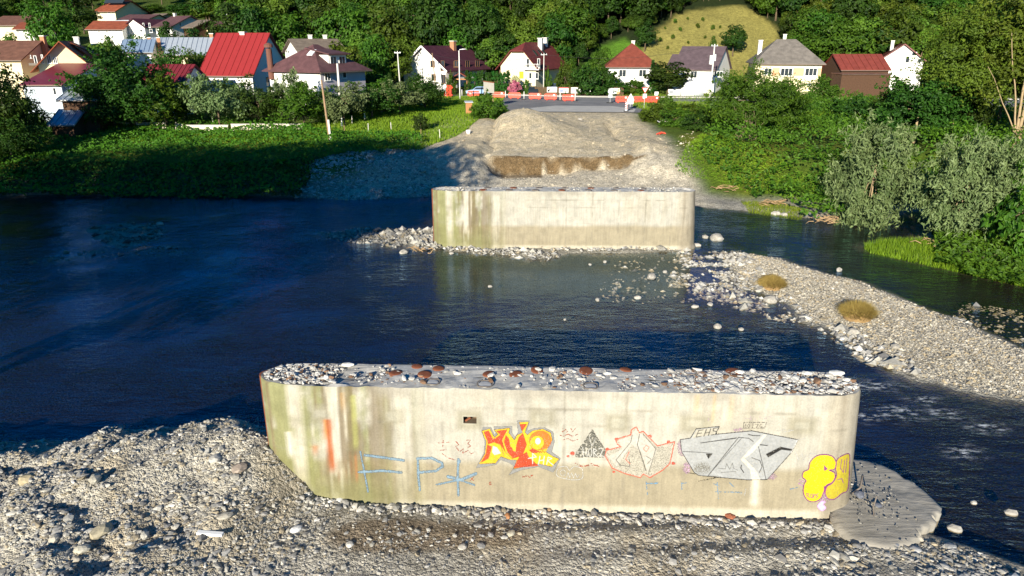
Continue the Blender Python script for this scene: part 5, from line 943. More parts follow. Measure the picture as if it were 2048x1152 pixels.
class Kind:
    """one sort of tree: a shared crown mesh and trunk mesh for all its copies"""
    def __init__(s, seed, rad, lift, nclump, per, lsize, lm, bm_, r0=.2, **k):
        s.me, C = crown_mesh(seed, rad, nclump, per, lsize, **k); s.me.materials.append(lm); s.lift = lift; s.rad = rad; q = np.zeros(len(s.me.vertices) * 3, np.float32); s.me.vertices.foreach_get('co', q); q = q.reshape(-1, 3); s.top = lift + float(np.percentile(q[:, 2], 99.5)); s.wid = float(np.percentile(np.abs(q[:, 0]), 98))
        s.tr = trunk_mesh(seed, lift + rad[2] * .3, r0, C, lift); s.tr.materials.append(bm_)
    def put(s, x, y, z=None, sc=1.0, label='', group=None, name='tree', cat='tree', sz=None, rz=None):
        z = gz(x, y) if z is None else z; e = empty(name, (x, y, z - .05), rng.uniform(0, 6.3) if rz is None else rz, label, cat, group); e.scale = (sc, sc, sz or sc)
        link('trunk', s.tr, None, e); c = link('crown', s.me, None, e); c.location = (0, 0, s.lift); return e
    def px(s, u, vt, vb, Y, **k):              # so that it spans from pixel row vt to vb at distance Y (foot on the ground)
        x = A(u, vb, Y)[0]; g = gz(x, Y); top = A(u, vt, Y)[2]; sc = (top - g) / s.top; wpx = k.pop('wpx', None); sxy = sc
        if wpx: sxy = wpx * Y / FPX / 2 / s.wid
        return s.put(x, Y, g, sxy, sz=sc, **k)
FOR = [Kind(301, (4.6, 4.6, 4.6), 6.5, 40, 80, .38, M_LEAF, M_BARK, .25), Kind(302, (4.0, 4.0, 5.2), 7.5, 40, 80, .36, M_LEAF_D, M_BARK, .25), Kind(303, (5.0, 5.0, 4.4), 6.5, 46, 76, .38, M_LEAF, M_BARK, .25), Kind(304, (3.6, 3.6, 4.6), 6.0, 36, 80, .34, M_LEAF_Y, M_BARK, .22), Kind(305, (4.4, 4.4, 4.8), 7.0, 40, 80, .38, M_LEAF_D, M_BARK, .25), Kind(306, (4.2, 4.2, 4.2), 6.0, 44, 70, .34, M_LEAF, M_BARK, .25)]
# wooded hillside
MEAD = [(26, 140), (26, 156), (32, 168), (38, 177), (48, 182), (56, 181), (60, 172), (59, 156), (60, 140)]; GLADE = [(13, 140), (14, 154), (19, 163), (25, 167), (29, 163), (27, 140)]
cand = []
yy = 151.0
while yy < 240:
    step = 5.6 + (yy - 151) * .028; x = -.80 * yy - 6 + rng.uniform(0, step)
    while x < .80 * yy + 8:
        cand.append((x + rng.normal(0, 1.1), yy + rng.normal(0, 1.1))); x += step
    yy += step * .80
cand = np.array(cand); k1 = (sdf(cand[:, 0], cand[:, 1], MEAD) < -1.6) & (sdf(cand[:, 0], cand[:, 1], GLADE) < -1.6)
vl = (cand[:, 0] < -56 - .10 * (cand[:, 1] - 151)) & (cand[:, 1] < 214); k1 &= ~vl; cand = cand[k1]; cand = cand[np.argsort(cand[:, 1])]
z = ground_z(cand[:, 0], cand[:, 1])
mass_v, mass_f, mass_c = [], [], []; base = 0; nfor = 0
for i, ((x, y), zz) in enumerate(zip(cand, z)):
    big = fbm(x / 16., y / 16., 401); k = int(np.clip(big * 9 - 1.5 + rng.normal(0, 1.2), 0, 5)); sc = rng.uniform(.78, 1.12)
    if nfor < 300: FOR[k].put(x, y, zz, sc, 'broad leafy tree in the dense wood on the hillside', 'trees of the hillside wood', 'forest_tree', sz=sc * rng.uniform(.85, 1.15)); nfor += 1
    else: mass_v.append((x, y, zz, k, sc))
def mass(name, items, label):
    V, Fc, Cc = [], [], []; base = 0; cache = {}
    for x, y, zz, k, sc in items:
        if k not in cache:
            me = FOR[k].me; n = len(me.vertices); v = np.zeros(n * 3, np.float32); me.vertices.foreach_get('co', v); c = np.zeros(n * 4, np.float32); me.attributes['Col'].data.foreach_get('color', c); q = np.repeat(rng.uniform(0, 1, n // 4) < .45, 4); cache[k] = (v.reshape(-1, 3)[q] * 1.0, c.reshape(-1, 4)[q, :3])
        v, c = cache[k]; a = rng.uniform(0, 6.3); ca, sa = math.cos(a), math.sin(a); w = np.stack([v[:, 0] * ca - v[:, 1] * sa, v[:, 0] * sa + v[:, 1] * ca, v[:, 2]], 1) * sc * 1.15 + (x, y, zz + FOR[k].lift * sc)
        V.append(w); Cc.append(c); Fc.append(np.arange(len(w)).reshape(-1, 4) + base); base += len(w)
    return tag(link(name, npmesh(name, np.concatenate(V), np.concatenate(Fc), False, np.concatenate(Cc)), M_LEAF), label, 'forest', kind='stuff')
if mass_v: mass('forest', mass_v[:260], 'upper part of the wooded hillside seen as one dark green mass')
# trees among the village houses
VT = [(112, 0, 95, 140, 80, 0, 'large round dark tree behind the orange roof at upper left'), (170, 12, 72, 172, 60, 1, 'dark tree beside the white walled orange-roofed house'), (20, 68, 100, 118, 60, 3, 'bright bush tree between roofs at left edge'), (10, 5, 60, 190, 70, 3, 'pale green tree at the top left corner'), (60, 8, 60, 200, 60, 0, 'mid green tree at the upper left slope'),
      (335, 43, 75, 148, 34, 1, 'small dark tree before the plum gabled house'), (385, 58, 90, 132, 60, 1, 'dark bushy tree below the timber barn'), (425, 62, 100, 126, 46, 1, 'dark tree at the left of the tall red roof'), (290, 70, 100, 132, 60, 0, 'green tree above the bluish metal roofs'), (210, 78, 110, 112, 70, 3, 'light green tree right of the orange roof'), (160, 95, 140, 108, 60, 0, 'tree behind the beige house gable'),
      (255, 4, 40, 215, 44, 1, 'dark tree beside the highest house'), (310, 8, 45, 200, 40, 0, 'green tree above the grey roof'), (370, 5, 45, 190, 60, 1, 'dark tree on slope above the plum roofs'), (420, 2, 45, 185, 60, 3, 'lighter tree on slope above the barn'), (150, 3, 40, 210, 60, 1, 'dark tree left of the highest house'), (470, 8, 100, 150, 90, 1, 'big dark tree behind the tall red roof'), (505, 20, 100, 146, 80, 1, 'second big dark tree behind the tall red roof'),
      (345, 95, 150, 104, 60, 0, 'green tree between dark red shed and silver roofs'), (395, 100, 150, 110, 50, 2, 'green tree left of the red roofed house'), (690, 85, 170, 120, 80, 3, 'yellow-green tree right of the plum roofed house'), (745, 70, 165, 132, 80, 0, 'green tree at the wood edge left of the white pole'), (790, 80, 165, 135, 70, 3, 'yellow-green tree at the wood edge beside white pole'), (725, 60, 150, 138, 70, 3, 'bright tree at foot of wood behind the thujas'),
      (820, 75, 150, 136, 60, 3, 'yellow-green tree behind the white two-storey house'), (1010, 60, 150, 142, 70, 4, 'dark tree between the two road houses'), (985, 70, 160, 140, 60, 3, 'yellow-green tree right of the violet roof'), (1200, 95, 150, 138, 40, 0, 'small tree left of the red hipped roof'), (1290, 45, 92, 150, 40, 1, 'dark round shrub tree on the left edge of the meadow'), (1466, 50, 102, 148, 46, 1, 'dark tree on the right side of meadow'), (1427, 72, 96, 145, 18, 0, 'small round tree low on the meadow'), (1448, 32, 44, 168, 14, 1, 'tiny dark bush near the top of the meadow'),
      (1680, 70, 160, 140, 70, 1, 'dark tree behind the rust red barn'), (1740, 40, 150, 142, 90, 1, 'large dark tree right above the barn'), (1860, 10, 110, 150, 90, 3, 'bright yellow-green tree above the right white house'), (1900, 60, 150, 136, 60, 3, 'yellow-green tree right of the maroon roof'), (1945, 20, 170, 128, 90, 1, 'dark tall tree behind the right bank poplar')]
for u, vt, vb, Y, wpx, k, l in VT:
    if u > 800: Y += 10
    FOR[k].px(u, vt, vb, Y, wpx=wpx, label=l, name='garden_tree')
for u, v in [(1330, 60), (1350, 48), (1375, 42), (1405, 45), (1320, 85), (1360, 65), (1395, 60), (1440, 58), (1345, 80), (1376, 90), (1410, 78), (1310, 75), (1425, 62), (1383, 105), (1335, 100)]:
    q = P(u, v, 14)
    for Y in np.arange(147, 182, .5):
        x = A(u, v, Y)[0]
        if gz(x, Y) >= A(u, v, Y)[2]: break
    FOR[3].put(x, Y, None, rng.uniform(.06, .13), ORD[sorted([1330, 1350, 1375, 1405, 1320, 1360, 1395, 1440, 1345, 1376, 1410, 1310, 1425, 1383, 1335]).index(u)] + ' from the left of the saplings planted on the straw-coloured meadow', 'saplings planted on the meadow', 'sapling', 'sapling')
for i in range(34):                            # bushes closing the edge of the meadow and the glade
    a = i / 33; pts = [(13, 150), (15, 158), (20, 166), (26, 169), (31, 169.5), (36, 177), (42, 181.5), (49, 184), (56, 183), (60.5, 176), (62, 168), (61, 158), (60, 150)]; k = a * (len(pts) - 1); j = min(int(k), len(pts) - 2); f = k - j
    FOR[(0, 1, 3, 2, 4)[i % 5]].put(pts[j][0] * (1 - f) + pts[j + 1][0] * f + rng.normal(0, .7), pts[j][1] * (1 - f) + pts[j + 1][1] * f + rng.normal(0, .8), None, rng.uniform(.30, .52), 'low bush at the edge of the straw-coloured meadow', 'bushes along the meadow edge', 'shrub', 'shrub')
for i in range(46):                            # trees between the upper village houses
    x, y = rng.uniform(-150, -62), rng.uniform(166, 214)
    if any(abs(x - o.location.x) < 8 and -14 < y - o.location.y < 9 for o in bpy.data.objects if o.name.startswith('house') and o.parent is None): continue
    FOR[(1, 0, 4, 3, 1, 2)[i % 6]].put(x, y, None, rng.uniform(.5, .85), 'leafy tree among the upper village houses', 'trees among the upper village houses', 'garden_tree')
# orchard row and riverside trees on the left bank
ORC = [Kind(311, (2.6, 2.6, 2.3), 3.3, 34, 90, .16, M_LEAF_D, M_BARK, .13, clump=.40, shoots=70), Kind(312, (2.4, 2.4, 2.5), 3.4, 34, 90, .16, M_LEAF, M_BARK, .12, clump=.40, shoots=70), Kind(313, (2.9, 2.9, 2.2), 3.2, 38, 90, .16, M_LEAF_W, M_BARK, .13, clump=.36, shoots=80)]
WAL = Kind(314, (4.6, 4.4, 3.6), 4.8, 60, 120, .19, M_LEAF_D, M_BARK, .25, clump=.30, shoots=140); DAR = Kind(315, (3.6, 3.6, 4.4), 5.0, 56, 120, .18, M_LEAF_D, M_BARK, .22, clump=.34, shoots=110)
for u, vt, vb, Y, wpx, K, l in [(20, 88, 390, 70, 150, DAR, 'dark shaded tree at the left edge above the river'), (62, 172, 300, 78, 84, DAR, 'dark bushy tree left of the silver shed'), (40, 225, 380, 69, 130, DAR, 'low dark tree overhanging the left bank'), (268, 92, 258, 86, 180, WAL, 'broad dark walnut tree over the silver shed'), (335, 150, 258, 86, 110, ORC[1], 'orchard tree before the dark red shed'), (440, 150, 258, 86, 120, ORC[2], 'orchard tree below the tall red roof'),
                                (395, 158, 252, 89, 80, ORC[0], 'small orchard tree between two larger ones by the garden wall'), (520, 168, 256, 88, 100, ORC[0], 'dark orchard tree at the corner of the plum house'), (580, 140, 250, 90, 70, ORC[2], 'slender orchard tree before the plum roof'), (610, 165, 258, 86, 100, ORC[1], 'bright orchard tree left of the leaning pole'), (560, 175, 254, 92, 100, ORC[0], 'dark orchard tree behind the garden wall'), (690, 165, 258, 87, 90, ORC[2], 'orchard tree with white limed trunk right of the leaning pole'), (745, 165, 250, 92, 110, ORC[0], 'spreading dark orchard tree by the lawn'),
                                (800, 162, 240, 95, 100, ORC[2], 'pale spreading orchard tree at the lawn edge'), (770, 158, 240, 99, 80, ORC[1], 'green orchard tree below the thuja hedge'), (850, 148, 210, 104, 80, DAR, 'dense dark shrub tree at the end of the orchard'), (830, 150, 205, 110, 60, DAR, 'dense dark tree at the road end of the orchard'), (480, 150, 240, 95, 90, ORC[0], 'orchard tree in the shade below the white wall'), (655, 172, 250, 93, 80, ORC[0], 'dark orchard tree behind the leaning pole'), (230, 165, 255, 84, 110, ORC[0], 'dark tree under the walnut by the fence'), (720, 178, 245, 97, 90, ORC[0], 'dark orchard tree second row before the thujas')]:
    K.px(u, vt, vb, Y, wpx=wpx, label=l, name='orchard_tree')
for u, v in [(684, 258), (730, 250), (764, 238), (780, 236)]:
    q = P(u, v, 3.1); q[2] = gz(q[0], q[1]); b = MB(); b.tube([(0, 0, -.1), (.03, 0, .6), (.06, 0, 1.25)], [.12, .10, .09], 8); b.tube([(.05, 0, .9), (-.2, 0, 1.7)], [.06, .05], 6); o = b.out('limed_trunk', M_LIME, smooth=True); o.location = tuple(q); tag(o, ORD[[684, 730, 764, 780].index(u)] + ' from the left of the limewashed white stems by the lawn', 'tree trunk', 'white limed stems of the orchard')
# thuja hedges
THU = Kind(321, (.75, .75, 2.4), 2.4, 60, 45, .13, M_LEAF_T, M_BARK, .08, clump=.34, low=-1.0, taper=.55, hollow=.6)
for i in range(11): THU.px(700 + i * 8.2, 146 + 5 * abs(math.sin(i * 1.9)), 205, 108 + .3 * (i % 2), wpx=13, label=ORD[i] + ' slim thuja from the left in the hedge behind the orchard', group='thujas behind the orchard', name='thuja', cat='hedge tree')
for i in range(12): THU.px(935 + i * 7.4, 140 + 5 * abs(math.sin(i * 2.3)), 184, 131.5 + .4 * (i % 2), wpx=12, label=ORD[i] + ' thuja from the left in the hedge before the violet roofed house', group='thujas by the white house', name='thuja', cat='hedge tree')
for u, vt, vb in [(1304, 120, 165), (1312, 127, 165)]: THU.px(u, vt, vb, 132, wpx=11, label=('taller' if u < 1310 else 'shorter') + ' slender thuja beside the white bungalow', group='thujas by the bungalow', name='thuja', cat='hedge tree')
for i in range(6): THU.px(395 + i * 6, 105 + 3 * (i % 2), 140, 113, wpx=10, label=ORD[i] + ' from the left of the bright thujas beside the tall red roof', group='thujas left of the red roof', name='thuja', cat='hedge tree')
# shrubs along the road and gardens
SHR = [Kind(331, (1.5, 1.5, 1.3), 1.2, 34, 80, .12, M_LEAF, M_BARK, .06, low=-.9, shoots=90), Kind(332, (1.6, 1.6, 1.3), 1.2, 34, 80, .12, M_LEAF_D, M_BARK, .06, low=-.9, shoots=60), Kind(333, (1.4, 1.4, 1.2), 1.1, 34, 80, .12, M_LEAF_Y, M_BARK, .06, low=-.9)]
PNKB = Kind(334, (1.2, 1.2, 1.0), 1.0, 30, 60, .12, M_PINK, M_BARK, .05, low=-.9); WHB = Kind(335, (1.3, 1.3, 1.1), 1.0, 30, 60, .12, M_WHITEFL, M_BARK, .05, low=-.9)
for u, vt, vb, Y, wpx, K, l in [(1180, 130, 182, 121, 70, SHR[1], 'broad dark shrub before the cream house drive'), (1130, 122, 180, 122, 34, SHR[0], 'bright clipped shrub right of the cream house'), (1205, 136, 184, 123, 50, SHR[1], 'dark shrub before the white bungalow'), (1160, 128, 182, 123, 60, SHR[1], 'dark leafy shrub behind the banner fence'), (1095, 138, 172, 124, 16, SHR[0], 'small conical shrub at the corner of cream house'), (1031, 150, 176, 123.5, 22, WHB, 'pale flowering shrub at left of the cream house'), (1028, 160, 180, 122.5, 26, PNKB, 'pink flowering shrub beside the thuja hedge'), (1053, 158, 176, 124, 14, SHR[0], 'small green shrub by the cream house wall'),
                                (1260, 174, 190, 122.4, 24, SHR[2], 'yellow-green rounded bush by the pavement'), (1335, 124, 186, 119.9, 84, FOR[1], 'dark leafy tree between bungalow and grey violet roof'), (1225, 160, 188, 123, 60, SHR[1], 'row shrub under the bungalow windows'), (1270, 160, 188, 124, 50, SHR[0], 'garden shrub at the bungalow path'), (900, 146, 180, 122.5, 20, SHR[0], 'thin shrub beside the carport'), (858, 162, 190, 121, 40, DAR, 'dark bush left of the white two-storey house'),
                                (975, 185, 245, 92, 64, SHR[0], 'bright green bush beside the wooden privy'), (990, 200, 244, 93, 44, SHR[0], 'lower bright bush right of the wooden privy'), (842, 225, 270, 84, 26, SHR[1], 'small dark conifer-like bush on the lawn'), (1640, 150, 215, 100, 56, ORC[1], 'young roadside tree before the peach house'), (1315, 205, 250, 90, 60, SHR[0], 'bush at right verge by the road signs'), (1350, 215, 262, 86, 66, SHR[0], 'green bush on the right verge of the ramp'), (1395, 220, 270, 82, 60, SHR[1], 'dark bush beside the great willow bush'), (1330, 190, 225, 97, 40, SHR[0], 'wispy shrub behind the right verge'), (1380, 205, 240, 95, 60, SHR[0], 'shrub left of the great willow bush'),
                                (1290, 218, 240, 93, 26, SHR[2], 'low bright bush at the ramp verge')]:
    if 119 < Y < 125: Y += 9
    K.px(u, vt, vb, Y, wpx=wpx, label=l, name='shrub' if K not in (DAR, FOR[1]) else 'garden_tree', cat='shrub')
# willows and trees of the right bank
WIL = Kind(341, (2.7, 2.7, 3.1), 2.9, 62, 150, .17, M_LEAF_W, M_BARK_P, .10, clump=.27, low=-1.0, asp=.40, hollow=.55, shoots=300, slen=.5)
WIG = Kind(342, (4.4, 4.0, 2.6), 2.9, 110, 150, .15, M_LEAF, M_BARK, .12, clump=.24, low=-.6, asp=.34, hollow=.5, up=.5, shoots=260, slen=.5)
SPA = Kind(343, (3.6, 3.4, 3.6), 3.7, 70, 90, .17, M_LEAF_D, M_BARK_P, .16, clump=.26, hollow=.35, shoots=200)
for u, vt, vb, Y, wpx, K, l in [(1735, 248, 440, 51.5, 150, WIL, 'silvery round willow bush at the water edge'), (1905, 275, 510, 45, 150, WIL, 'big silvery willow on the right bank by the grassy spit'), (1990, 280, 530, 44, 170, WIL, 'right-hand silvery willow at frame edge'), (2045, 330, 560, 41, 150, SHR[0], 'green bush at the lower right edge of the bank'), (1500, 134, 275, 77, 200, WIG, 'great rounded willow bush with bare stems by the ramp'), (1565, 165, 240, 86, 110, WIG, 'second rounded willow bush toward the road'), (1830, 140, 270, 72, 150, SPA, 'sparse tree with bare limbs before the brick shed'), (1790, 170, 255, 80, 90, SPA, 'dark leafy tree beside the brick shed'),
                                (1905, 100, 250, 76, 120, SPA, 'tall leafy tree over the dark hollow'), (1710, 190, 235, 86, 80, SHR[1], 'low dark shrub before the brick shed')]:
    K.px(u, vt, vb, Y, wpx=wpx, label=l, name='willow' if K in (WIL, WIG) else 'bank_tree')
b = MB(); r = random.Random(5); g0 = P(1470, 285, 3.2)
for i in range(46):
    a = r.uniform(0, 6.3); q = r.uniform(.2, 1.3); x, y = g0[0] + q * math.cos(a) + 1.0, g0[1] + q * math.sin(a) + .5; h = r.uniform(1.8, 3.6); dx, dy = r.uniform(-1.1, 1.1), r.uniform(-.6, .4); b.tube([(x, y, gz(g0[0], g0[1]) - .2), (x + dx * .4, y + dy * .4, gz(g0[0], g0[1]) + h * .5), (x + dx, y + dy, gz(g0[0], g0[1]) + h)], [.04, .03, .015], 4, False)
tag(b.out('willow_stems', paint('grey_brown_twigs', (.20, .17, .10), .9, .3, 3)), 'bundle of bare grey stems below the great willow bush', 'stems', kind='stuff')
# pale-stemmed tall tree on the right
POP = Kind(345, (4.6, 4.2, 6.2), 8.6, 110, 130, .17, M_LEAF_Y, M_BARK_P, .05, clump=.24, hollow=.3, shoots=200)
g = P(2030, 300, 3.4); e = empty('bank_tree', (g[0], g[1], gz(g[0], g[1]) - .05), 0, 'tall tree with several pale slanting stems at the right edge', 'tree')
link('crown', POP.me, None, e).location = (0.4, 3.4, 8.8); cw_ = link('crown', POP.me, None, e); cw_.location = (-4.0, 4.0, 7.6); cw_.scale = (.8, .8, .8); cw_.rotation_euler = (0, 0, 2)
for k, (dx, dy, hh, r0) in enumerate([(-.9, -.3, 13, .15), (.5, -.4, 14, .17), (-3.2, -.5, 10.5, .11), (2.4, .4, 12, .11), (-4.6, -.2, 7.5, .08), (.1, .5, 13, .08)]):
    b = MB(); n_ = 7; b.tube([(dx * (i / n_) ** 1.15 + .08 * math.sin(i * 1.7 + k) - .25 + .12 * k, dy * i / n_, hh * i / n_ - .1) for i in range(n_ + 1)], [r0 * (1 - .8 * i / n_) for i in range(n_ + 1)], 7); b.out('stem', M_BARK_P, e, True)
POP2 = Kind(346, (4.4, 4.2, 5.6), 8.0, 90, 120, .18, M_LEAF_D, M_BARK, .2, clump=.26, hollow=.4)
for x, y, l in [(50, 62, 'dark tall tree just outside the right edge'), (53, 78, 'dark tall tree behind the pale-stemmed tree'), (56, 74, 'dark tall tree further right behind the pale stems'), (60, 52, 'tall tree on the right bank beyond the frame')]: POP2.put(x, y, None, rng.uniform(.95, 1.15), l, None, 'bank_tree')
# tall trees on the near bank left of the view (their shade lies over the far left bank)
for x, y, sc in [(-25.5, 18, 1.5), (-33, 19, 1.58), (-42, 18.5, 1.55), (-51, 19.5, 1.5), (-60, 18, 1.45), (-70, 20, 1.4), (-80, 18, 1.4), (-37, 12, 1.66), (-29, 11, 1.6), (-47, 12, 1.62)]: POP2.put(x, y, None, sc, 'tall dark tree on the near bank left of the view', 'trees on the near left bank', 'bank_tree')

# leafy ground cover and grass, too fine to count
def cover(name, poly, n, lsize, m_, label, hgt=.6, bump=.8, cat='undergrowth', asp=.62, bs=2.2, zsq=1.0, cond=None):
    xy = spots(poly, n)
    if cond is not None: xy = xy[cond(xy)]
    z = ground_z(xy[:, 0], xy[:, 1]); bmp = fbm(xy[:, 0] / bs, xy[:, 1] / bs, 501, 3); e = 1e-2
    hh = hgt * (.5 + bump * (bmp - .35) * 2) * rng.uniform(.55, 1.0, len(xy)) ** .6; gx = (fbm((xy[:, 0] + .3) / bs, xy[:, 1] / bs, 501, 3) - bmp) / .3 * hgt * bump * 2; gy = (fbm(xy[:, 0] / bs, (xy[:, 1] + .3) / bs, 501, 3) - bmp) / .3 * hgt * bump * 2
    nr = np.stack([-gx, -gy - .35, np.ones(len(xy))], 1) + rng.normal(0, .42, (len(xy), 3)); pos = np.concatenate([xy, (z + np.maximum(hh, .05))[:, None]], 1)
    v, f, c = leaves(pos, nr, lsize, rng, asp, np.clip(bmp * .6 + rng.uniform(0, .6, len(xy)) - .1, 0, 1)); return tag(link(name, npmesh(name, v, f, False, c), m_), label, cat, kind='stuff')
W = lambda z, *p: [tuple(P(u, v, z)[:2]) for u, v in p]
cover('undergrowth', W(2.0, (1395, 330), (1440, 285), (1500, 260), (1650, 232), (1850, 245), (2100, 270), (2200, 380), (1900, 400), (1850, 395), (1640, 400), (1500, 360)), 30000, .17, M_LEAF_K, 'dense bright green knotweed covering the right bank', 1.9, .9)
cover('undergrowth', W(.6, (1345, 365), (1400, 325), (1480, 350), (1640, 392), (1700, 410), (1660, 425), (1560, 395), (1450, 380)), 5000, .13, M_GRASS, 'bright low weeds at the foot of the right bank', .5, .6, asp=.3)
cover('undergrowth', W(1.2, (1860, 420), (2050, 440), (2250, 500), (2200, 600), (2050, 545), (1950, 520), (1880, 500)), 9000, .14, M_LEAF_K, 'green bushes and weeds along the lower right bank', 1.3, .9)
cover('undergrowth', W(1.0, (-150, 375), (0, 375), (230, 372), (430, 376), (600, 372), (640, 345), (840, 338), (850, 312), (640, 300), (560, 286), (300, 280), (200, 270), (100, 264), (-150, 290)), 30000, .17, M_LEAF_K, 'leafy undergrowth on the left bank, largely in shade', .95, .8)
cover('undergrowth', W(.3, (-200, 388), (100, 388), (400, 388), (600, 392), (640, 360), (400, 360), (0, 360), (-200, 366)), 9000, .16, M_LEAF_D, 'dark overhanging plants at the left water edge', .6, .9)
def grass(name, poly, n, h, m_, label, wd=.05, cat='grass'):
    xy = spots(poly, n); z = ground_z(xy[:, 0], xy[:, 1]); hh = h * rng.uniform(.5, 1.3, n) * (.6 + .8 * fbm(xy[:, 0] / 2, xy[:, 1] / 2, 601)); a = rng.uniform(0, 6.3, n); dx, dy = np.cos(a) * wd, np.sin(a) * wd
    ln = rng.normal(0, .28, (n, 2)) * hh[:, None]; v = np.stack([np.stack([xy[:, 0] - dx, xy[:, 1] - dy, z - .03], 1), np.stack([xy[:, 0] + dx, xy[:, 1] + dy, z - .03], 1), np.stack([xy[:, 0] + ln[:, 0], xy[:, 1] + ln[:, 1], z + hh], 1)], 1).reshape(-1, 3)
    c = np.repeat(np.clip(rng.uniform(0, 1, n), 0, 1), 3); return tag(link(name, npmesh(name, v, np.arange(3 * n).reshape(n, 3), False, np.stack([c, c, c], 1)), m_), label, cat, kind='stuff')
grass('grass', W(3.0, (250, 262), (600, 262), (880, 205), (1010, 205), (1000, 228), (930, 268), (840, 295), (640, 285), (500, 278), (200, 275)), 60000, .28, M_GRASS, 'sunlit meadow grass between orchard and spoil heap', .05)
grass('grass', W(3.6, (1265, 222), (1300, 228), (1420, 262), (1440, 285), (1600, 250), (1900, 240), (1900, 208), (1265, 210)), 26000, .40, M_GRASS, 'rough grass on the right verge below the road', .05)
grass('grass', W(.25, (1728, 488), (1850, 482), (1880, 500), (1960, 520), (2100, 560), (2100, 575), (1900, 532), (1740, 498)), 9000, .42, M_GRASS, 'grass on the small spit in the right channel', .025)
grass('grass', W(.3, (1480, 402), (1560, 405), (1620, 420), (1600, 432), (1500, 418)), 3000, .22, M_GRASS, 'thin grass on the gravelly right shore', .025)
grass('grass', W(4.6, (1240, 170), (1500, 170), (1700, 168), (1900, 175), (1900, 196), (1240, 192)), 16000, .35, M_GRASS, 'garden grass beyond the road', .05)
# grassy hummocks on the gravel bar
for u, v, r, l in [(1716, 630, 30, 'dry grassy hummock on the middle of the gravel bar'), (1545, 566, 22, 'smaller dry hummock at the upper end of gravel bar')]:
    g = P(u, v, .35); R = r * math.hypot(g[1], 13) / FPX; n = 3200; a = rng.uniform(0, 6.3, n); q = np.sqrt(rng.uniform(0, 1, n)); e = empty('grass_hummock', (g[0], g[1], gz(g[0], g[1])), 0, l, 'hummock')
    pv, pf = ico(2, 77, .05, .5); link('earth_mound', npmesh('earth_mound', pv * R * .92 * np.array((1, 1, 1.5)), pf, True, np.tile((.26, .17, .075), (len(pv), 1))), M_ROCK, e)
    x, y = q * np.cos(a) * R, q * np.sin(a) * R; z = np.sqrt(np.maximum(1 - (q * .97) ** 2, 0)) * R * .70; h = R * .5 * rng.uniform(.2, 1.3, n) * (.4 + 1.2 * fbm(x * 3, y * 3, 55)); kx, ky = x * .4 + rng.normal(0, .13, n), y * .4 + rng.normal(0, .13, n)
    V = np.stack([np.stack([x - .012, y, z - .03], 1), np.stack([x + .012, y, z - .03], 1), np.stack([x + kx, y + ky, z + h * (1 - q * .6)], 1)], 1).reshape(-1, 3); c = np.repeat(rng.uniform(0, 1, n), 3); k = (np.arange(n) % 3 == 0)
    gs = link('grass_tufts', npmesh('grass_tufts', V, np.arange(3 * n).reshape(n, 3), False, np.stack([c, c, c], 1)), M_STRAW, e); gs['kind'] = 'stuff'
# driftwood along the right shore
r = random.Random(11)
for u, v, n_, sp, l in [(1460, 385, 26, 1.3, 'tangle of bleached driftwood below the knotweed bank'), (1550, 405, 24, 1.3, 'brown driftwood tangle beside the pale shore boulder'), (1660, 432, 26, 1.2, 'driftwood roots under the silvery willow'), (1885, 488, 28, 1.1, 'heap of twigs on the grassy spit'), (1440, 270, 26, 1.1, 'brown root heap at the foot of the great willow'), (840, 492, 14, .6, 'twigs caught on the nose of the far pier')]:
    g = P(u, v, .5); g[2] = max(gz(g[0], g[1]), .05); b = MB()
    for i in range(n_):
        x, y = r.gauss(0, sp * .6), r.gauss(0, sp * .35); L = r.uniform(.4, 1.5) * sp * .7; a = r.uniform(-.7, .7) + (math.pi if r.random() < .5 else 0); z = r.uniform(.02, .35); b.tube([(x, y, z), (x + L * .5 * math.cos(a), y + L * .5 * math.sin(a), z + r.uniform(.0, .2)), (x + L * math.cos(a + .2), y + L * math.sin(a + .2), z + r.uniform(-.1, .3))], [.035, .028, .012], 5, False)
    o = b.out('driftwood', paint('bleached_driftwood', (.36, .24, .13), .9, .35, 2)); o.location = tuple(g); tag(o, l, 'driftwood', kind='stuff')

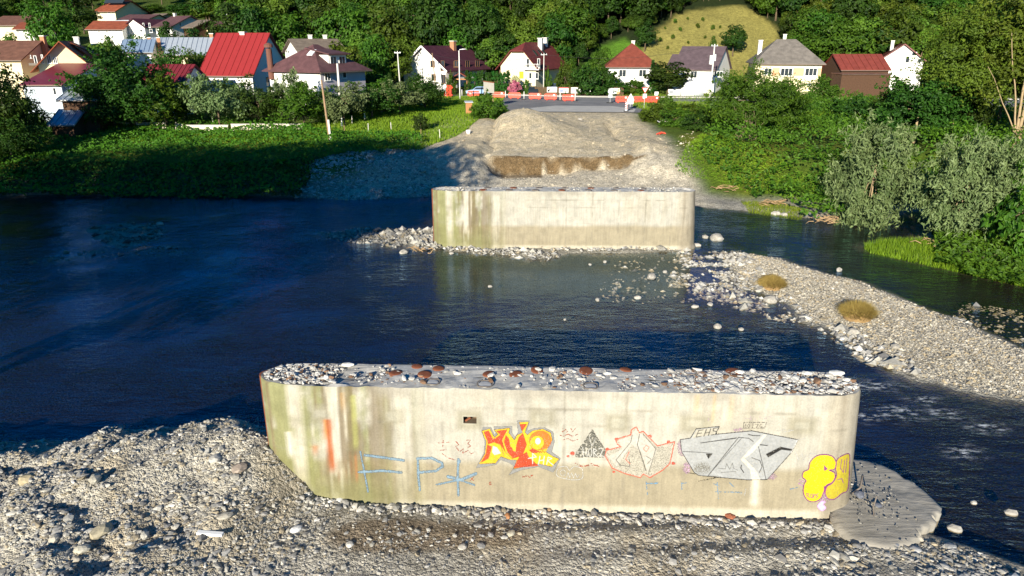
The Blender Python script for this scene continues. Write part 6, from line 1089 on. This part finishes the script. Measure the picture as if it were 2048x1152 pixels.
# ------------------------------------------------------------------ street furniture, signs, vehicles, fences
M_RPL = paint('red_plastic', (.72, .085, .045), .45, .12, 2, .4, bump=.05); M_WHT = paint('white_paint', (.80, .80, .78), .5, .06, 2); M_GALV = paint('galvanised_post', (.55, .56, .57), .4, .1, 3, .5, .5); M_RUB = paint('black_rubber', (.03, .03, .03), .8)
M_POLE = paint('pale_pole', (.62, .60, .55), .8, .15, 3); M_CREO = paint('wooden_pole', (.30, .20, .12), .9, .3, 2, bump=.3); M_SIGNG = paint('sign_back_grey', (.50, .53, .56), .5, .1, 3); M_REDP = paint('sign_red', (.62, .03, .03), .4)
def barrier(u, v, label, rz=0, refl=True, wpx=22):
    g = P(u, v, RZ); e = empty('road_barrier', tuple(g), rz, label, 'barrier', 'red plastic barriers across the road'); L, H = 1.02, 1.0
    b = MB(); out = [(-L, .22), (-L + .1, .12), (L - .1, .12), (L, .22), (L, .42), (-L, .42)]; b.prism(out, -.05, .05, 'y'); b.prism([(-L, .76), (L, .76), (L, .86), (L - .14, H), (-L + .14, H), (-L, .86)], -.05, .05, 'y')
    for k in range(9): x = -L + .06 + k * (2 * L - .12) / 8; b.box((x - .05, -.045, .421), (x + .05, .045, .759))
    b.out('panel', M_RPL, e)
    for sx in (-.62, .62): f = MB(); f.hexa([(sx - .14, -.32, 0), (sx + .14, -.32, 0), (sx + .14, .32, 0), (sx - .14, .32, 0), (sx - .09, -.07, .119), (sx + .09, -.07, .119), (sx + .09, .07, .119), (sx - .09, .07, .119)]); f.out('foot', M_RPL, e)
    if refl: f = MB(); f.box((.42, -.075, .66), (.72, -.052, .90)); f.out('reflector_plate', M_WHT, e)
    return e
for u, v, l, rz in [(947, 193.5, 'red plastic barrier nearest the light blue car', 0), (997, 196, 'red plastic barrier half hidden behind the privy bush', -.1), (1029, 197, 'red plastic barrier before the pink flowering shrub', -.1), (1070, 198.5, 'red plastic barrier with white plate before the dark car', -.08), (1101, 200, 'red plastic barrier before the first white banner', -.06), (1137, 202, 'red plastic barrier beside two white bollards', -.05),
                    (1244, 205.3, 'left barrier of the red row beside the yield sign', 0), (1280, 206, 'middle barrier of the red row behind the yield sign', .05), (1306, 206.2, 'right barrier of the red row at the verge', .08)]: barrier(u, v, l, rz, v not in (193.5, 197))
e = barrier(897, 193.5, 'red plastic barrier turned edge-on left of the street lamp', .9, False); e = barrier(904, 194.5, 'red plastic barrier standing on its end left of the street lamp', .3, False); e.rotation_euler = (0, math.radians(-86), .4); e.location.z += 1.0
def post(u, v, h, label, name='bollard', r=.06, base=True):
    g = P(u, v, RZ); e = empty(name, tuple(g), 0, label, 'bollard', 'white marker posts by the barriers'); MB().tube([(0, 0, .05), (0, 0, h * .7), (0, 0, h)], [r, r, r * .7], 8).out('shaft', M_WHT, e, True)
    if base: MB().prism([(-.4, -.2), (.4, -.2), (.4, .2), (-.4, .2)], 0, .09, 'z').out('base_plate', M_RUB, e)
for u, v, h, l in [(924, 193, 1.2, 'white marker post right of the street lamp'), (1011, 196, 1.2, 'white marker post left of the pink shrub'), (1048, 199, 1.3, 'white marker post between the barriers'), (1120, 201, 1.35, 'white marker post left of the last left barrier'), (1150, 202.5, 1.3, 'white marker post at the end of the left barriers')]: post(u, v, h, l)
def tri(s, up): return [(-s / 2, 0), (s / 2, 0), (0, s * .87)] if up else [(-s / 2, s * .87), (0, 0), (s / 2, s * .87)]
g = P(1288, 216, RZ); e = empty('yield_sign', tuple(g), 0, 'inverted triangular yield sign with small plate on a pole', 'road sign'); MB().tube([(0, 0, 0), (0, 0, 2.95)], .035, 8).out('pole', M_GALV, e); MB().prism([(x, z + 2.05) for x, z in tri(.92, False)], -.06, -.04, 'y').out('triangle_plate', M_WHT, e)
b = MB(); t3 = [(x, z + 2.05) for x, z in tri(.92, False)]
for i in range(3): p, q = t3[i], t3[(i + 1) % 3]; c_ = (0, 2.05 + .53); f_ = lambda w: (w[0] * .93 + c_[0] * .07, w[1] * .93 + c_[1] * .07); p, q = f_(p), f_(q); b.bar((p[0], -.072, p[1]), (q[0], -.072, q[1]), .012, .075)
b.out('red_border', M_REDP, e); MB().box((-.28, -.06, 1.42), (.28, -.04, 1.98)).out('lower_plate', M_WHT, e); MB().box((-.16, -.068, 1.62), (.16, -.0605, 1.75)).out('plate_mark', M_RUB, e)
g = P(1260, 219, RZ); e = empty('roadworks_sign', tuple(g), .1, 'pale triangular roadworks sign seen from behind', 'road sign'); MB().tube([(0, 0, 0), (0, 0, 1.9)], .035, 8).out('pole', M_GALV, e); MB().prism([(x, z + 1.25) for x, z in tri(1.1, True)], -.04, -.02, 'y').out('triangle_plate', M_WHT, e); MB().box((-.42, -.045, .75), (.42, -.02, 1.24)).out('lower_plate', M_WHT, e); MB().box((-.35, -.25, 0), (.35, .25, .1)).out('base_plate', M_RUB, e)
g = P(1252, 223, RZ); e = empty('chevron_beacon', tuple(g), 0, 'red and white striped beacon board at the road end', 'beacon'); MB().box((-.14, -.02, .12), (.14, .02, 1.35)).out('board', M_WHT, e); MB().box((-.3, -.2, 0), (.3, .2, .12)).out('base_plate', M_RUB, e)
for k in range(4): z = .25 + k * .29; MB().hexa([(-.139, -.026, z), (.139, -.026, z + .18), (.139, -.021, z + .18), (-.139, -.021, z), (-.139, -.026, z + .13), (.139, -.026, z + .31), (.139, -.021, z + .31), (-.139, -.021, z + .13)]).out('red_stripe', M_REDP, e)
g = P(1220, 206, RZ); e = empty('round_sign', tuple(g), .15, 'grey round road sign with square plate seen from behind', 'road sign'); MB().tube([(0, 0, 0), (0, 0, 1.9)], .03, 8).out('pole', M_GALV, e); MB().prism([(.42 * math.cos(a), 1.75 + .42 * math.sin(a)) for a in np.linspace(0, 6.28, 21)[:-1]], -.05, -.03, 'y').out('round_plate', M_SIGNG, e); MB().box((-.33, -.05, .80), (.33, -.03, 1.31)).out('square_plate', M_SIGNG, e); MB().box((-.5, -.3, 0), (.5, .3, .1)).out('base_plate', M_RUB, e)
# street lamp and poles
g = A(920, 196, 120.5); zg = gz(g[0], g[1]); top = A(920, 99, 120.5)[2]; e = empty('street_lamp', (g[0], g[1], zg), 0, 'tall white street lamp before the white two-storey house', 'street lamp'); hh = top - zg
MB().tube([(0, 0, 0), (0, 0, hh * .5), (0, 0, hh - .2), (.12, 0, hh), (.6, 0, hh + .05)], [.11, .09, .065, .06, .05], 8).out('mast', M_WHT, e, True); MB().hexa([(.5, -.14, hh - .02), (1.25, -.14, hh + .02), (1.25, .14, hh + .02), (.5, .14, hh - .02), (.5, -.1, hh + .12), (1.25, -.06, hh + .10), (1.25, .06, hh + .10), (.5, .1, hh + .12)]).out('lamp_head', M_GALV, e)
def upole(u, vt, vb, Y, m_, label, lean=0.0, boxes=False, r=.13, arm=True, foot=False):
    g = A(u, vb, Y); zg = gz(g[0], g[1]); h = A(u, vt, Y)[2] - zg; e = empty('utility_pole', (g[0], g[1], zg), 0, label, 'utility pole'); MB().tube([(0, 0, -.3), (lean * .5, 0, h * .5), (lean, 0, h)], [r, r * .85, r * .65], 8).out('shaft', m_, e, True)
    if arm: b = MB(); b.box((lean - .55, -.05, h - .35), (lean + .55, .05, h - .25)); b.out('crossarm', M_GALV, e); [MB().tube([(lean + x, 0, h - .25), (lean + x, 0, h - .08)], .05, 6).out('insulator', M_WHT, e) for x in (-.45, .45)]
    if boxes: MB().box((lean - .62, -.25, h * .64), (lean - .15, .15, h * .80)).out('switch_box', M_WHT, e); MB().box((lean + .12, -.2, h * .70), (lean + .35, .1, h * .82)).out('meter_box', M_SIGNG, e)
    if foot: MB().bar((.13, -.12, -.2), (.13 + lean * .2, -.12, 2.4), .2).out('concrete_footing', M_POLE, e)
    return (g[0] + lean, g[1], zg + h)
upole(660, 160, 286, 78.5, M_CREO, 'leaning wooden pole on a concrete footing at the left bank', -.35, r=.14, arm=False, foot=True); t1 = upole(678, 127, 172, 97, M_POLE, 'stout pale pole beside the lilac house', 0, r=.2, arm=False); upole(800, 102, 160, 128, M_POLE, 'pale pole against the wood left of the white house', -.2); t2 = upole(872, 106, 170, 132, M_CREO, 'dark leaning pole before the white house gable', -.5, r=.12, arm=False)
t3_ = upole(1087, 106, 172, 131, M_POLE, 'slim pale pole at the corner of the cream house', 0, r=.10); t4 = upole(1422, 88, 172, 121, M_POLE, 'concrete pole with switch boxes before grey violet roof', 0, True, .16)
for a, b_, l in [(t2, t3_, 'thin overhead wire between the two road houses'), (t3_, t4, 'thin overhead wire above the white bungalow')]:
    pts = [(a[0] + (b_[0] - a[0]) * k / 14, a[1] + (b_[1] - a[1]) * k / 14, a[2] - .3 + (b_[2] - a[2]) * k / 14 - 1.2 * math.sin(math.pi * k / 14)) for k in range(15)]; tag(MB().tube(pts, .018, 5).out('overhead_wire', M_RUB), l, 'wire')
# banner fence before the gardens
M_FEN = paint('brown_fence', (.10, .065, .035), .9, .35, 3, bump=.4)
fx = lambda u, Y=129.6: A(u, 180, Y)[0]
e = empty('board_fence', (fx(1070), 129.6, gz(fx(1150), 129.6)), 0, 'dark brown board fence carrying white banners', 'fence'); x0, x1 = 0, fx(1248) - fx(1070); n_ = 52; bme = MB(); bme.box((0, 0, 0), ((x1 / n_) - .03, .03, 1.5)); bmesh_ = bme.mesh('board'); bmesh_.materials.append(M_FEN)
for k in range(n_): o = link('board', bmesh_, None, e); o.location = (x0 + k * x1 / n_, (k % 2) * .012, .02 * ((k * 7) % 3))
for k in range(0, n_ + 1, 8): MB().box((k * x1 / n_ - .06, .05, 0), (k * x1 / n_ + .06, .17, 1.6)).out('fence_post', M_FEN, e)
for z in (.3, 1.2): MB().box((0, .045, z), (x1, .10, z + .1)).out('rail', M_FEN, e)
BN = {'grey': paint('banner_print_grey', (.28, .30, .34), .6), 'red': paint('banner_print_red', (.58, .10, .10), .6), 'blue': paint('banner_print_blue', (.22, .26, .42), .6), 'orange': paint('banner_print_orange', (.75, .35, .18), .6), 'black': M_RUB}
for u0, u1, v0, v1, l, marks in [(1094, 1114, 174, 184.5, 'first banner with black slanting print on the brown fence', [('black', .05, .25, .1, .45), ('grey', .2, .3, .6, .9), ('black', .1, .4, .35, .55)]), (1118, 1137, 175, 185.5, 'banner with red and blue print on the brown fence', [('red', 0, 1, .86, 1), ('blue', .08, .45, .12, .6), ('red', .5, .95, .45, .6), ('grey', .5, .95, .2, .32)]), (1142, 1162, 175, 186.5, 'plain white banner on the brown fence', [('grey', .3, .7, .12, .16)]), (1167, 1188, 176, 187.5, 'white banner with faint lines on the brown fence', [('grey', .15, .5, .66, .70), ('grey', .55, .75, .66, .70), ('grey', .2, .6, .2, .23)]), (1217, 1240, 176.5, 188, 'white banner with orange corner print on the brown fence', [('orange', .70, 1, 0, .45), ('orange', .8, .95, .5, .9), ('grey', .2, .5, .4, .5)]), (1204, 1211, 183, 189.5, 'small pale notice on the brown fence', [('grey', .3, .7, .6, .8)])]:
    p, q = A(u0, v1, 129.5), A(u1, v0, 129.5); e = empty('banner', (p[0], 129.5, p[2]), 0, l, 'banner'); w_, h_ = q[0] - p[0], q[2] - p[2]; MB().box((0, 0, 0), (w_, .02, h_)).out('sheet', M_WHT, e)
    for m_, a, b_, c_, d_ in marks: MB().box((a * w_, -.006, c_ * h_), (b_ * w_, -.001, d_ * h_)).out('print', BN[m_], e)
for u0, u1, v0, v1, Y, l in [(1336, 1361, 178.5, 191, 128, 'white banner with grey print left of the polytunnel'), (1309, 1317, 183.5, 191, 128, 'small cream notice board in the garden hedge')]:
    p, q = A(u0, v1, Y), A(u1, v0, Y); e = empty('banner', (p[0], Y, p[2]), 0, l, 'banner'); w_, h_ = q[0] - p[0], q[2] - p[2]; MB().box((0, 0, 0), (w_, .03, h_)).out('sheet', M_WHT, e); [MB().bar((x, .04, -1.4), (x, .04, h_), .06).out('post', M_FEN, e) for x in (.1, w_ - .1)]
    if w_ > 1: MB().box((.1 * w_, -.006, .25 * h_), (.42 * w_, -.001, .8 * h_)).out('print', BN['grey'], e); MB().box((.5 * w_, -.006, .5 * h_), (.85 * w_, -.001, .6 * h_)).out('print', BN['grey'], e)
# polytunnel
p, q = A(1364, 190, 127.5), A(1408, 190, 127.5); w_ = q[0] - p[0]; zg = gz(p[0], 127.5); e = empty('polytunnel', ((p[0] + q[0]) / 2, 128, zg), 0, 'white arched polytunnel below the grey violet roof', 'greenhouse'); ht = A(1385, 163, 127.5)[2] - zg
arc = [(-w_ / 2 * math.cos(a), ht * math.sin(a) ** .8) for a in np.linspace(0, math.pi, 15)]; MB().prism(arc, 0, 4.5, 'y').out('film_cover', paint('white_film', (.70, .74, .76), .35, .12, 1.5, .5), e, True)
for y in (-.02, 1.5, 3.0, 4.52): MB().tube([(x * 1.008, y, z * 1.008) for x, z in arc], .03, 6, False).out('hoop', M_GALV, e)
# carport, notice board, privy, wall, bits
p, q = A(905, 182, 133), A(936, 182, 133); w_ = q[0] - p[0]; zg = gz(p[0], 133); e = empty('carport', (p[0], 133, zg), 0, 'open timber carport with small red gabled roof', 'carport'); M_OAK = paint('orange_timber', (.42, .20, .08), .7, .2, 3)
for x in (.15, w_ - .15):
    for y in (0, 3): MB().box((x - .09, y - .09, 0), (x + .09, y + .09, 2.3)).out('post', M_OAK, e)
MB().box((-.2, -.12, 2.3), (w_ + .2, .12, 2.5)).out('beam', M_OAK, e); MB().prism([(-.5, 2.35), (w_ / 2, 3.4), (w_ + .5, 2.35), (w_ + .5, 2.52), (w_ / 2, 3.58), (-.5, 2.52)], -.4, 3.4, 'y').out('roof', RF['brick'], e)
g = A(978, 200, 106); zg = gz(g[0], 106); top = A(978, 163, 106)[2]; e = empty('notice_board', (g[0], 106, zg), -.25, 'grey notice board on posts above the privy bush', 'notice board'); MB().hexa([(-.8, -.04, top - zg - 1.45), (.8, -.04, top - zg - 1.65), (.8, .04, top - zg - 1.65), (-.8, .04, top - zg - 1.45), (-.8, -.04, top - zg), (.8, -.04, top - zg - .2), (.8, .04, top - zg - .2), (-.8, .04, top - zg)]).out('panel', paint('grey_board', (.30, .29, .26), .8, .2), e); [MB().bar((x, .06, 0), (x, .06, top - zg - .25), .09).out('post', M_CREO, e) for x in (-.6, .6)]; MB().prism([(-.85, top - zg), (.85, top - zg - .2), (.85, top - zg - .1), (-.85, top - zg + .1)], -.14, .14, 'y').out('cap', M_RUST, e)
g = P(938, 236, 3.5); zg = gz(g[0], g[1]); top = A(938, 203, g[1])[2] - zg; e = empty('privy', (g[0], g[1], zg), .15, 'narrow orange plank privy with grey lid beside the bush', 'privy'); bm2 = MB(); bm2.box((0, 0, 0), (.155, .025, top - .1)); pl = bm2.mesh('plank'); pl.materials.append(M_OAK)
for k in range(5): o = link('plank', pl, None, e); o.location = (-.42 + k * .165, -.42 - .006 * (k % 2), 0)
MB().box((-.40, -.39, 0), (.40, .42, top - .12)).out('body', M_WOODP, e); MB().hexa([(-.55, -.6, top - .12), (.55, -.6, top - .12), (.55, .55, top - .02), (-.55, .55, top - .02), (-.55, -.6, top - .05), (.55, -.6, top - .05), (.55, .55, top + .06), (-.55, .55, top + .06)]).out('lid', M_SIGNG, e)
for u0, u1, v, l in [(238, 335, 257, 'left length of the low white garden wall below the orchard'), (352, 368, 258, 'short middle length of the low white garden wall'), (374, 458, 259, 'third length of the low white garden wall'), (464, 606, 259, 'right length of the low white garden wall below the orchard')]:
    p, q = P(u0, v + 3, 3.0), P(u1, v + 3, 3.0); p[2] = gz(p[0], p[1]); q[2] = gz(q[0], q[1]); d = Vector(q) - Vector(p); e = empty('garden_wall', tuple(p), math.atan2(d.y, d.x), l, 'wall'); L = math.hypot(d.x, d.y); z0 = min(0, q[2] - p[2]) - .3
    MB().box((0, -.1, z0), (L, .1, .62 + max(0, q[2] - p[2]))).out('masonry', paint('limewashed_wall', (.70, .66, .52), .9, .2, 1.2), e); MB().box((-.03, -.14, .625 + max(0, q[2] - p[2])), (L + .03, .14, .70 + max(0, q[2] - p[2]))).out('coping', M_KERB, e)
for i, (u, v, hpx) in enumerate([(215, 262, 28), (222, 258, 24), (240, 258, 30), (262, 258, 32), (318, 256, 26), (354, 258, 34), (372, 256, 22), (428, 258, 16), (580, 255, 22), (690, 270, 18), (737, 268, 17), (783, 266, 16), (842, 276, 14), (880, 278, 18), (705, 258, 17), (148, 272, 18), (868, 208, 14)]):
    g = P(u, v, 2.9); g[2] = gz(g[0], g[1]); h = max(.9, hpx * g[1] / FPX); o = MB().tube([(0, 0, -.2), (.03 * (-1) ** i, 0, h)], [.045, .04], 6).out('fence_post', M_POLE if i % 3 else M_CREO); o.location = tuple(g); tag(o, ORD[sorted([215, 222, 240, 262, 318, 354, 372, 428, 580, 690, 737, 783, 842, 880, 705, 148, 868]).index(u)] + ' from the left of the thin posts along the left gardens', 'post', 'thin posts along the left gardens')
a, b_ = P(648, 252, 3.1), P(782, 228, 3.4); a[2] = gz(a[0], a[1]) + .75; b_[2] = gz(b_[0], b_[1]) + .75; tag(MB().tube([tuple(a), tuple((np.array(a) + b_) / 2 + (0, 0, .03)), tuple(b_)], .06, 8).out('garden_rail', M_GALV), 'pale pipe rail running behind the limed stems', 'rail')
a, b_ = P(876, 195, 4.0), P(893, 194, 4.0); e = empty('gate_rail', tuple(a), 0, 'small white pipe rail by the road end of the orchard', 'rail'); L = b_[0] - a[0]; MB().tube([(0, 0, 0), (0, 0, 1.0), (L, 0, 1.0), (L, 0, 0)], .05, 6).out('pipe', M_WHT, e)
g = P(937, 272, 3.0); g[2] = gz(g[0], g[1]); e = empty('bucket', tuple(g), 0, 'small white bucket at the left edge of spoil heap', 'bucket'); MB().tube([(0, 0, 0), (0, 0, .42)], [.2, .27], 12).out('pail', M_WHT, e, True); MB().tube([(.29 * math.cos(a), .29 * math.sin(a), .42) for a in np.linspace(0, 6.28, 17)], .02, 6, False).out('rim', M_WHT, e)
g = P(1322, 268, 3.4); z_ = gz(g[0], g[1]); tag(MB().tube([(g[0] - .5, g[1], z_ + .08), (g[0] + .1, g[1] + .4, z_ + .25), (g[0] + .6, g[1] + .3, z_ + .1)], .07, 6).tube([(g[0] - .2, g[1] - .1, z_ + .1), (g[0] + .5, g[1] + .7, z_ + .2)], .06, 6).out('red_pipe', M_RPL), 'red plastic pipe pieces at the right edge of the ramp', 'pipe')
tag(MB().tube([tuple(P(u, v, 3.9)) for u, v in [(1291, 226), (1300, 231), (1309, 238), (1320, 245)]], .06, 6).out('white_hose', M_WHT), 'pale hose lying down the right verge', 'hose')
# cars
def car(u, v, zg, rz, col, label, Y=None):
    g = A(u, v, Y); e = empty('parked_car', (g[0], Y, gz(g[0], Y) if zg is None else zg), rz, label, 'car'); m_ = paint('car_' + col[0], col[1], .25, .05, 2, .6, .3, bump=0)
    prof = [(-2.1, .32), (2.1, .32), (2.15, .62), (2.05, .80), (1.15, .93), (.95, .95), (-2.0, .98), (-2.12, .75)]; cab = [(-1.95, .985), (.98, .955), (.30, 1.42), (.0, 1.47), (-1.2, 1.48), (-1.62, 1.38)]
    def loft(pr, w0, w1, zl, zh):
        b = MB(); n = len(pr); W = [w0 + (w1 - w0) * (z - zl) / (zh - zl) for _, z in pr]; v_ = [(x, -W[i], z) for i, (x, z) in enumerate(pr)] + [(x, W[i], z) for i, (x, z) in enumerate(pr)]
        b.add(v_, [tuple(range(n)), tuple(range(n, 2 * n))[::-1]] + [(i, n + i, n + (i + 1) % n, (i + 1) % n) for i in range(n)]); return b
    loft(prof, .86, .84, .3, 1).out('body', m_, e); loft(cab, .82, .62, .95, 1.48).out('cabin', m_, e)
    gl = [(-1.70, 1.02), (.78, 1.0), (.24, 1.36), (-1.45, 1.36)]
    for s in (-1, 1): b = MB(); b.add([(x, s * (.835 - .2 * (z - .95) / .53 + .012), z) for x, z in gl], [(0, 1, 2, 3)]); b.out('side_window', M_GLASS, e)
    MB().hexa([(.96, -.74, .99), (.96, .74, .99), (.34, .62, 1.42), (.34, -.62, 1.42), (.99, -.74, 1.0), (.99, .74, 1.0), (.37, .62, 1.43), (.37, -.62, 1.43)]).out('windscreen', M_GLASS, e)
    for x in (-1.3, 1.32):
        for s in (-1, 1):
            w = MB(); w.tube([(x, s * .72, .32), (x, s * .88, .32)], .32, 16); o = w.out('wheel', M_RUB, e); k = MB(); k.tube([(x, s * .881, .32), (x, s * .895, .32)], .19, 12); k.out('rim', M_GALV, o)
    for s in (-1, 1): MB().box((2.08, s * .62 - .14, .62), (2.16, s * .62 + .14, .76)).out('headlight', M_WHT, e)
    return e
car(956, 185, RZ, math.pi, ('light_blue', (.30, .44, .62)), 'light blue car parked before the thuja hedge', 131); car(1106, 170, None, math.pi + .3, ('blue', (.08, .14, .34)), 'dark blue car parked beside the cream house', 134); car(1066, 180, None, math.pi / 2, ('dark', (.02, .03, .04)), 'dark car in the drive before the cream house', 131.5)
